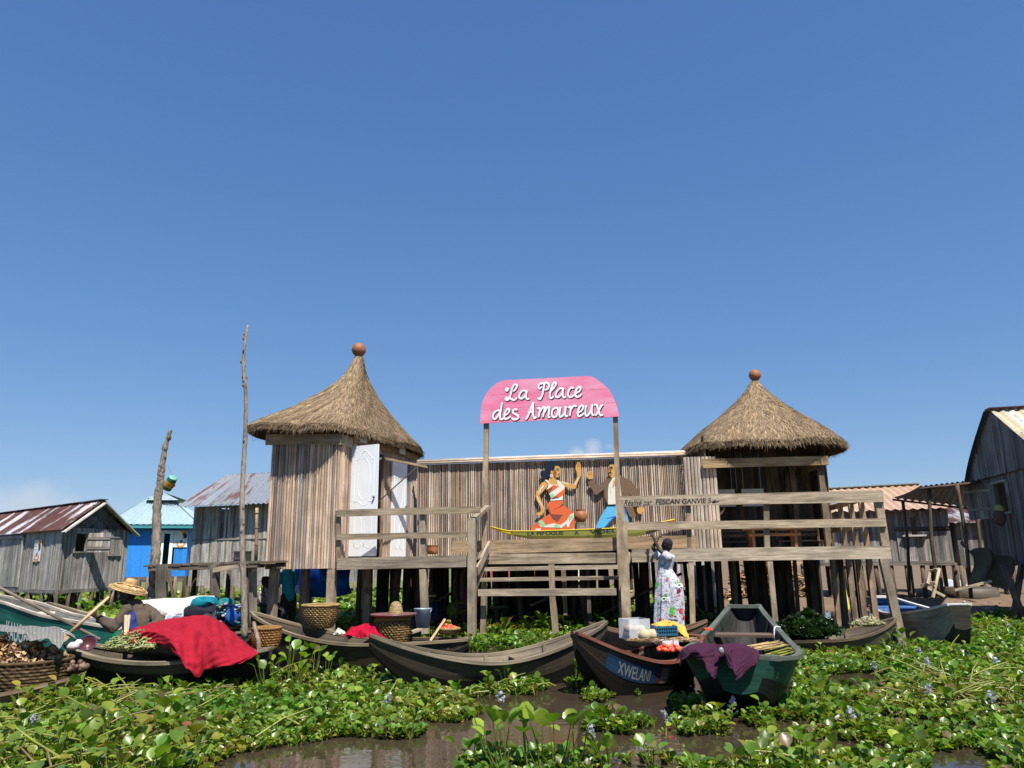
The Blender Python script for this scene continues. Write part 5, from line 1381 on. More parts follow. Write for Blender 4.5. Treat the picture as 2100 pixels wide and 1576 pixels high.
def jetty():
    D_ = 14.6
    a, b = at(306, 1165, D_ + .3), at(530, 1157, D_ - .5); d = flatz(b - a).normalized(); n = V((-d.y, d.x, 0))
    root = thing('plank_jetty', flatz((a + b) / 2), 'dark plank jetty on grey square posts beside the gnarled pole', 'jetty')
    k = MB()
    L = (b - a).length; i = 0
    while i * .22 < L: 
        p = a + (b - a) * (i * .22 / L) + ZD * (.03 + .012 * math.sin(i * 1.7)); k.bar(p - n * .05, p + n * .85 + ZD * R.uniform(-.02, .02), .2, .03, ZD, jit((.42, .4, .37), .3)); i += 1
    k.build('deck', MAT['beam'], root)
    k = MB(); k.bar(a, b, .07, .12, ZD, (.55, .5, .46)); k.bar(a + n * .8, b + n * .8, .07, .12, ZD, (.3, .28, .26)); k.bar(at(438, 1170, D_ - .3), at(505, 1160, D_ - .4), .05, .08, ZD, (1.0, .95, .88)); k.build('bearer', MAT['beam'], root)
    for (px, w_, t_, y1) in ((331, .15, .45, 1262), (440, .13, .42, 1292), (516, .13, .85, 1302)):
        k = MB(); k.bar(at(px, y1 + 15, D_ - .2), at(px + 1, 1158, D_ - .2), w_, w_, n, (t_, t_, t_)); k.build('post', MAT['beam'], root)
    for (x0, y0, x1, y1) in ((345, 1170, 364, 1275), (505, 1160, 509, 1290)):
        k = MB(); k.tube([at(x0, y0, D_ - .3), at(x1, y1, D_ - .6)], .03, 7, (.8, .75, .7)); k.build('brace', MAT['pile'], root)
    for q in (340, 400, 470, 520):
        k = MB(); k.tube([at(q, 1165, D_ + .9), flatz(at(q, 1165, D_ + .9)) - ZD * .2], .05, 7); k.build('post', MAT['pile'], root)
    c = at(497, 1146, D_ - .05); k = MB(); k.box(c, d * .12, n * .1, ZD * .115, (.04, .04, .04)); k.box(c + ZD * .125, d * .13, n * .11, ZD * .012, (.06, .06, .06)); k.bar(c - d * .13 - n * .11, c + d * .13 - n * .11, .012, .03, ZD, (.08, .08, .08))
    tag(k.build('black_box', MAT['plastic'], None, c - ZD * .115), 'small black box standing on the dark jetty', 'box')
jetty()
# ---------------------------------------------------------------- clutter on the mud bank
def tyre():
    c = gnd(2022, 1238, .05); c = c + V((0, .75, 0))
    root = thing('tractor_tyre', c, 'large worn mud coloured tractor tyre lying flat on the mud bank', 'tyre')
    prof = [(.42, .05), (.62, .02), (.74, .05), (.78, .13), (.775, .15), (.79, .17), (.775, .2), (.785, .23), (.77, .27), (.76, .36), (.70, .42), (.58, .43), (.46, .40), (.40, .34), (.40, .12), (.42, .05)]
    k = MB(); k.lathe([(a, b) for a, b in prof], c, 48, (.10, .078, .056)); k.build('tread', MAT['paint'], root)
    k = MB(); k.lathe([(.44, .41), (.58, .438), (.70, .428), (.72, .41)], c, 48, (.075, .066, .056)); k.build('sidewall', MAT['paint'], root)
tyre()
k = MB(); k.bar(at(1958, 1211, 17.3), at(2033, 1192, 17.0), .10, .05, ZD, (1.7, 1.6, 1.4)); tag(k.build('loose_plank', MAT['beam']), 'pale bare plank propped across the tractor tyre', 'plank')
def trestle():
    root = thing('broken_trestle', gnd(1915, 1225, .1), 'broken wooden trestle leaning on the mud near the tyre', 'trestle')
    D_ = 17.8
    for (x0, y0, x1, y1, w_) in ((1926, 1166, 1913, 1226, .06), (1907, 1170, 1902, 1198, .06), (1905, 1172, 1922, 1168, .05), (1888, 1202, 1918, 1196, .08), (1903, 1206, 1938, 1224, .06)):
        k = MB(); k.bar(at(x0, y0, D_), at(x1, y1, D_ - .2), w_, .04, VD, jit((1.2, 1.15, 1.05), .2)); k.build('leg' if abs(x0 - x1) < 15 else 'board', MAT['beam'], root)
trestle()
def debris():
    k = MB()
    for i in range(260):
        px, py = R.uniform(1600, 2120), R.choice([R.uniform(1196, 1222), R.uniform(1205, 1262)])
        D_ = R.uniform(16, 21); p = gnd(px, max(py, 1200), .17)
        if p.y > 24 or p.y < 15.2: continue
        p.z = .14 + .02 * R.random(); a = R.uniform(0, 6.28); l = R.uniform(.03, .16)
        if R.random() < .6: k.bar(p, p + V((math.cos(a) * l, math.sin(a) * l, R.uniform(0, .04))), .03, .02, ZD, pick([(.2, .14, .1), (.3, .22, .15), (.12, .09, .07), (.4, .36, .3)], .3))
        else: k.ball(p, (l * .35, l * .3, .025), pick([(.5, .5, .48), (.25, .17, .11), (.14, .1, .08), (.45, .4, .3)], .3), 7, 5)
    kind(k.build('litter', MAT['paint']), 'stuff')
debris()
def netting():
    a, b = at(1975, 1108, 19.4), at(2062, 1128, 18.6)
    k = MB()
    def f(u, v):
        p = lerp(a, b, u) - ZD * (.35 * math.sin(PI * u)); return p - ZD * (v * (.15 + .42 * u)) + V((0, .12 * math.sin(u * 9 + v * 3), 0))
    for i in range(30): k.tube([f(i / 29, j / 6) for j in range(7)], .006, 4, (.22, .20, .17))
    for j in range(13): k.tube([f(i / 20, j / 12) for i in range(21)], .006, 4, (.22, .20, .17))
    k.grid(lambda u, v: f(u, v) + V((0, .03, 0)), 20, 6, (.07, .062, .052))
    tag(k.build('fishing_net', MAT['cloth']), 'brown fishing net slung between a canopy pole and the tall dark house', 'net')
    c = at(2028, 1170, 18.2)
    k = MB(); k.grid(lambda u, v: c + V((-.42 + .84 * u + .08 * math.sin(v * 5), -.1 + .12 * math.sin(u * 11 + v * 2), .42 - .78 * v + .1 * math.sin(u * 5))), 24, 16, (.13, .115, .08))
    tag(k.build('hung_sack', MAT['cloth']), 'olive grey sacking hanging below the fishing net', 'sack')
    k = MB(); c = gnd(2000, 1212, .15) + V((0, 1.2, 0)); k.grid(lambda u, v: c + V((-.55 + 1.2 * u, .5 * v, .08 + .28 * math.sin(PI * u) * math.sin(PI * v) + .05 * math.sin(u * 17 + v * 4))), 30, 12, (.38, .40, .44))
    tag(k.build('tarpaulin', MAT['cloth']), 'crumpled grey plastic sheet heaped behind the tractor tyre', 'sheet')
netting()
def woodpile():
    k = MB(); c = gnd(1570, 1256, .05); c.y += 4.2; c.x += 1.5
    for i in range(620):
        x = R.gauss(0, .75); z = R.uniform(0, 1) ** 1.1 * max(.1, 1.35 - .55 * x * x)
        p = V((c.x + x, c.y + R.uniform(-.2, .3), .1 + z)); a = R.choice([R.gauss(0, .25), R.gauss(1.5, .5)]); l = R.uniform(.12, .5)
        d = V((math.cos(a), math.sin(a) * -1, R.gauss(0, .3))).normalized()
        k.tube([p - d * l / 2, p + d * l / 2], R.uniform(.015, .042), 6, pick([(1.3, 1.0, .7), (1.0, .8, .6), (1.6, 1.3, .95), (.6, .45, .35), (1.1, .7, .45)], .3))
    tag(k.build('firewood_pile', MAT['beam']), 'heap of split firewood stacked behind the right end of the platform', 'firewood')
    k = MB()
    for i in range(26):
        p = V((c.x + R.uniform(-.9, .3), c.y - .3, 1.25 + R.uniform(-.1, .16))); k.tube([p, p + V((R.uniform(.5, 1.0), R.uniform(-.1, .1), R.uniform(-.16, .12)))], .012, 5, jit((1.8, 1.5, .95), .2))
    tag(k.build('pole_bundle', MAT['beam']), 'bundle of thin straw coloured sticks lying on top of the firewood', 'sticks')
    q = at(1446, 1258, 19.3)
    k = MB(); k.grid(lambda u, v: V((q.x + (.30 + .06 * math.sin(v * 9)) * math.cos(u * 2 * PI) * (.4 + .75 * math.sin(PI * min(1, .12 + v * .85)) ** .6), q.y + .25 * math.sin(u * 2 * PI), .15 + 1.1 * v + .03 * math.sin(u * 19))), 26, 14, (.78, .78, .78))
    tag(k.build('white_sack', MAT['cloth']), 'tall white sack standing behind the platform stilts', 'sack')
woodpile()
k = MB(); q = at(1717, 1205, 19.0); k.grid(lambda u, v: q + V((-.12 + .3 * u + .1 * v, .1 * math.sin(u * 7), .5 - 1.0 * v + .05 * math.sin(u * 9))), 10, 10, (.75, .68, .12)); tag(k.build('yellow_cloth', MAT['cloth']), 'yellow cloth strip hanging by the dark doorway behind the right side posts', 'cloth')
# blue tarpaulin below the hut
def tarp():
    k = MB()
    tl, tr = at(606, 1166, 17.0), at(722, 1166, 16.8)
    def f(u, v):
        p = lerp(tl, tr, u); drop = lerp(.48, .62, math.sin(PI * (u * .8 + .1))) * v
        return p - ZD * drop + V((0, .12 * math.sin(u * 11 + v * 2.5) * (.4 + v) + .05 * math.sin(u * 23 - v * 6) - .25 * math.sin(PI * v) , 0))
    k.grid(f, 44, 22, (.012, .13, .55))
    tag(k.build('blue_tarpaulin', plain('tarpaulin', rough=.35, spec=.5, var=.08)), 'bright blue tarpaulin sheet hung below the slatted hut', 'tarpaulin')
tarp()
# ---------------------------------------------------------------- boats
WOODN, GREYN = (1, 1, 1), (1.25, 1.22, 1.15)
def boat(label, bow, stern, zm, beam, w0=.06, w1=.06, dep=.10, outer=(1, 1, 1), lower=(.3, .29, .27), inner=(.9, .88, .84), rim=(1.3, 1.2, 1.05), seats=(), ribs=3, m='hull', flare=.62, rake0=.35, rake1=.35, kexp=.7, low_frac=.42, rimw=.05, seat_t=(1.1, .95, .8), cat='canoe', sheer=2.0, rise0=.72, rise1=.72, hbp=None, cap=None, group='canoes moored at the platform'):
    bow, stern = V(bow), V(stern)
    zb_, zs = bow.z, stern.z
    b0, s0 = flatz(bow), flatz(stern); ax = (s0 - b0).normalized(); sd = V((-ax.y, ax.x, 0)); L = (s0 - b0).length
    root = thing('pirogue', lerp(b0, s0, .5), label, cat, group)
    N = 26
    def hb(t):
        if hbp:
            for (ta, ha), (tb, hb_) in zip(hbp[:-1], hbp[1:]):
                if ta <= t <= tb: q = (t - ta) / (tb - ta); return ha + (hb_ - ha) * q
        return (w0 * (1 - t) + w1 * t) / 2 + (beam - (w0 * (1 - t) + w1 * t)) / 2 * max(0, math.sin(PI * t)) ** kexp
    def gz(t):
        return zm + (zb_ - zm) * max(0, 1 - t / .62) ** sheer + (zs - zm) * max(0, (t - .38) / .62) ** sheer
    def kz(t):
        e0 = max(0, 1 - t / rake0) ** 2.2; e1 = max(0, (t - 1 + rake1) / rake1) ** 2.2
        return -dep + (zb_ * rise0 + dep) * e0 + (zs * rise1 + dep) * e1
    def cen(t): return lerp(b0, s0, t)
    def P(t, s, ins=0.0):
        """s in -1..1 across, -1 the left gunwale; ins = inward offset"""
        a = abs(s); h = max(.004, hb(t) - ins); g, kk = gz(t), kz(t) + ins
        if a > .5: q = (a - .5) / .5; w_ = h * (flare + (1 - flare) * q); z = kk + .03 + (g - kk - .03) * q
        else: w_ = h * flare * a / .5; z = kk + .03 * (a / .5) ** 2
        return cen(t) + sd * (w_ * (1 if s > 0 else -1)) + ZD * z
    S = [-1, -.86, -.72, -.6, -.5, -.25, 0, .25, .5, .6, .72, .86, 1]
    TS = [(i / N) ** (1.7 if hbp else 1) for i in range(N + 1)]
    k = MB(); ox = R.uniform(0, 60)
    for inn, sgn in ((0, 1), (.028, -1)):
        for i in range(N):
            for j in range(len(S) - 1):
                t0, t1 = TS[i], TS[i + 1]
                q = [P(t0, S[j], inn), P(t1, S[j], inn), P(t1, S[j + 1], inn), P(t0, S[j + 1], inn)]
                am = (abs(S[j]) + abs(S[j + 1])) / 2
                if inn: tn = inner
                else: tn = outer if am > .5 + .5 * low_frac else lower
                uv = [(ox + t0 * L, S[j]), (ox + t1 * L, S[j]), (ox + t1 * L, S[j + 1]), (ox + t0 * L, S[j + 1])]
                f = (0, 1, 2, 3) if sgn < 0 else (3, 2, 1, 0)
                k.add(q, [f], tn, [[uv[x] for x in f]], True)
    for t, rev in ((0, False), (1, True)):
        q = [P(t, s) for s in S]; f = list(range(len(S)))
        k.add(q, [f if not rev else f[::-1]], cap or tuple(x * .9 for x in outer))
        q2 = [P(t, s, .028) + ax * (.02 if t == 0 else -.02) for s in S]; k.add(q2, [f if rev else f[::-1]], inner)
    k.build('hull', MAT[m], root)
    for s in (-1, 1):
        k = MB(); k.strip([P(q, s, .008) + ZD * .008 for q in TS], rimw, .035, sd, rim)
        k.build('gunwale', MAT[m], root)
    for i in range(ribs):
        t = (i + 1) / (ribs + 1)
        k = MB()
        pts = [P(t, s, .04) for s in S]
        for a, b in zip(pts[:-1], pts[1:]): k.bar(a, b, .05, .03, ZD, tuple(x * .8 for x in inner))
        k.build('rib', MAT[m], root)
    for t, dz, w_ in seats:
        z = gz(t) - dz
        k = MB(); kk_ = kz(t) + .03; h = hb(t) * (flare + (1 - flare) * max(0, min(1, (z - kk_) / max(.01, gz(t) - kk_)))) - .035
        a, b = cen(t) - sd * h + ZD * z, cen(t) + sd * h + ZD * z
        k.bar(a, b, w_, .03, ZD, seat_t); k.build('seat', MAT[m], root)
    if w0 > .15:
        k = MB(); k.bar(P(0.015, -1) + ZD * .012, P(0.015, 1) + ZD * .012, .10, .045, ZD, tuple(x * 1.1 for x in rim)); k.build('stem_board', MAT[m], root)
    if w1 > .15:
        k = MB(); k.bar(P(0.985, -1) + ZD * .012, P(0.985, 1) + ZD * .012, .14, .045, ZD, tuple(x * 1.1 for x in rim)); k.build('stern_board', MAT[m], root)
    return dict(root=root, P=P, cen=cen, gz=gz, kz=kz, hb=hb, ax=ax, sd=sd, L=L)
MAT['hullpaint'] = wood('painted_hull', (.95, .95, .95), (.62, .62, .6), (.2, .18, .16), (1.4, 24), stain=.6, rough=.6)
b5 = boat('long dark weathered canoe with high pointed bow, carrying the big basket and red cloth', at(516, 1258, 11.2), at(962, 1313, 10.3), .40, .85, .05, .06, outer=(.28, .26, .22), lower=(.05, .048, .046), inner=(.6, .55, .5), rim=(1.2, 1.05, .86), seats=[(.72, .08, .3), (.9, .08, .2)], ribs=4, rimw=.06, low_frac=.45)
b6 = boat('empty grey canoe with tarred waterline in front of the steps', at(757, 1304, 9.35), at(1243, 1277, 10.1), .25, .86, .05, .10, outer=(.42, .41, .37), lower=(.055, .053, .05), inner=(1.1, 1.03, .95), rim=(1.15, 1.08, .95), seats=[(.62, .06, .14)], ribs=3, rimw=.06, low_frac=.35)
b7 = boat('narrow dark canoe with red rim and blue lettered side panel, loaded with market goods', at(1178, 1300, 8.75), at(1428, 1306, 9.78), .30, .95, .10, .16, outer=(.24, .21, .19), lower=(.05, .048, .046), inner=(.8, .75, .7), rim=(1.1, .5, .42), seats=[(.35, .1, .16)], ribs=3, rimw=.06)
b8 = boat('green painted boat with grey inside, seen end on with a purple cloth over its rim', at(1514, 1352, 7.42), at(1526, 1243, 11.7), .45, 1.30, .72, .46, outer=(.025, .105, .07), lower=(.014, .02, .017), inner=(.045, .045, .043), rim=(.12, .135, .115), cap=(.02, .085, .057), seats=[(.70, .07, .36)], ribs=4, m='hullpaint', flare=.55, rake0=.26, rake1=.4, low_frac=.36, kexp=.9, rimw=.07, rise0=.42, hbp=[(0, .27), (.012, .36), (.03, .44), (.06, .51), (.12, .56), (.22, .585), (.4, .56), (.6, .49), (.8, .36), (1, .21)], seat_t=(.15, .105, .08))
b9 = boat('low dark canoe heaped with green leaves behind the right platform corner', at(1836, 1270, 12.3), at(1585, 1318, 12.2), .22, .85, .06, .06, outer=(.6, .56, .5), lower=(.12, .12, .11), inner=(.8, .75, .7), rim=(1.0, .85, .7), seats=[], ribs=2)
b10 = boat('white hulled boat with bright blue inside moored at the right of the platform', at(1968, 1241, 12.3), at(1806, 1224, 16.2), .40, 1.10, .32, .34, outer=(.36, .35, .30), lower=(.06, .058, .05), inner=(.06, .16, .40), rim=(.85, .85, .8), seats=[(.55, .05, .3), (.8, .04, .3)], ribs=2, m='hullpaint', flare=.7, rake0=.16, rake1=.2, low_frac=.3, kexp=1.0, rimw=.06, rise0=.45, cap=(.05, .048, .034), seat_t=(.09, .2, .46))
b1 = boat('dark green canoe with white lettering on its side at the far left', at(-70, 1212, 13.4), at(262, 1292, 11.3), .80, .48, .05, .06, sheer=1.15, outer=(.02, .16, .12), lower=(.02, .13, .10), inner=(.42, .4, .36), rim=(.62, .54, .44), seats=[(.5, .06, .2)], ribs=3, m='hullpaint', low_frac=.3, rimw=.05)
b2 = boat('plain grey canoe beached behind the green lettered one', at(97, 1238, 15.6), at(300, 1290, 13.6), .45, .85, .06, .06, outer=(1.6, 1.5, 1.35), lower=(.9, .85, .8), inner=(1.3, 1.2, 1.1), rim=(1.8, 1.65, 1.45), ribs=2)
b3 = boat('flat dark canoe under the red cloth and green produce', at(152, 1323, 9.75), at(556, 1332, 9.6), .34, .95, .30, .10, outer=(.45, .44, .41), lower=(.07, .07, .068), inner=(.6, .56, .5), rim=(1.35, 1.3, 1.15), seats=[(.3, .05, .3)], ribs=2, low_frac=.7, rimw=.10, sheer=2.6)
b4 = boat('low canoe carrying brown baskets at the left picture edge', at(168, 1386, 8.75), at(-200, 1395, 8.4), .16, .95, .08, .08, outer=(.9, .8, .7), lower=(.3, .28, .25), inner=(.5, .46, .4), rim=(1.3, 1.1, .9), ribs=2)
b12 = boat('small dark canoe under the girl beside the sign post', at(1208, 1279, 13.3), at(1450, 1274, 13.1), .20, .62, .06, .08, outer=(.7, .6, .5), lower=(.2, .19, .17), inner=(.8, .7, .6), rim=(1.2, .9, .75), ribs=2)
b13 = boat('pale canoe lying beyond the steps behind the platform', at(1100, 1252, 20.5), at(1300, 1212, 19.5), .55, 1.0, .1, .1, outer=(2.6, 2.5, 2.3), lower=(1.4, 1.3, 1.2), inner=(1.5, 1.4, 1.3), rim=(2.8, 2.7, 2.5), ribs=1)
def side_text(s, b, t0, t1, sgn, hfrac, size, m):
    """lettering following a hull side: each glyph vertex is laid on the hull surface"""
    cu = bpy.data.curves.new('lettering', 'FONT'); cu.body = s; cu.size = 1; cu.offset = .012
    o = bpy.data.objects.new('lettering', cu); COL.objects.link(o); bpy.context.view_layer.update()
    me = bpy.data.meshes.new_from_object(o.evaluated_get(bpy.context.evaluated_depsgraph_get())); bpy.data.objects.remove(o)
    xs = [v.co.x for v in me.vertices]; w_ = max(xs) or 1
    o0 = WO[b['root'].name]
    for v in me.vertices:
        t = t0 + (t1 - t0) * v.co.x / w_
        s_ = sgn * (hfrac + (v.co.y - .35) * size)
        p = b['P'](t, s_, -.006)
        v.co = p - o0
    me.materials.clear(); me.materials.append(m)
    q = bpy.data.objects.new('lettering', me); COL.objects.link(q); q.parent = b['root']; WO[q.name] = o0
    return q
def side_panel(b, t0, t1, sgn, s0, s1, tints):
    k = MB(); n = 16
    for i in range(n):
        a, c = lerp(t0, t1, i / n), lerp(t0, t1, (i + 1) / n)
        for j in range(4):
            e, f = lerp(s0, s1, j / 4), lerp(s0, s1, (j + 1) / 4)
            q = [b['P'](a, sgn * e, -.003), b['P'](c, sgn * e, -.003), b['P'](c, sgn * f, -.003), b['P'](a, sgn * f, -.003)]
            tn = [x for l, x in tints if (i + .5) / n <= l][0]
            k.add(q, [(0, 1, 2, 3) if sgn < 0 else (3, 2, 1, 0)], tn, [[(a * 3, e), (c * 3, e), (c * 3, f), (a * 3, f)]], True)
    return k.build('painted_panel', MAT['hullpaint'], b['root'])
WPAINT = plain('white_lettering_paint', (.19, .21, .22), rough=.6, usetint=False, var=.35, scale=14)
sg7 = -1 if b7['P'](.4, -1).y < b7['P'](.4, 1).y else 1
side_panel(b7, .13, .54, sg7, .72, .93, [(.74, (.020, .055, .115)), (.82, (.16, .035, .03)), (.92, (.22, .22, .2)), (1, (.04, .10, .07))])
side_text('XWELANI', b7, .19, .385, sg7, .82, .20, WPAINT)
sg1 = -1 if b1['P'](.4, -1).y < b1['P'](.4, 1).y else 1
side_text('KAUOMEY', b1, .39, .58, sg1, .80, .22, plain('chalk_white_paint', (.5, .52, .5), rough=.7, usetint=False, var=.2))
# white smears and bare wood scars on the dark hulls belong to the hull material
# ---------------------------------------------------------------- cargo helpers
def basket(name, c, r0, r1, h, label, tint=(1, 1, 1), cat='basket', rim=True, rows=12, m='straw', bulge=.09):
    root = thing(name, c, label, cat)
    k = MB(); n = 64; vs = []
    prof = []
    for i in range(rows * 2 + 1):
        t = i / (rows * 2); r = lerp(r0, r1, t ** .7) + bulge * r1 * math.sin(PI * t)
        prof.append((r, h * t))
    V_ = []; F_ = []; U_ = []; T_ = []
    for i, (r, z) in enumerate(prof):
        for q in range(n):
            th = 2 * PI * q / n; wv = .014 * math.cos(th * n / 2 + PI * (i // 2 % 2)) + (.006 if i % 2 else -.003)
            V_.append(c + V(((r + wv) * math.cos(th), (r + wv) * math.sin(th), z)))
    for i in range(len(prof) - 1):
        for q in range(n):
            q2 = (q + 1) % n; F_.append((i * n + q, i * n + q2, (i + 1) * n + q2, (i + 1) * n + q)); U_.append([(q * .02, i * .03), (q * .02 + .02, i * .03), (q * .02 + .02, i * .03 + .03), (q * .02, i * .03 + .03)])
    for f_, u_ in zip(F_, U_):
        q = f_[0] % n; i = f_[0] // n; k_ = (1.25 if (q // 2 + i // 2) % 2 else .62) * R.uniform(.8, 1.2)
        k.add([V_[x] for x in f_], [(0, 1, 2, 3)], tuple(x * k_ for x in tint), [u_], True)
    k.lathe([(r0 * .98, .01), (.001, .012)], c, 24, tint)
    k.lathe([(r - .02, z) for r, z in prof[::-1][::3]] + [(.001, .02)], c, 24, tuple(x * .8 for x in tint))
    k.build('weave', MAT[m], root)
    if rim:
        k = MB(); k.tube([c + V(((r1 + .004) * math.cos(2 * PI * i / 30), (r1 + .004) * math.sin(2 * PI * i / 30), h)) for i in range(31)], .02, 7, tuple(x * 1.05 for x in tint), False); k.build('rim', MAT[m], root)
    return root
def heap(name, c, rx, ry, h, n, pal, label, cat, size=(.03, .08), kindf='stick', m='beam', knd=None, seed=1, ball=.03):
    rs = random.Random(seed); k = MB()
    for i in range(n):
        a = rs.uniform(0, 6.28); q = math.sqrt(rs.random()); x, y = q * math.cos(a), q * math.sin(a)
        z = h * (1 - q * q) * rs.uniform(.45, 1.0) * (1 + .35 * math.sin(x * 5 + seed) * math.sin(y * 4 + 1.3 * seed + x * 3))
        p = V(c) + V((x * rx, y * ry, z)); t_ = rs.choice(pal); f = rs.uniform(.8, 1.2); t_ = tuple(v * f for v in t_)
        if kindf == 'ball': k.ball(p, ball * rs.uniform(.8, 1.2), t_, 8, 6)
        elif kindf == 'leaf':
            d = V((rs.gauss(0, 1), rs.gauss(0, 1), rs.gauss(.2, .6))).normalized(); l = rs.uniform(*size); s = d.cross(V((rs.gauss(0, 1), rs.gauss(0, 1), 1))).normalized() * l * .28
            k.add([p - d * l / 2, p + s, p + d * l / 2, p - s], [(0, 1, 2, 3)], t_)
        else:
            d = V((rs.gauss(0, 1), rs.gauss(0, 1), rs.gauss(0, .45))).normalized(); l = rs.uniform(*size)
            k.tube([p - d * l / 2, p + V((0, 0, rs.uniform(-.01, .02))), p + d * l / 2], rs.uniform(.004, .009), 5, t_)
    k.ball(V(c), (rx * .86, ry * .86, h * .4), tuple(x * .55 for x in pal[0]), 18, 10)
    o = k.build(name, MAT[m], None, c)
    return tag(o, label, cat)
def netmat():
    t = NT('knotted_net'); uv = t.coord('UV')
    w1 = t.new('ShaderNodeTexWave'); w1.inputs['Scale'].default_value = 11; w1.inputs['Distortion'].default_value = 2.2; w1.inputs['Detail'].default_value = 3; t.link(uv, w1.inputs[0])
    c = t.mix(t.ramp(w1.outputs['Fac'], .15, .7), (.12, .11, .10), (.58, .57, .53)); t.bump(w1.outputs['Fac'], .8, .03)
    return t.fin(c, .9, .1)
MAT['netting'] = netmat()
def drape(name, cols, label, tint, m='cloth', cat='cloth', n=40, folds=.03, back=.5, seed=2, hang=.0, fseed=0):
    """cloth over cargo: cols = (px, y_top, y_bottom, D_top, D_bottom)"""
    rs = random.Random(seed); xs = [c[0] for c in cols]
    def interp(px, i):
        for a, b in zip(cols[:-1], cols[1:]):
            if a[0] <= px <= b[0]:
                t = (px - a[0]) / (b[0] - a[0]); t = t * t * (3 - 2 * t) if i < 3 else t
                return a[i] + (b[i] - a[i]) * t
        return cols[-1][i]
    def f(u, v):
        px = lerp(xs[0], xs[-1], u); yt, yb, dt, db = [interp(px, i) for i in (1, 2, 3, 4)]
        w1 = u * 8.5 - v * 3.0 + fseed + .7 * math.sin(v * 4 + u * 3); w2 = u * 17 + v * 4.5 + fseed * 2 + .9 * math.sin(u * 11)
        fold = folds * (1.1 * (.55 - abs(math.sin(w1))) + .5 * (.5 - abs(math.sin(w2))) + .16 * math.sin(u * 61 + v * 23) * math.sin(v * 31 - u * 13)) * min(1, v * 2.5) * min(1, 8 * u * (1 - u) + .2)
        if v < .25:          # far side
            q = v / .25; top = at(px, yt, dt); p = top + V((0, back * (1 - q), -(.35 * back) * (1 - q) ** 1.5))
            return p + V((0, 0, fold * .4))
        q = (v - .25) / .75
        y = lerp(yt, yb, q); D_ = lerp(dt, db, math.sin(q * PI / 2) ** .8)
        p = at(px, y, D_)
        return p + V((fold * .5, -fold, fold * .3))
    k = MB(); k.grid(f, n * 2, n, tint, True, (2, 2))
    o = k.build(name, MAT[m]); return tag(o, label, cat)
RED = srgb(188, 38, 58)
drape('red_cloth', [(249, 1312, 1314, 9.6, 9.5), (262, 1296, 1318, 9.75, 9.45), (285, 1284, 1320, 9.8, 9.4), (320, 1275, 1318, 9.85, 9.4), (345, 1271, 1327, 9.85, 9.1), (365, 1268, 1348, 9.85, 9.0), (385, 1264, 1372, 9.85, 8.95), (403, 1261, 1387, 9.85, 8.93), (411, 1260, 1387, 9.85, 8.93), (420, 1261, 1372, 9.85, 8.93), (440, 1270, 1369, 9.85, 8.93), (465, 1293, 1366, 9.8, 8.95), (490, 1314, 1361, 9.75, 9.0), (512, 1328, 1352, 9.7, 9.1), (527, 1334, 1343, 9.65, 9.2)],
      'large bright red cloth draped over cargo in front of the straw-hatted person', RED, folds=.085, n=60, back=.55)
drape('red_cloth', [(706, 1300, 1305, 10.6, 10.45), (722, 1286, 1306, 10.7, 10.4), (745, 1280, 1308, 10.75, 10.4), (768, 1278, 1309, 10.75, 10.35), (778, 1292, 1310, 10.7, 10.35), (790, 1306, 1312, 10.5, 10.35)],
      'smaller crimson cloth crumpled in the long dark canoe by the dish-topped basket', srgb(205, 24, 62), folds=.05, back=.3, fseed=2, n=30)
drape('cream_cloth', [(683, 1300, 1302, 10.7, 10.5), (694, 1288, 1300, 10.7, 10.5), (708, 1296, 1300, 10.7, 10.5)], 'small cream rag in the long dark canoe beside the crimson cloth', (.5, .47, .41), folds=.05, back=.12, n=12)
drape('purple_cloth', [(1394, 1352, 1368, 7.50, 7.40), (1404, 1328, 1352, 7.56, 7.3), (1418, 1322, 1342, 7.58, 7.28), (1436, 1320, 1352, 7.6, 7.26), (1452, 1319, 1380, 7.6, 7.25), (1466, 1319, 1393, 7.6, 7.24), (1474, 1320, 1390, 7.6, 7.24), (1480, 1321, 1350, 7.58, 7.26), (1486, 1321, 1342, 7.58, 7.27), (1496, 1320, 1372, 7.6, 7.25), (1512, 1320, 1395, 7.6, 7.24), (1526, 1321, 1388, 7.6, 7.26), (1542, 1326, 1366, 7.58, 7.30), (1558, 1336, 1346, 7.52, 7.36)],
      'dark purple cloth hanging in folds over the rim of the green boat', srgb(84, 46, 70), folds=.055, back=.28, n=50, fseed=1)
k = MB(); q = at(1479, 1335, 7.24); k.ball(q, (.026, .022, .032), (.2, .2, .2)); tag(k.build('steel_ball', MAT['plastic']), 'grey metal knob on the rim of the green boat between the purple cloth folds', 'knob')
# straw bundles in the green boat
def bundle(name, p, q, r, n, pal, label, m='beam', cat='bundle'):
    k = MB(); p, q = V(p), V(q); d = (q - p)
    for i in range(n):
        o1 = V((R.gauss(0, r), R.gauss(0, r), abs(R.gauss(0, r)))); o2 = o1 * R.uniform(.6, 1.3) + V((R.gauss(0, r * .3),) * 3)
        a, b = R.uniform(0, .25), R.uniform(.75, 1.05)
        k.tube([p + d * a + o1, p + d * .5 + (o1 + o2) / 2, p + d * b + o2], R.uniform(.003, .006), 4, pick(pal, .2))
    return tag(k.build(name, MAT[m]), label, cat)
bundle('reed_bundle', at(1526, 1337, 7.85), at(1606, 1325, 8.15), .019, 150, [(1.7, 1.5, .9), (1.5, 1.25, .7), (1.9, 1.7, 1.1)], 'bundle of dry straw coloured reeds lying inside the green boat')
bundle('green_stalks', at(1575, 1352, 7.75), at(1620, 1340, 7.95), .03, 90, [(.9, 1.1, .2), (.7, 1.0, .2), (1.2, 1.2, .4)], 'green and yellow stalks lying at the near corner of the green boat')
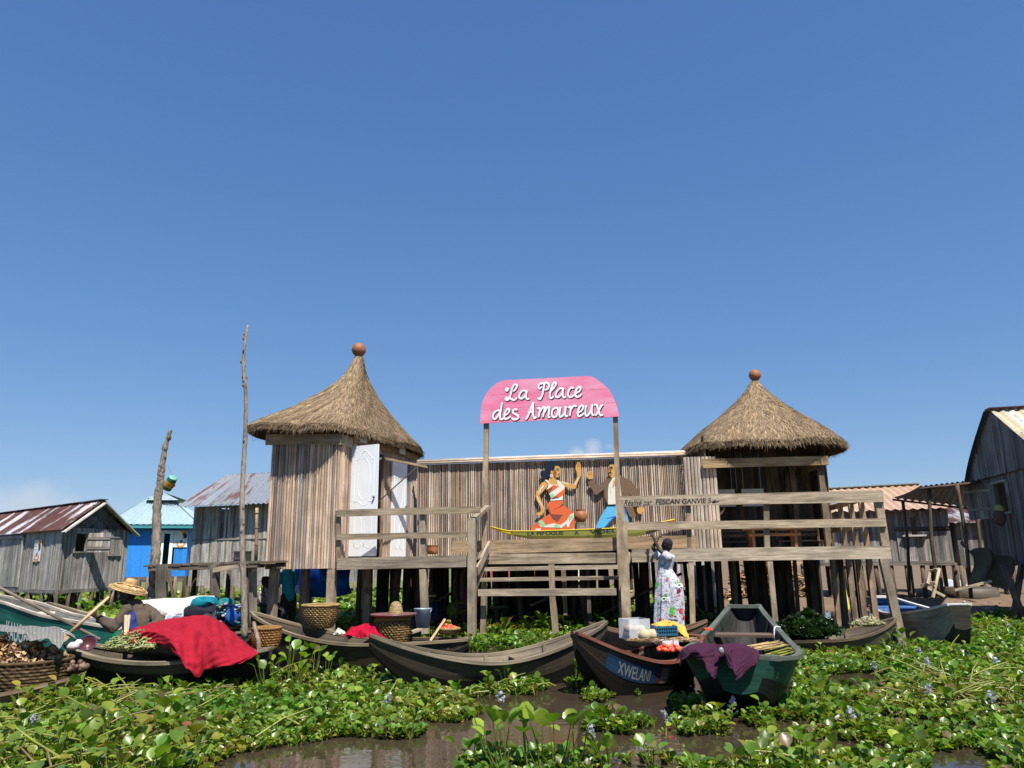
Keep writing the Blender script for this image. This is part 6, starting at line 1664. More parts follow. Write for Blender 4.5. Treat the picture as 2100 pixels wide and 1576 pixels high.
k = MB(); k.tube(cr([b8['P'](.70, -1, 0) + V((.03, 0, .03)), b8['P'](.69, -1, 0) + V((-.05, 0, .03)), b8['P'](.67, -.94, .05) - ZD * .06, b8['P'](.64, -.9, .05) - ZD * .14], 5), .012, 6, (.5, .5, .48)); tag(k.build('mooring_rope', MAT['cloth']), 'grey rope looped over the right rim of the green boat', 'rope')
k = MB(); k.box(b8['P'](.66, 1, 0) + ZD * .03, V((.05, 0, 0)), V((0, .07, 0)), ZD * .012, srgb(240, 110, 80)); tag(k.build('orange_rag', MAT['cloth']), 'small orange rag on the left rim of the green boat', 'rag')
# big basket, dish-topped basket and more
basket('wicker_basket', at(656, 1289, 11.35), .15, .255, .32, 'large open golden wicker basket standing in the bow of the dark canoe', (.75, .66, .5))
bq = at(806, 1316, 10.7)
basket('wicker_basket', bq, .19, .22, .30, 'brown wicker basket with a pinkish dish on top in the dark canoe', (.45, .38, .27), rows=10)
k = MB(); k.lathe([(.001, .0), (.20, .0), (.31, .035), (.315, .05), (.30, .05), (.19, .02), (.001, .02)], bq + ZD * .31, 32, (.16, .06, .055)); tag(k.build('enamel_dish', MAT['plastic'], None, bq + ZD * .31), 'wide reddish dish lying across the brown wicker basket', 'dish')
k = MB(); k.lathe([(.10, 0), (.095, .04), (.08, .10), (.055, .145), (.02, .16), (.001, .16)], bq + V((.03, 0, .36)), 26, (.75, .7, .62)); tag(k.build('straw_hat', MAT['straw'], None, bq + V((.03, 0, .36))), 'cone of pale straw weave sitting on the reddish dish', 'straw hat')
bc = at(867, 1288, 11.4)
root = thing('bucket', bc, 'pale blue grey plastic bucket beside the platform stilt', 'bucket')
k = MB(); k.lathe([(.001, 0), (.09, 0), (.125, .26), (.132, .27), (.118, .26), (.085, .02), (.001, .02)], bc, 28, (.25, .31, .36)); k.build('body', MAT['plastic'], root)
k = MB(); k.tube([bc + V((.125 * math.cos(a * .2), -.09 * math.sin(a * .2), .26 - .08 * math.sin(a * .2))) for a in range(17)], .005, 5, (.5, .5, .5)); k.build('handle', MAT['plastic'], root)
k = MB(); k.bar(at(883, 1316, 10.35), at(913, 1271, 10.5), .055, .03, V((1, 0, 0)), (1.3, 1.05, .8), .04, .03); tag(k.build('paddle', MAT['beam']), 'brown wooden paddle leaning in the stern of the dark canoe', 'paddle')
k = MB(); k.bar(at(798, 1312, 10.6), at(862, 1291, 11.2), .09, .03, ZD, (1.0, .95, .85)); tag(k.build('loose_plank', MAT['beam']), 'narrow grey plank laid across the dark canoe by the bucket', 'plank')
tb_ = at(921, 1301, 10.5)
basket('shallow_basket', tb_, .10, .13, .07, 'small shallow basket of tomatoes in the stern of the dark canoe', (.6, .5, .4), rows=4)
TOM = [(.75, .08, .03), (.8, .13, .05), (.62, .05, .03)]
heap('tomatoes', tb_ + ZD * .07, .10, .10, .05, 40, TOM, 'heap of bright red tomatoes in the small shallow basket of the dark canoe', 'tomatoes', kindf='ball', m='plastic', ball=.022)
# goods on the lettered canoe
root = thing('plastic_tub', at(1313, 1312, 9.55), 'clear plastic tub holding pale bread rolls on the lettered canoe', 'tub')
tubm = bpy.data.materials.new('clear_plastic'); tubm.use_nodes = True
_b = tubm.node_tree.nodes['Principled BSDF']; _b.inputs['Base Color'].default_value = (.8, .82, .85, 1); _b.inputs['Alpha'].default_value = .28; _b.inputs['Roughness'].default_value = .3
ca, cb = at(1292, 1312, 9.5), at(1334, 1310, 9.6); du = flatz(cb - ca).normalized(); dn = V((-du.y, du.x, 0)); wd = (cb - ca).length; cc = (ca + cb) / 2 + dn * .13
k = MB()
for o_, e_, t_ in ((-dn * .13, du * wd / 2, dn * .006), (dn * .13, du * wd / 2, dn * .006), (-du * wd / 2, dn * .124, du * .006), (du * wd / 2, dn * .124, du * .006)): k.box(cc + o_ + ZD * .115, e_, t_, ZD * .115, (1, 1, 1))
k.build('tub', tubm, root)
k = MB()
for i in range(9): k.ball(cc + du * R.uniform(-.1, .1) + dn * R.uniform(-.08, .08) + ZD * R.uniform(.05, .12), (.06, .05, .045), jit((.48, .38, .24)), 12, 8)
for x in (.03, .14): k.ball(ca + du * (wd * .5 + x) - dn * .06 + ZD * .05, (.075, .06, .065), (.48, .39, .25), 14, 9)
tag(k.build('bread_rolls', MAT['cloth']), 'pale bread rolls inside and in front of the clear plastic tub', 'bread')
drape('yellow_cloth', [(1330, 1292, 1300, 9.75, 9.65), (1338, 1280, 1303, 9.8, 9.55), (1350, 1275, 1294, 9.85, 9.6), (1370, 1272, 1290, 9.85, 9.6), (1385, 1274, 1294, 9.85, 9.6), (1398, 1282, 1300, 9.8, 9.55), (1412, 1300, 1312, 9.7, 9.5)], 'crumpled yellow cloth covering goods behind the blue crate', srgb(236, 204, 100), folds=.05, back=.3, n=34, fseed=3)
def crate(p0, p1, h, dep, tint, label):
    root = thing('plastic_crate', p0, label, 'crate'); u = flatz(p1 - p0).normalized(); nn = V((-u.y, u.x, 0)); w_ = (p1 - p0).length
    k = MB(); c0 = flatz(p0) + ZD * p0.z
    for (o_, dr_, l_) in ((V(), u, w_), (nn * dep, u, w_), (V(), nn, dep), (u * w_, nn, dep)):
        for z in (0.012, h * .5, h - .012): k.bar(c0 + o_ + ZD * z, c0 + o_ + dr_ * l_ + ZD * z, .014, .024 if z != h * .5 else .012, ZD, tint)
        nb_ = max(4, int(l_ / .028))
        for i in range(nb_ + 1): k.bar(c0 + o_ + dr_ * l_ * i / nb_, c0 + o_ + dr_ * l_ * i / nb_ + ZD * h, .009, .012, dr_.cross(ZD), tint)
    k.box(c0 + u * w_ / 2 + nn * dep / 2 + ZD * .01, u * w_ / 2, nn * dep / 2, ZD * .006, tint); k.build('body', MAT['plastic'], root)
    k = MB(); k.box(c0 + u * w_ / 2 + nn * dep / 2 + ZD * h * .5, u * w_ * .46, nn * dep * .44, ZD * h * .42, tuple(x * .35 for x in tint)); k.build('contents', MAT['cloth'], root)
crate(at(1347, 1305, 9.5), at(1389, 1304, 9.55), .11, .22, (.02, .10, .17), 'dark blue plastic crate below the yellow cloth')
crate(at(1360, 1326, 9.2), at(1391, 1325, 9.25), .06, .18, (.6, .62, .62), 'low white plastic crate under the twig tray')
k = MB(); tc_ = at(1350, 1313, 9.45)
for i in range(420):
    a = R.uniform(0, 6.28); q = math.sqrt(R.random()); p = tc_ + V((q * .40 * math.cos(a), q * .22 * math.sin(a), R.uniform(-.01, .015))); b_ = R.gauss(0, .5)
    k.tube([p, p + V((math.cos(b_) * R.uniform(.04, .13), math.sin(b_) * .05, R.uniform(-.02, .02)))], .005, 4, pick([(1, .8, .6), (.6, .45, .35), (1.3, 1.0, .7)], .2))
k.lathe([(.001, -.012), (.98, -.012), (1, .006), (.001, .006)], tc_, 24, (.5, .38, .28), Matrix.Diagonal((.40, .22, 1)), False)
tag(k.build('twig_tray', MAT['beam']), 'round flat tray of brown twigs carrying the tub and blue crate', 'tray')
heap('tomatoes', at(1373, 1333, 9.1), .15, .10, .06, 46, TOM, 'heap of red tomatoes low in the lettered canoe under the white crate', 'tomatoes', kindf='ball', m='plastic', ball=.024)
# produce in the flat canoe
heap('green_produce', at(275, 1326, 9.55), .36, .22, .16, 520, [(.22, .28, .08), (.3, .34, .12), (.12, .16, .05), (.36, .36, .18), (.16, .10, .05)], 'low heap of green and brown vegetables at the left end of the red cloth', 'vegetables', size=(.05, .14), m='paint')
heap('leaf_heap', at(1655, 1296, 12.3), .52, .36, .24, 2400, [(.014, .034, .010), (.02, .046, .014), (.01, .024, .009), (.035, .07, .02)], 'dark green heap of cut leaves in the low canoe by the right side posts', 'leaves', size=(.06, .24), kindf='leaf', m='leaf')
heap('pale_roots', at(1780, 1280, 12.2), .25, .15, .10, 120, [(.35, .3, .15), (.2, .25, .08), (.45, .4, .3)], 'small pile of pale roots and greens in the low dark canoe', 'vegetables', size=(.05, .13), m='paint')
# baskets at the left edge
c_ = at(55, 1398, 8.75); c_.z = .06
basket('fish_basket', c_, .36, .42, .40, 'broad dark brown wicker basket of dried brown plants under a white net', (.2, .17, .15), rows=12)
BRP = [(.28, .17, .09), (.4, .26, .15), (.18, .11, .06), (.5, .36, .2), (.12, .075, .04)]
heap('dried_plants', c_ + ZD * .34, .42, .36, .25, 900, BRP, 'brown dried plants heaped in the basket under the white net', 'dried plants', size=(.03, .11), m='paint', kindf='leaf')
c2_ = at(-28, 1400, 8.75); c2_.z = .06
basket('fish_basket', c2_, .3, .36, .42, 'dark brown wicker basket half out of the picture at the far left', (.2, .17, .15), rows=12)
heap('dried_plants', c2_ + ZD * .4, .34, .32, .28, 600, [(.45, .27, .12), (.32, .19, .09), (.55, .38, .2)], 'orange brown dried stalks in the basket at the far left', 'dried plants', size=(.04, .12), m='paint', seed=5, kindf='leaf')
drape('white_net', [(-60, 1282, 1296, 9.2, 8.7), (0, 1281, 1296, 9.2, 8.65), (30, 1284, 1297, 9.2, 8.6), (52, 1284, 1302, 9.2, 8.5), (62, 1283, 1316, 9.2, 8.45), (80, 1287, 1314, 9.2, 8.45), (95, 1286, 1308, 9.2, 8.45), (112, 1284, 1322, 9.2, 8.45), (122, 1288, 1332, 9.15, 8.45), (132, 1300, 1318, 9.0, 8.6)], 'crumpled white knotted net spread over the baskets at the far left', (.47, .46, .44), folds=.05, back=.3, n=44, cat='net', fseed=4, m='netting')
c3_ = at(150, 1340, 9.1); c3_.z = .10
basket('small_basket', c3_, .11, .13, .22, 'small rusty brown basket stacked beside the white net', (.34, .22, .16), rows=8)
heap('brown_tubers', at(150, 1372, 8.85), .17, .12, .10, 30, [(.14, .08, .05), (.18, .11, .07), (.10, .06, .04)], 'brown tubers piled below the small rusty basket', 'tubers', kindf='ball', m='paint', ball=.03)
pc = at(180, 1322, 9.6)
k = MB(); Mx = Matrix.Rotation(.9, 3, 'X') @ Matrix.Rotation(.3, 3, 'Y') @ Matrix.Scale(.68, 3)
k.lathe([(.001, -.08), (.08, -.08), (.13, 0), (.15, .05), (.14, .05), (.11, 0), (.06, -.06), (.001, -.06)], pc, 26, (.09, .03, .035), Mx); k.lathe([(.15, .045), (.155, .055), (.14, .058)], pc, 26, (.06, .05, .12), Mx); tag(k.build('basin', MAT['plastic'], None, pc - ZD * .08), 'tilted maroon basin with violet rim behind the small basket', 'basin')
k = MB(); k.prism([(0, 0), (.08, .03), (.10, .12), (.05, .10)], at(226, 1313, 9.6), V((1, .2, 0)).normalized(), ZD, V((.2, -1, 0)).normalized(), 0, .012, srgb(20, 150, 110)); tag(k.build('plastic_scoop', MAT['plastic']), 'bright green plastic scoop standing in the produce', 'scoop')
k = MB(); k.ball(at(160, 1318, 9.3), (.05, .05, .035), (.8, .78, .75)); k.ball(at(148, 1326, 9.2), (.08, .07, .05), (.5, .42, .42)); tag(k.build('cloth_pouch', MAT['cloth']), 'white cloth pouch resting on the small basket', 'pouch')
basket('small_basket', at(545, 1330, 10.2), .14, .17, .25, 'brown coarse basket half hidden behind the mooring stake', (.55, .38, .24), rows=8)
k = MB(); k.tube([at(520, 1277, 9.9), at(530, 1315, 9.75), at(537, 1400, 9.6)], [.025, .028, .03], 8, (.75, .65, .55)); tag(k.build('mooring_stake', MAT['bark']), 'short brown stake in the water beside the red cloth', 'stake')
# oars
k = MB(); k.tube([at(-40, 1184, 9.9), at(0, 1206, 9.85), at(205, 1312, 9.7)], .02, 8, (.55, .52, .48)); tag(k.build('punting_pole', MAT['beam']), 'long grey punting pole slanting down from the left picture edge', 'pole')
# market boat with textiles behind the person
b14 = boat('canoe of goods behind the straw-hatted person, under the white sheet', at(300, 1300, 13.2), at(520, 1296, 12.6), .38, 1.0, .1, .1, outer=(.6, .55, .5), lower=(.3, .3, .3), inner=(.6, .6, .6), rim=(1.0, .9, .8), ribs=1)
drape('white_sheet', [(280, 1232, 1262, 13.4, 13.0), (320, 1228, 1262, 13.4, 13.0), (345, 1227, 1263, 13.4, 12.95), (375, 1226, 1258, 13.4, 12.95), (400, 1222, 1247, 13.4, 12.95), (425, 1222, 1230, 13.3, 13.0), (440, 1222, 1226, 13.3, 13.1)], 'cream white sheet spread over goods behind the straw-hatted person', (.5, .48, .43), folds=.03, back=.5, n=30)
TXT = [((.01, .17, .22), 'turquoise'), ((.02, .02, .03), 'black'), ((.03, .06, .25), 'navy blue'), ((.02, .16, .17), 'teal'), ((.2, .19, .17), 'pale grey'), ((.25, .12, .07), 'orange brown'), ((.04, .04, .05), 'charcoal'), ((.12, .12, .16), 'slate'), ((.4, .4, .42), 'white'), ((.03, .12, .4), 'royal blue')]
POS = [(418, 1236, .20, .07), (412, 1256, .28, .12), (402, 1278, .3, .08), (462, 1242, .12, .09), (455, 1264, .13, .09), (474, 1272, .13, .07), (434, 1276, .2, .12), (375, 1270, .2, .06), (368, 1266, .22, .05), (483, 1262, .14, .14)]
for (tn, nm), (px, py, w_, h_) in zip(TXT, POS):
    k = MB(); c = at(px, py, 12.7 + R.uniform(-.05, .25)); k.grid(lambda u, v: c + V((w_ * math.sin(PI * v) ** .6 * math.cos(u * 2 * PI) * (1 + .08 * math.sin(u * 31)), .25 * math.sin(PI * v) ** .6 * math.sin(u * 2 * PI), -h_ * math.cos(PI * v) + .03 * math.sin(u * 19 + v * 9))), 36, 14, tn)
    tag(k.build('cloth_bundle', MAT['cloth']), f'{nm} cloth bundle in the goods canoe beside the white sheet', 'bundle', 'cloth bundles in the goods canoe')
for i in range(26):
    pass
k = MB()
for i in range(110):
    c = at(R.uniform(445, 500), R.uniform(1238, 1285), 12.55 + R.uniform(-.05, .1)); k.ball(c, (R.uniform(.015, .04), .03, R.uniform(.012, .03)), pick([(.3, .3, .3), (.03, .2, .2), (.03, .03, .12), (.3, .17, .06), (.4, .4, .37), (.03, .03, .03), (.02, .02, .03), (.05, .05, .06)], .2), 7, 5)
kind(k.build('market_trinkets', MAT['cloth']), 'stuff')
# ---------------------------------------------------------------- people
from mathutils import noise as mnoise
def remeshed(mb, name, m, parent, vox=.008, smooth=3, colour=(1, 1, 1), crease=0):
    o = mb.build(name, m, parent)
    md = o.modifiers.new('r', 'REMESH'); md.mode = 'VOXEL'; md.voxel_size = vox
    sm = o.modifiers.new('s', 'SMOOTH'); sm.iterations = smooth; sm.factor = .5
    bpy.context.view_layer.update()
    me = bpy.data.meshes.new_from_object(o.evaluated_get(bpy.context.evaluated_depsgraph_get()))
    o.modifiers.clear(); old = o.data; o.data = me; bpy.data.meshes.remove(old)
    me.polygons.foreach_set('use_smooth', [True] * len(me.polygons))
    if crease:
        for v in me.vertices:
            q = v.co * 7; v.co = v.co + v.normal * crease * (.5 - abs(mnoise.noise(V((q.x * 1.6, q.y * 1.6, q.z * .9 + q.x * .8)))) * 2.4 + .5 * mnoise.noise(q * 2.7))
    ca = me.color_attributes.get('tint')
    if ca: me.color_attributes.remove(ca)
    ca = me.color_attributes.new('tint', 'FLOAT_COLOR', 'POINT'); ca.data.foreach_set('color', np.tile(np.array([*colour, 1], dtype=np.float32), len(me.vertices)))
    if not me.uv_layers: me.uv_layers.new(name='UVMap')
    return o
def limb(k, pts, rad, n=12):
    P = cr(pts, 4); m = len(P) - 1; nr = len(rad) - 1
    rr_ = []
    for i in range(m + 1):
        t = i / m * nr; j = min(int(t), nr - 1); rr_.append(lerp(rad[j], rad[j + 1], t - j))
    k.tube(P, rr_, n)
    k.ball(P[0], rr_[0] * .98, n=12, m=8); k.ball(P[-1], rr_[-1] * .98, n=12, m=8)
def hand(k, w, d, nrm, s=1.0, curl=.5, side=1):
    """palm from the wrist w along d, palm facing nrm, fingers curling towards nrm"""
    w, d, nrm = V(w), V(d).normalized(), V(nrm); nrm = (nrm - d * nrm.dot(d)).normalized(); x = d.cross(nrm)
    pc = w + d * .045 * s
    M = Matrix((x, nrm, d)).transposed()
    k.ball(pc, (.038 * s, .016 * s, .05 * s), n=12, m=8, M=M)
    for i, (ln, off) in enumerate(((.066, -.028), (.076, -.010), (.070, .009), (.055, .027))):
        b = pc + d * .038 * s + x * off * s; f = V(d); pts = [b - d * .02 * s, b]
        p = V(b)
        for q in range(3):
            f = (f + nrm * curl * (.5 + .3 * q) + x * off * 2).normalized(); p = p + f * ln * s * (.42, .33, .25)[q]; pts.append(V(p))
        k.tube(pts, [.0095 * s, .0095 * s, .009 * s, .008 * s, .0065 * s], 7)
    b = pc - d * .012 * s + x * .03 * side * s; f = (d * .6 + x * side * .9 + nrm * .35).normalized()
    k.tube([b - x * side * .015 * s, b, b + f * .03 * s, b + (f + d * .35 + nrm * .3).normalized() * .056 * s], [.012 * s, .012 * s, .0105 * s, .008 * s], 7)
def head(k, c, face, up, s=1.0):
    """skull, jaw, nose, brow, lips and ears; s=1 is a 0.22 m tall head"""
    c, face, up = V(c), V(face).normalized(), V(up); up = (up - face * up.dot(face)).normalized(); x = face.cross(up)
    M = Matrix((x, face, up)).transposed()
    k.ball(c + up * .025 * s - face * .012 * s, (.074 * s, .092 * s, .088 * s), n=20, m=14, M=M)
    k.ball(c - up * .045 * s + face * .022 * s, (.056 * s, .062 * s, .064 * s), n=16, m=12, M=M)
    k.ball(c - up * .09 * s + face * .058 * s, (.026 * s, .022 * s, .02 * s), n=10, m=8, M=M)
    k.tube([c + up * .015 * s + face * .078 * s, c - up * .02 * s + face * .098 * s, c - up * .034 * s + face * .10 * s], [.010 * s, .014 * s, .017 * s], 8)
    for q in (-1, 1):
        k.ball(c + x * q * .031 * s + up * .028 * s + face * .074 * s, (.024 * s, .014 * s, .009 * s), n=10, m=6, M=M)
        k.ball(c + x * q * .03 * s + up * .006 * s + face * .074 * s, (.012 * s, .010 * s, .008 * s), n=8, m=6, M=M)
        k.ball(c + x * q * .075 * s - up * .006 * s - face * .008 * s, (.012 * s, .022 * s, .033 * s), n=10, m=8, M=M)
        k.ball(c + x * q * .014 * s - up * .034 * s + face * .09 * s, (.012 * s, .012 * s, .01 * s), n=8, m=6, M=M)
    for z in (-.056, -.068): k.ball(c + up * z * s + face * .08 * s, (.026 * s, .013 * s, .008 * s), n=10, m=6, M=M)
    return x, face, up
HAIRM = plain('dark_hair', (.012, .011, .011), rough=.85, usetint=False, bump=.6, scale=22)
# --- girl in the long print dress, reaching up to the rail
GD = 13.55
def girl():
    A_ = lambda x, y, d=0: at(x, y, GD + d)
    base = A_(1372, 1302); base.z = .05
    root = thing('person', base, 'girl in a long white printed dress reaching both hands up to the platform rail', 'person')
    k = MB()
    hc = A_(1367, 1118); face = V((-.75, .62, .18))
    head(k, hc, face, ZD, .93)
    limb(k, [hc - ZD * .05, A_(1369, 1137, .01), A_(1366, 1150, .02)], [.04, .038, .05])
    limb(k, [A_(1366, 1146), A_(1366, 1180), A_(1371, 1208)], [.058, .062, .07])
    shR, shL = A_(1372, 1146, -.10), A_(1352, 1143, .13)
    elR, elL = A_(1352, 1128, -.05), A_(1339, 1124, .16)
    wrR, wrL = fa(1339, 1101, -.20), fa(1351, 1101, -.16)
    limb(k, [shR, elR], [.042, .034]); limb(k, [elR, wrR], [.033, .022])
    limb(k, [shL, elL], [.042, .034]); limb(k, [elL, wrL], [.033, .022])
    hand(k, wrR, fa(1331, 1087, -.09) - wrR, V((.1, .9, -.5)), .80, .35, 1)
    hand(k, wrL, fa(1362, 1093, -.08) - wrL, V((-.1, .9, -.5)), .80, .35, -1)
    for x, d in ((1364, -.06), (1380, .08)):
        limb(k, [A_(1371, 1208, d), A_(x, 1250, d), A_(x, 1290, d)], [.06, .045, .035])
        f = A_(x, 1294, d); f.z = .10; limb(k, [f, f + V((-.10, .07, -.02))], [.036, .026])
    remeshed(k, 'body', MAT['skin'], root, .0075, 2)
    # hair: close-cropped cap
    k = MB(); x = face.cross(ZD).normalized(); fx = ZD.cross(x) * -1; fx = V((face.x, face.y, 0)).normalized(); M = Matrix((x, fx, ZD)).transposed()
    k.ball(hc + ZD * .028 - fx * .022, (.078, .094, .092), n=22, m=14, M=M); k.ball(hc - ZD * .02 - fx * .045, (.064, .055, .077), n=18, m=12, M=M)
    remeshed(k, 'hair', HAIRM, root, .007, 2)
    # dress
    rows = [(1138, 1354, 1381, .9), (1143, 1350, 1384, .95), (1150, 1351, 1383, .95), (1160, 1350, 1380, .9), (1168, 1350, 1378, .85), (1176, 1349, 1383, .85), (1190, 1346, 1392, .8), (1205, 1345, 1397, .78), (1225, 1344, 1400, .75), (1250, 1343.5, 1401, .72), (1275, 1343, 1401, .72), (1296, 1343, 1402, .72)]
    def surf(yy, th, lift=0):
        for a, b in zip(rows[:-1], rows[1:]):
            if a[0] <= yy <= b[0] or b is rows[-1]:
                t = max(0, min(1, (yy - a[0]) / (b[0] - a[0]))); xl, xr, kk = [lerp(a[i], b[i], t) for i in (1, 2, 3)]; break
        c = A_((xl + xr) / 2, yy, .03); h = (xr - xl) / 2 * GD / F_PX
        amp = max(0, min(1, (yy - 1168) / 50))
        f = 1 + .07 * amp * (math.sin(th * 9 + yy * .012) + .5 * math.sin(th * 17 + 1)) + lift / h
        if yy < 1172: f += .02 * math.sin(th * 14)
        return V((c.x + h * f * math.cos(th), c.y + h * kk * f * math.sin(th), c.z))
    k = MB(); k.grid(lambda u, v: surf(1138 + 158 * v, u * 2 * PI), 96, 60)
    def dressmat():
        t = NT('printed_dress'); ob = t.coord('Object')
        n1 = t.noise(ob, 1, 5, .7, (26, 26, 30), 1.2); n2 = t.noise(ob, 1, 2, .5, (7, 7, 6)); n3 = t.noise(ob, 1, 2, .5, (5.5, 5.5, 7.5))
        c = t.mix(t.rng(n1, .50, .56, 0, .85), (.55, .55, .575), (.15, .135, .22))
        c = t.mix(t.rng(n1, .60, .63, 0, .8), c, (.08, .08, .10))
        c = t.mix(t.rng(n2, .66, .69, 0, .8), c, (.12, .38, .10))
        c = t.mix(t.rng(n3, .68, .71, 0, .85), c, (.42, .06, .12))
        c = t.mix(1.0, c, t.tint(), 'MULTIPLY'); t.bump(n1, .12, .01)
        return t.fin(c, .9, .1)
    dm = dressmat()
    dr = k.build('dress', dm, root)
    for (s_, e_) in ((shR, elR), (shL, elL)):            # short puffed sleeves
        k = MB(); d = (e_ - s_); k.tube([s_ - d * .15, s_ + d * .15, s_ + d * .45, s_ + d * .62], [.066, .082, .079, .062], 14); k.build('sleeve', dm, root)
    def on(px, yy, lift):
        for a, b in zip(rows[:-1], rows[1:]):
            if a[0] <= yy <= b[0]:
                t = (yy - a[0]) / (b[0] - a[0]); xl, xr = lerp(a[1], b[1], t), lerp(a[2], b[2], t)
        q = max(-.97, min(.97, (px - (xl + xr) / 2) / ((xr - xl) / 2))); th = -math.acos(q)
        return surf(yy, th, lift)
    def txt(s, x0, x1, yb, hpx, col):
        cu = bpy.data.curves.new('print', 'FONT'); cu.body = s; cu.size = 1; cu.offset = .02
        o = bpy.data.objects.new('print', cu); COL.objects.link(o); bpy.context.view_layer.update()
        me = bpy.data.meshes.new_from_object(o.evaluated_get(bpy.context.evaluated_depsgraph_get())); bpy.data.objects.remove(o)
        w_ = max(v.co.x for v in me.vertices); o0 = WO[root.name]
        for v in me.vertices: v.co = on(x0 + (x1 - x0) * v.co.x / w_, yb - hpx * v.co.y / .7, .03) - o0
        me.materials.clear(); me.materials.append(col); q = bpy.data.objects.new('print', me); COL.objects.link(q); q.parent = dr
    wht = plain('print_white', (.85, .85, .85), usetint=False); 
    txt('NOEL', 1377, 1398, 1204, 7.5, wht); txt('NOEL', 1350, 1371, 1231, 7.5, wht)
    def patch(px, py, rx, ry, col, n=10, lift=.009):
        k = MB()
        k.add([on(px, py, lift)] + [on(px + rx * math.cos(2 * PI * i / n) * R.uniform(.8, 1.15), py + ry * math.sin(2 * PI * i / n) * R.uniform(.8, 1.15), lift) for i in range(n)], [(0, 1 + (i + 1) % n, 1 + i) for i in range(n)], col)
        k.build('print', MAT['cloth'], dr)
    GR, RD, MA = (.10, .40, .10), (.62, .03, .05), (.16, .02, .05)
    for a in ((1388, 1197, 8, 4, GR), (1347, 1199, 2.5, 5, GR), (1387, 1212, 3.5, 4.5, MA), (1365, 1188, 3, 4, (.4, .1, .14)), (1361, 1224, 4, 8, (.06, .22, .06)), (1374, 1250, 5, 7, (.12, .4, .06)), (1374, 1258, 7, 3, GR), (1391, 1252, 4, 6, (.5, .04, .06)), (1396, 1267, 4.5, 6, RD), (1354, 1271, 5, 4.5, RD), (1375, 1270, 10, 2.5, (.14, .13, .2)), (1376, 1262, 8, 1.5, (.5, .2, .12)), (1394, 1238, 2.5, 4, (.55, .12, .12))): patch(*a)
    return root
girl()
# --- seated person with a wide straw hat, paddle in hand
def rower():
    HD = 10.35; A_ = lambda x, y, d=0: at(x, y, HD + d)
    root = thing('person', A_(285, 1318), 'person in a brown jacket and wide straw hat sitting in a canoe holding a paddle', 'person')
    k = MB(); hc = A_(262, 1223); face = V((-.93, -.33, -.05))
    head(k, hc, face, ZD, 1.0)
    limb(k, [hc - ZD * .06 - face * .03, A_(272, 1240), A_(278, 1248)], [.052, .05, .06])
    limb(k, [A_(278, 1250), A_(284, 1275), A_(290, 1305)], [.10, .13, .14])
    shL, elL, wrL = A_(262, 1250, -.15), A_(232, 1290, -.25), A_(199, 1266, -.38)
    shR, elR, wrR = A_(296, 1251, .12), A_(330, 1276, -.05), A_(300, 1292, -.25)
    limb(k, [shL, elL, wrL], [.05, .042, .028]); limb(k, [shR, elR], [.05, .042]); limb(k, [elR, wrR], [.04, .028])
    hand(k, wrL, at(187, 1258, HD - .45) - wrL, V((.3, -.6, .5)), 1.0, .75, 1); hand(k, wrR, V((-.8, -.3, -.2)), V((0, -.3, -1)), 1.0, .4, 1)
    for q in (-.12, .12): limb(k, [A_(290, 1306, q), A_(250, 1300, q - .2), A_(232, 1322, q - .22)], [.08, .06, .045])
    remeshed(k, 'body', MAT['skin'], root, .009, 2)
    k = MB()
    limb(k, [A_(276, 1247), A_(284, 1272), A_(290, 1312)], [.115, .155, .165])
    limb(k, [shR, lerp(shR, elR, .5) + ZD * .02, elR], [.085, .075, .066]); limb(k, [elR, wrR], [.066, .05])
    limb(k, [shL, lerp(shL, elL, .5), elL], [.075, .068, .06])
    limb(k, [elL, lerp(elL, wrL, .5), lerp(elL, wrL, .86)], [.062, .06, .05])
    for i in range(16):                                # creases
        p = lerp(shR, elR, R.random()) + V((R.gauss(0, .03), -.06, R.gauss(0, .03))); k.ball(p, (.03, .012, .012), n=8, m=6)
    remeshed(k, 'jacket', MAT['cloth'], root, .011, 2, (.095, .073, .056), .012)
    k = MB(); limb(k, [A_(268, 1252, -.12), A_(266, 1275, -.16), A_(270, 1300, -.16)], [.05, .09, .10]); remeshed(k, 'shirt', MAT['cloth'], root, .011, 2, (.03, .045, .16), .012)
    k = MB(); Mx = (V((.30, 0, 1)).normalized()); x = V((1, 0, -.30)).normalized(); y = Mx.cross(x); M = Matrix((x, y, Mx)).transposed()
    c = A_(265, 1206)
    M = M @ Matrix.Scale(.82, 3)
    k.lathe([(.30, -.035), (.29, -.02), (.2, .005), (.11, .03), (.098, .07), (.09, .115), (.07, .14), (.03, .15), (.001, .15)], c, 40, (1.2, 1.1, .95), M)
    k.lathe([(.30, -.04), (.2, -.01), (.10, .015), (.09, .1), (.001, .12)], c, 40, (.9, .8, .65), M)
    for i in range(13): k.tube([c + M @ V((r_ * math.cos(a * .21), r_ * math.sin(a * .21), z_)) for a in range(31)], .0055, 5, jit((1.45, 1.3, 1.1), .2), False) if (r_ := (.29 - .015 * i if i < 6 else .105 - .004 * (i - 6))) and (z_ := (-.016 + .008 * i if i < 6 else .05 + .012 * (i - 6))) else None
    k.build('straw_hat', MAT['straw'], root)
    k = MB(); k.tube(cr([c + M @ V((.12, -.13, .01)), c + M @ V((.15, -.15, .04)), c + M @ V((.18, -.14, -.01)), c + M @ V((.13, -.19, -.03))], 4), .012, 6, (.7, .6, .45)); k.build('hat_band', MAT['cloth'], root)
rower()
HD = 9.95
k = MB(); p, q = at(137, 1304, HD - .35), at(223, 1225, HD + .0); k.tube([p, lerp(p, q, .5), q], [.022, .02, .018], 9, (1.55, 1.25, .9))
k.bar(p, p + (p - q).normalized() * .3, .10, .025, V((0, 1, 0)), (1.2, 1.0, .75)); tag(k.build('paddle', MAT['beam']), 'pale brown paddle held by the straw-hatted person', 'paddle')
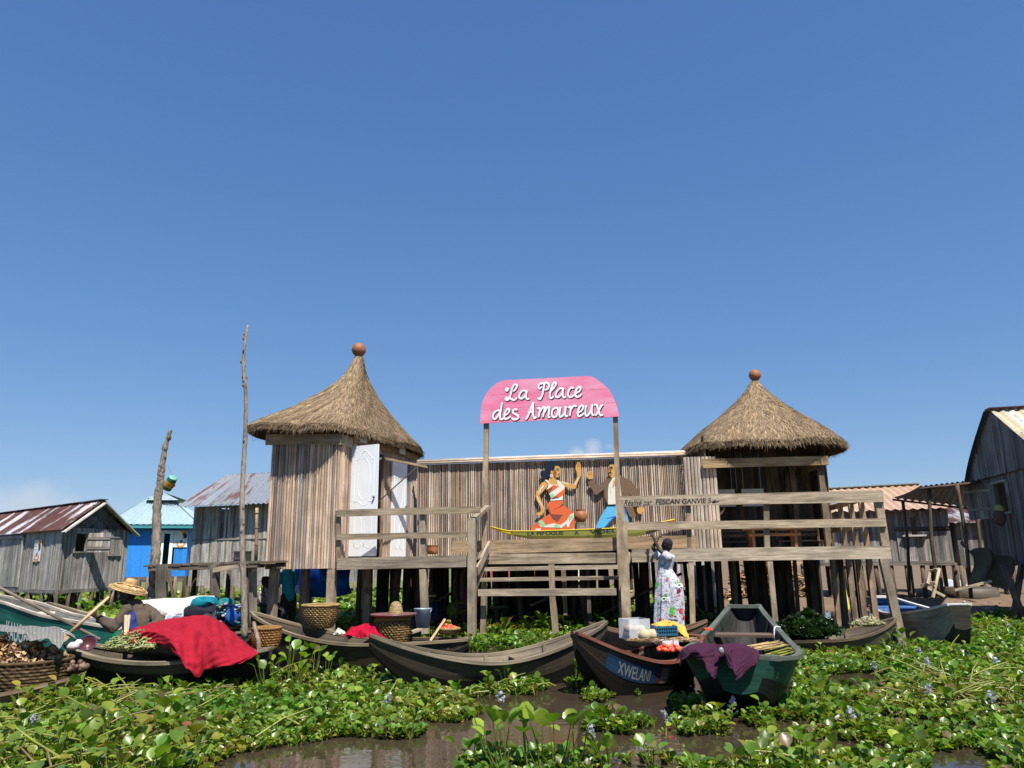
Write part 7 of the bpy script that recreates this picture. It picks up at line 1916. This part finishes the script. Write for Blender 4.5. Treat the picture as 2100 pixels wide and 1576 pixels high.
k = MB(); qa, qb = at(262, 1262, 10.0), at(259, 1304, 9.75)
for i in range(7): k.bar(qa + V((.012 * i - .04, 0, 0)), qb + V((.006 * i - .02, 0, 0)), .010, .008, V((0, 1, 0)), (1.4, 1.35, 1.1))
tag(k.build('straw_strap', MAT['beam']), 'cream plaited straw strip hanging in front of the seated person', 'straw strip')
# --- half hidden figures below the platform
def small_person(D_, hx, hy, hipx, hipy, label, face, top, top_t, bottom_t, pose, hat=None, sc=1.0, extra=None, arms=None):
    A_ = lambda x, y, d=0: at(x, y, D_ + d)
    foot = A_(hipx, hipy); root = thing('person', V((foot.x, foot.y, .0)), label, 'person')
    k = MB(); hc = A_(hx, hy); head(k, hc, face, ZD, sc)
    ch = A_(lerp(hx, hipx, .4), hy + 25 * 13 / D_ * sc); hip = A_(hipx, hipy); f2 = V((face[0], face[1], 0)).normalized(); x = f2.cross(ZD)
    limb(k, [hc - ZD * .05 * sc, ch + ZD * .06], [.045 * sc, .055 * sc]); limb(k, [ch, lerp(ch, hip, .5), hip], [.11 * sc, .10 * sc, .13 * sc])
    sh = [ch + x * .17 * sc * q + ZD * .02 for q in (-1, 1)]
    ht = []
    for i, s_ in enumerate(sh):
        e = arms[i][0] if arms else s_ + V((0, 0, -.26 * sc)) + f2 * .06; w_ = arms[i][1] if arms else e + f2 * .2 * sc - ZD * .08
        limb(k, [s_, e], [.045 * sc, .036 * sc]); limb(k, [e, w_], [.035 * sc, .025 * sc]); hand(k, w_, (w_ - e), V((0, 0, -1)) if abs((w_ - e).normalized().z) < .8 else f2, sc, .5, 1); ht.append((s_, e))
    for q in (-1, 1):
        h_ = hip + x * .09 * q * sc
        if pose == 'sit': kn = h_ + f2 * .38 * sc + ZD * .03; an = kn - ZD * .36 * sc + f2 * .02
        else: kn = h_ - ZD * .38 * sc + f2 * .03; an = kn - ZD * .38 * sc
        limb(k, [h_, kn], [.08 * sc, .058 * sc]); limb(k, [kn, an], [.055 * sc, .036 * sc]); limb(k, [an, an + f2 * .13 * sc - ZD * .03], [.036 * sc, .028 * sc])
    remeshed(k, 'body', MAT['skin'], root, .011, 2)
    k = MB(); limb(k, [ch + ZD * .03, lerp(ch, hip, .5), hip], [.13 * sc, .125 * sc, .145 * sc])
    for s_, e in ht: limb(k, [s_, lerp(s_, e, .75)], [.062 * sc, .058 * sc])
    remeshed(k, top, top_m if (top_m := globals().get('PATM') if top_t is None else MAT['cloth']) else MAT['cloth'], root, .012, 2, top_t or (1, 1, 1), .016)
    k = MB()
    if pose == 'sit': limb(k, [hip, hip + f2 * .3 * sc, hip + f2 * .40 * sc - ZD * .06], [.15 * sc, .14 * sc, .13 * sc])
    else:
        for q in (-1, 1): limb(k, [hip + x * .07 * q * sc, hip + x * .09 * q * sc - ZD * .4 * sc, hip + x * .09 * q * sc - ZD * .68 * sc], [.10 * sc, .075 * sc, .06 * sc])
    remeshed(k, 'skirt' if pose == 'sit' else 'trousers', MAT['cloth'], root, .012, 2, bottom_t, .016)
    k = MB(); k.ball(hc + ZD * .035 * sc - f2 * .02 * sc, (.082 * sc, .082 * sc, .088 * sc), n=18, m=12); k.build('hair', HAIRM, root)
    if hat: hat(root, hc, sc)
    return root
def patmat():
    t = NT('patterned_cloth'); ob = t.coord('Object'); n = t.noise(ob, 1, 4, .6, (22, 22, 22), 1.5)
    return t.fin(t.mix(t.rng(n, .48, .52, 0, 1), (.42, .38, .33), (.10, .08, .07)), .9, .1)
PATM = patmat()
def cap(col, band=None):
    def f(root, hc, sc):
        k = MB(); k.lathe([(.17 * sc, .045 * sc), (.10 * sc, .06 * sc), (.095 * sc, .10 * sc), (.08 * sc, .15 * sc), (.001, .16 * sc)], hc, 26, col)
        if band: k.lathe([(.103 * sc, .062 * sc), (.101 * sc, .09 * sc)], hc, 26, band)
        k.build('hat', MAT['cloth'], root)
    return f
small_person(15.7, 545, 1198, 548, 1250, 'seated person in a patterned brown shirt by the hut corner stilts', (.75, -.5, -.1), 'shirt', None, (.03, .03, .035), 'sit', cap((.02, .02, .02)), .95)
small_person(16.1, 588, 1160, 592, 1222, 'standing person in a teal top and dark trousers under the slatted hut', (-.6, .7, 0), 'shirt', (.03, .27, .30), (.035, .035, .02), 'stand', None, 1.0)
small_person(15.5, 885, 1230, 890, 1268, 'person in a striped yellow hat and blue print top in the shade under the platform', (-.8, -.5, -.1), 'blouse', (.02, .02, .055), (.03, .025, .04), 'sit', cap((.05, .05, .05), (.45, .38, .08)), .95)
small_person(15.9, 974, 1196, 956, 1246, 'person in a pink top and green yellow wrap sitting behind the left newel post', (-.6, -.75, -.1), 'blouse', (.25, .03, .06), (.09, .10, .02), 'sit', None, 1.0)
# ---------------------------------------------------------------- water hyacinth
rg = np.random.default_rng(4)
def leaf_template():
    vs = []; n = 5
    W = [.16, .80, 1.0, .78, .12]; Yp = [0, .25, .52, .80, 1.0]
    for w_, y in zip(W, Yp):
        bend = -.18 * y * y
        for s in (-1, 0, 1): vs.append((s * w_ * .5, y, bend + (.16 * w_ * abs(s)) - (.0 if s else .02)))
    fs = []
    for i in range(n - 1):
        for j in range(2): fs.append((i * 3 + j, i * 3 + j + 1, i * 3 + j + 4, i * 3 + j + 3))
    return np.array(vs), np.array(fs)
LV, LF = leaf_template()
GREENS = np.array([1.5, 1.4, 1.25]) * np.array([(.078, .150, .018), (.062, .125, .016), (.100, .172, .022), (.050, .105, .016), (.135, .19, .024), (.088, .14, .018)])
class Mat:
    """accumulates leaves and stalks as numpy blocks"""
    def __init__(s): s.v = []; s.f = []; s.c = []; s.n = 0
    def put(s, v, f, c):
        s.v.append(v); s.f.append(f + s.n); s.c.append(np.tile(c, (len(v), 1)) if c.ndim == 1 else c); s.n += len(v)
    def leaf(s, p, ax, nr, size, wid, col):
        x = np.cross(ax, nr); x /= np.linalg.norm(x) + 1e-9; nr = np.cross(x, ax)
        v = p + np.outer(LV[:, 0] * size * wid, x) + np.outer(LV[:, 1] * size, ax) + np.outer(LV[:, 2] * size, nr)
        s.put(v, LF, np.asarray(col))
    def stalk(s, pts, rad, col, n=4):
        pts = np.asarray(pts); m = len(pts); V_ = []
        for i in range(m):
            a = pts[min(i + 1, m - 1)] - pts[max(0, i - 1)]; a = a / (np.linalg.norm(a) + 1e-9)
            x = np.cross(a, (0.31, .2, .9)); x /= np.linalg.norm(x) + 1e-9; y = np.cross(a, x)
            for k in range(n): th = 2 * math.pi * k / n; V_.append(pts[i] + (x * math.cos(th) + y * math.sin(th)) * rad[i])
        F_ = [(i * n + k, i * n + (k + 1) % n, (i + 1) * n + (k + 1) % n, (i + 1) * n + k) for i in range(m - 1) for k in range(n)]
        s.put(np.array(V_), np.array(F_), np.asarray(col))
    def build(s, name, parent=None, origin=(0, 0, 0)):
        v = np.concatenate(s.v) - np.array(origin); f = np.concatenate(s.f); c = np.concatenate(s.c)
        me = bpy.data.meshes.new(name)
        me.vertices.add(len(v)); me.vertices.foreach_set('co', v.astype(np.float32).ravel())
        me.loops.add(f.size); me.loops.foreach_set('vertex_index', f.astype(np.int32).ravel())
        me.polygons.add(len(f)); me.polygons.foreach_set('loop_start', np.arange(0, f.size, 4, dtype=np.int32)); me.polygons.foreach_set('loop_total', np.full(len(f), 4, dtype=np.int32))
        me.polygons.foreach_set('use_smooth', np.ones(len(f), dtype=bool))
        me.update(calc_edges=True)
        ca = me.color_attributes.new('tint', 'FLOAT_COLOR', 'POINT'); ca.data.foreach_set('color', np.hstack([c, np.ones((len(c), 1))]).astype(np.float32).ravel())
        me.materials.append(MAT['leaf'])
        o = bpy.data.objects.new(name, me); COL.objects.link(o)
        if parent: o.parent = parent
        else: o.location = origin
        return o
def plant(M, p, scale, nl, col_k=1.0, bulb=True, spread=1.0, lfsz=1.0, lo=.35):
    base = np.array(p)
    a0 = rg.uniform(0, 6.28)
    for i in range(nl):
        az = a0 + i * 2.4 + rg.normal(0, .35); lean = rg.uniform(.12, .95) * spread
        L = scale * rg.uniform(lo, 1.0)
        out = np.array([math.cos(az), math.sin(az), 0]); d0 = out * math.sin(lean) + np.array([0, 0, math.cos(lean)])
        d1 = out * math.sin(lean * .55) + np.array([0, 0, math.cos(lean * .55)])
        mid = base + d0 * L * .5; tip = mid + d1 * L * .5
        col = GREENS[rg.integers(len(GREENS))] * rg.uniform(.75, 1.25) * col_k
        sc = (np.array([.17, .21, .035]) if bulb else np.array([.13, .18, .03])) * rg.uniform(.8, 1.2)
        r = max(.0035, .014 * scale ** .5 * .6)
        if bulb and scale < .2: M.stalk([base - np.array([0, 0, .03]), base + d0 * L * .2, mid, tip], [r, r * 2.4, r * 1.2, r * .6], sc)
        else: M.stalk([base - np.array([0, 0, .03]), base + d0 * L * .25, mid, tip], [r * 1.3, r * 1.1, r * .9, r * .6], sc)
        tl = lean * rg.uniform(.4, 1.2) + rg.uniform(-.1, .75)
        ax = out * math.sin(tl) + np.array([0, 0, math.cos(tl)]); ax += rg.normal(0, .18, 3); ax /= np.linalg.norm(ax)
        nr = -out * math.cos(tl) + np.array([0, 0, math.sin(tl) + .25]) + rg.normal(0, .25, 3)
        size = (.044 + .17 * scale) * rg.uniform(.7, 1.15) * lfsz
        q_ = rg.random()
        if q_ < .025: col = np.array([.28, .24, .05])
        elif q_ < .06: col = np.array([.16, .10, .045])
        M.leaf(tip, ax, nr, size, rg.uniform(.85, 1.15), col)
def inside(poly, x, y):
    c = False; n = len(poly); j = n - 1
    for i in range(n):
        xi, yi = poly[i]; xj, yj = poly[j]
        if (yi > y) != (yj > y) and x < (xj - xi) * (y - yi) / (yj - yi) + xi: c = not c
        j = i
    return c
PROTO = {}
def proto(key, scale, nl, **kw):
    if key not in PROTO:
        L = []
        for i in range(26):
            q = Mat(); plant(q, (0, 0, 0), scale, int(rg.integers(*nl)), 1.0, **kw); L.append((np.concatenate(q.v), np.concatenate(q.f), np.concatenate(q.c)))
        PROTO[key] = L
    return PROTO[key]
def scatter(M, plist, x, y, z, s, ck):
    v, f, c = plist[rg.integers(len(plist))]; a = rg.uniform(0, 6.283); ca, sa = math.cos(a) * s, math.sin(a) * s
    w_ = np.empty_like(v); w_[:, 0] = v[:, 0] * ca - v[:, 1] * sa + x; w_[:, 1] = v[:, 0] * sa + v[:, 1] * ca + y; w_[:, 2] = v[:, 2] * s + z
    M.put(w_, f, c * ck)
BLOCK = []
for b in (b3, b4, b5, b6, b7, b8, b9, b10, b1, b2, b12):
    out = []
    for s_ in (-1, 1):
        ts = [i / 12 for i in range(13)]
        if s_ > 0: ts = ts[::-1]
        out += [(b['P'](t, s_ * .62).x, b['P'](t, s_ * .62).y) for t in ts]
    BLOCK.append(out)
def blocked(x, y):
    return any(inside(q, x, y) for q in BLOCK)
def fill(M, px_poly, density, scale=(.05, .13), nl=(5, 8), holes=(), big=.05, colk=1.0, z=0, edge_thin=0, lfsz=1.0):
    P = [gnd(x, y, z) for x, y in px_poly]; P = [(p.x, p.y) for p in P]
    H = [[(gnd(x, y).x, gnd(x, y).y) for x, y in h] for h in holes]
    xs = [p[0] for p in P]; ys = [p[1] for p in P]; A_ = (max(xs) - min(xs)) * (max(ys) - min(ys)); n = int(A_ * density); cnt = 0
    for i in range(n):
        x, y = rg.uniform(min(xs), max(xs)), rg.uniform(min(ys), max(ys))
        if not inside(P, x, y) or any(inside(h, x, y) for h in H) or blocked(x, y): continue
        g = math.sin(x * 2.3 + 1.1 * math.sin(y * 1.7)) * math.sin(y * 2.9 + x * .8)
        if g < -.72: continue
        s_ = rg.uniform(*scale) * (1 + .35 * g)
        if rg.random() < big: s_ *= rg.uniform(1.8, 2.8)
        b_ = .07 if s_ < .085 else (.11 if s_ < .15 else (.19 if s_ < .24 else .3))
        hue = 1 + .22 * math.sin(x * 1.3 + 2.1) * math.sin(y * 1.7 + .4)
        scatter(M, proto((b_, nl, lfsz), b_, nl, lfsz=lfsz), x, y, z, s_ / b_, np.array([colk * hue * rg.uniform(.85, 1.2), colk * rg.uniform(.85, 1.15), colk])); cnt += 1
    return cnt
def stalks(M, px_poly, n, ln=(.15, .55), colk=1.0):
    P = [gnd(x, y) for x, y in px_poly]; P = [(p.x, p.y) for p in P]
    xs = [p[0] for p in P]; ys = [p[1] for p in P]
    for i in range(n * 3):
        x, y = rg.uniform(min(xs), max(xs)), rg.uniform(min(ys), max(ys))
        if not inside(P, x, y) or blocked(x, y): continue
        a = rg.normal(.25, .7); l = rg.uniform(*ln); e = rg.uniform(-.05, .55)
        d = np.array([math.cos(a) * rg.choice([-1, 1]), math.sin(a), e]); p = np.array([x, y, rg.uniform(.03, .12)])
        c = np.array([.30, .33, .07]) * rg.uniform(.7, 1.2) if rg.random() < .75 else np.array([.26, .19, .08])
        M.stalk([p, p + d * l * .5 + rg.normal(0, .015, 3), p + d * l + np.array([0, 0, -.05])], [.009, .008, .005], c, 5)
LEFT = [(-420, 1425), (60, 1412), (150, 1392), (330, 1368), (500, 1376), (560, 1384), (700, 1388), (800, 1402), (870, 1404), (940, 1440), (990, 1466), (940, 1482), (885, 1498), (840, 1518), (700, 1512), (600, 1532), (480, 1548), (425, 1578), (390, 1650), (-450, 1660)]
M = Mat()
fill(M, LEFT, 600, (.03, .075), (5, 8)); stalks(M, [(20, 1425), (380, 1390), (430, 1440), (420, 1500), (300, 1640), (-100, 1640)], 150); stalks(M, LEFT, 60)
fill(M, [(-100, 1500), (200, 1440), (420, 1470), (380, 1650), (-150, 1650)], 30, (.16, .3), (4, 6), big=0)
kind(M.build('hyacinth_mat'), 'stuff')
M = Mat()
RIGHT = [(1625, 1335), (1640, 1318), (1760, 1326), (1880, 1330), (1975, 1322), (2005, 1296), (2010, 1268), (2060, 1262), (2560, 1262), (2700, 1660), (1500, 1660), (1490, 1590), (1540, 1545), (1600, 1518), (1560, 1498), (1530, 1484), (1545, 1452), (1620, 1440), (1640, 1400)]
fill(M, RIGHT, 560, (.03, .075), (5, 8), holes=[[(1690, 1388), (1760, 1380), (1830, 1388), (1800, 1422), (1700, 1425)], [(1570, 1480), (1650, 1478), (1700, 1500), (1600, 1520)], [(1905, 1545), (2000, 1535), (2060, 1570), (2000, 1660), (1900, 1600)]])
stalks(M, [(1880, 1400), (2120, 1410), (2100, 1470), (1860, 1470)], 60); stalks(M, RIGHT, 90)
kind(M.build('hyacinth_mat'), 'stuff')
M = Mat()
for poly, dn in (([(835, 1406), (1000, 1402), (1110, 1402), (1128, 1414), (1090, 1426), (1000, 1430), (930, 1440)], 190), ([(1142, 1374), (1176, 1358), (1196, 1388), (1206, 1406), (1165, 1408)], 260), ([(1198, 1424), (1235, 1418), (1258, 1432), (1236, 1443), (1200, 1440)], 300), ([(1296, 1418), (1340, 1408), (1372, 1416), (1350, 1432), (1298, 1428)], 280),
                 ([(1195, 1490), (1225, 1478), (1325, 1480), (1345, 1489), (1315, 1497), (1290, 1508), (1262, 1508), (1200, 1499)], 240), ([(1376, 1488), (1420, 1476), (1492, 1484), (1490, 1510), (1400, 1512)], 280), ([(1372, 1440), (1405, 1432), (1450, 1440), (1440, 1462), (1390, 1464)], 260), ([(885, 1462), (950, 1450), (992, 1462), (950, 1482)], 180),
                 ([(950, 1566), (1010, 1556), (1180, 1556), (1240, 1564), (1330, 1560), (1420, 1566), (1500, 1596), (1510, 1660), (910, 1660)], 230)):
    fill(M, poly, dn * 2.0, (.03, .07), (5, 9), big=.06)
stalks(M, [(985, 1415), (1120, 1400), (1125, 1435), (990, 1440)], 9, (.1, .28))
kind(M.build('hyacinth_clumps'), 'stuff')
M = Mat()       # in the shade below the platform and behind the boats
for poly, dn, sc in (([(560, 1300), (960, 1316), (1290, 1300), (1290, 1262), (560, 1258)], 150, (.07, .16)), ([(1300, 1300), (1640, 1305), (1600, 1268), (1300, 1262)], 110, (.07, .16)), ([(-100, 1262), (560, 1290), (560, 1246), (-100, 1240)], 60, (.10, .2)), ([(1840, 1300), (2010, 1296), (2000, 1275), (1850, 1285)], 120, (.06, .12))):
    fill(M, poly, dn, sc, (4, 7), lfsz=1.25)
fill(M, [(955, 1338), (1100, 1330), (1185, 1322), (1270, 1298), (955, 1306)], 330, (.04, .10), (5, 8), big=.1)
kind(M.build('hyacinth_shade_mat'), 'stuff')
M = Mat()       # green marsh beyond the houses
for i in range(5200):
    y = 17.5 + 22 * rg.random() ** 1.6; x = rg.uniform(-.80, .22) * y
    if x > -5 and y < 18.3: continue
    scatter(M, proto('marsh', .18, (4, 5), bulb=False, spread=1.2, lfsz=1.9), x, y, 0, rg.uniform(.6, 1.4), rg.uniform(.8, 1.5))
kind(M.build('marsh_plants'), 'stuff')
# single tall plants standing clear of the mat
def petal_spike(M, p, h, s=1.0):
    top = p + np.array([rg.normal(0, .02), rg.normal(0, .02), h]); M.stalk([p, (p + top) / 2, top], [.006 * s, .005 * s, .004 * s], np.array([.16, .2, .05]))
    for i in range(22):
        q = top + np.array([rg.normal(0, .016), rg.normal(0, .016), rg.uniform(-.05, .05)]) * s; ax = rg.normal(0, 1, 3); ax[2] = abs(ax[2]) * .6 + .2; ax /= np.linalg.norm(ax)
        M.leaf(q, ax, rg.normal(0, 1, 3), .034 * s, 1.0, np.array([.46, .44, .62]) * rg.uniform(.8, 1.15))
BIG = [(590, 1402, .50), (545, 1420, .40), (640, 1400, .50), (612, 1408, .46), (560, 1402, .34), (612, 1418, .3), (668, 1400, .33), (250, 1404, .30), (300, 1398, .26), (210, 1412, .30), (350, 1398, .24), (130, 1440, .28), (70, 1470, .24), (340, 1440, .25), (420, 1420, .24), (470, 1414, .22),
       (120, 1560, .26), (230, 1540, .32), (330, 1530, .26), (40, 1540, .22), (180, 1590, .26), (1022, 1592, .50), (1040, 1600, .42), (1085, 1600, .44), (1140, 1592, .46), (1110, 1596, .36), (1000, 1575, .32), (1180, 1585, .34), (1250, 1588, .24), (1340, 1585, .22), (1570, 1450, .30), (1600, 1462, .24), (1690, 1460, .22), (1850, 1345, .34), (1870, 1352, .28), (1905, 1345, .26), (1820, 1350, .22), (1890, 1452, .26), (1850, 1480, .26), (2030, 1300, .36), (2090, 1320, .3), (2085, 1470, .34), (1950, 1470, .22), (1740, 1500, .22), (1180, 1400, .24), (1165, 1390, .2), (1000, 1420, .2), (1040, 1412, .26), (1520, 1600, .2), (2000, 1400, .2), (1640, 1570, .2)]
for i, (px, py, h) in enumerate(BIG):
    g = gnd(px, py)
    r_ = thing('water_hyacinth', g, 'tall broad-leaved water hyacinth rising above the floating mat', 'water plant', 'tall hyacinths standing above the mat')
    for j in range(int(rg.integers(4, 7))):
        M = Mat(); plant(M, tuple(g), h, 1, rg.uniform(.9, 1.25), False, .75, 1.0, .7); M.build('leaf', r_, g)
FL_ = [(468, 1410, .16), (70, 1535, .16), (950, 1402, .12), (1120, 1392, .14), (1025, 1500, .22), (1225, 1565, .16), (790, 1470, .10), (2050, 1392, .14), (1660, 1342, .1), (1700, 1344, .12), (1800, 1338, .12), (1850, 1342, .12), (1885, 1360, .1), (1900, 1385, .1), (1790, 1420, .22), (1910, 1460, .14), (2050, 1480, .14), (1760, 1510, .12), (2075, 1305, .12), (1500, 1480, .1), (1365, 1515, .12)]
for px, py, h in FL_:
    g = gnd(px, py)
    if blocked(g.x, g.y): continue
    r_ = thing('flowering_hyacinth', g, 'water hyacinth with a pale lilac flower spike on the green mat', 'water plant', 'lilac flowering hyacinths')
    M = Mat(); petal_spike(M, np.array(g), h + .05, .85); M.build('flower_spike', r_, g)
    M = Mat(); plant(M, tuple(g), .12, 4); M.build('leaves', r_, g)
k = MB(); g = gnd(1812, 1440); k.box(g + ZD * .05, V((.07, .02, 0)), V((-.01, .05, 0)), ZD * .05, (.9, .75, .62)); tag(k.build('mooring_stump', MAT['beam']), 'square brown stump of a post standing in the floating plants', 'post')
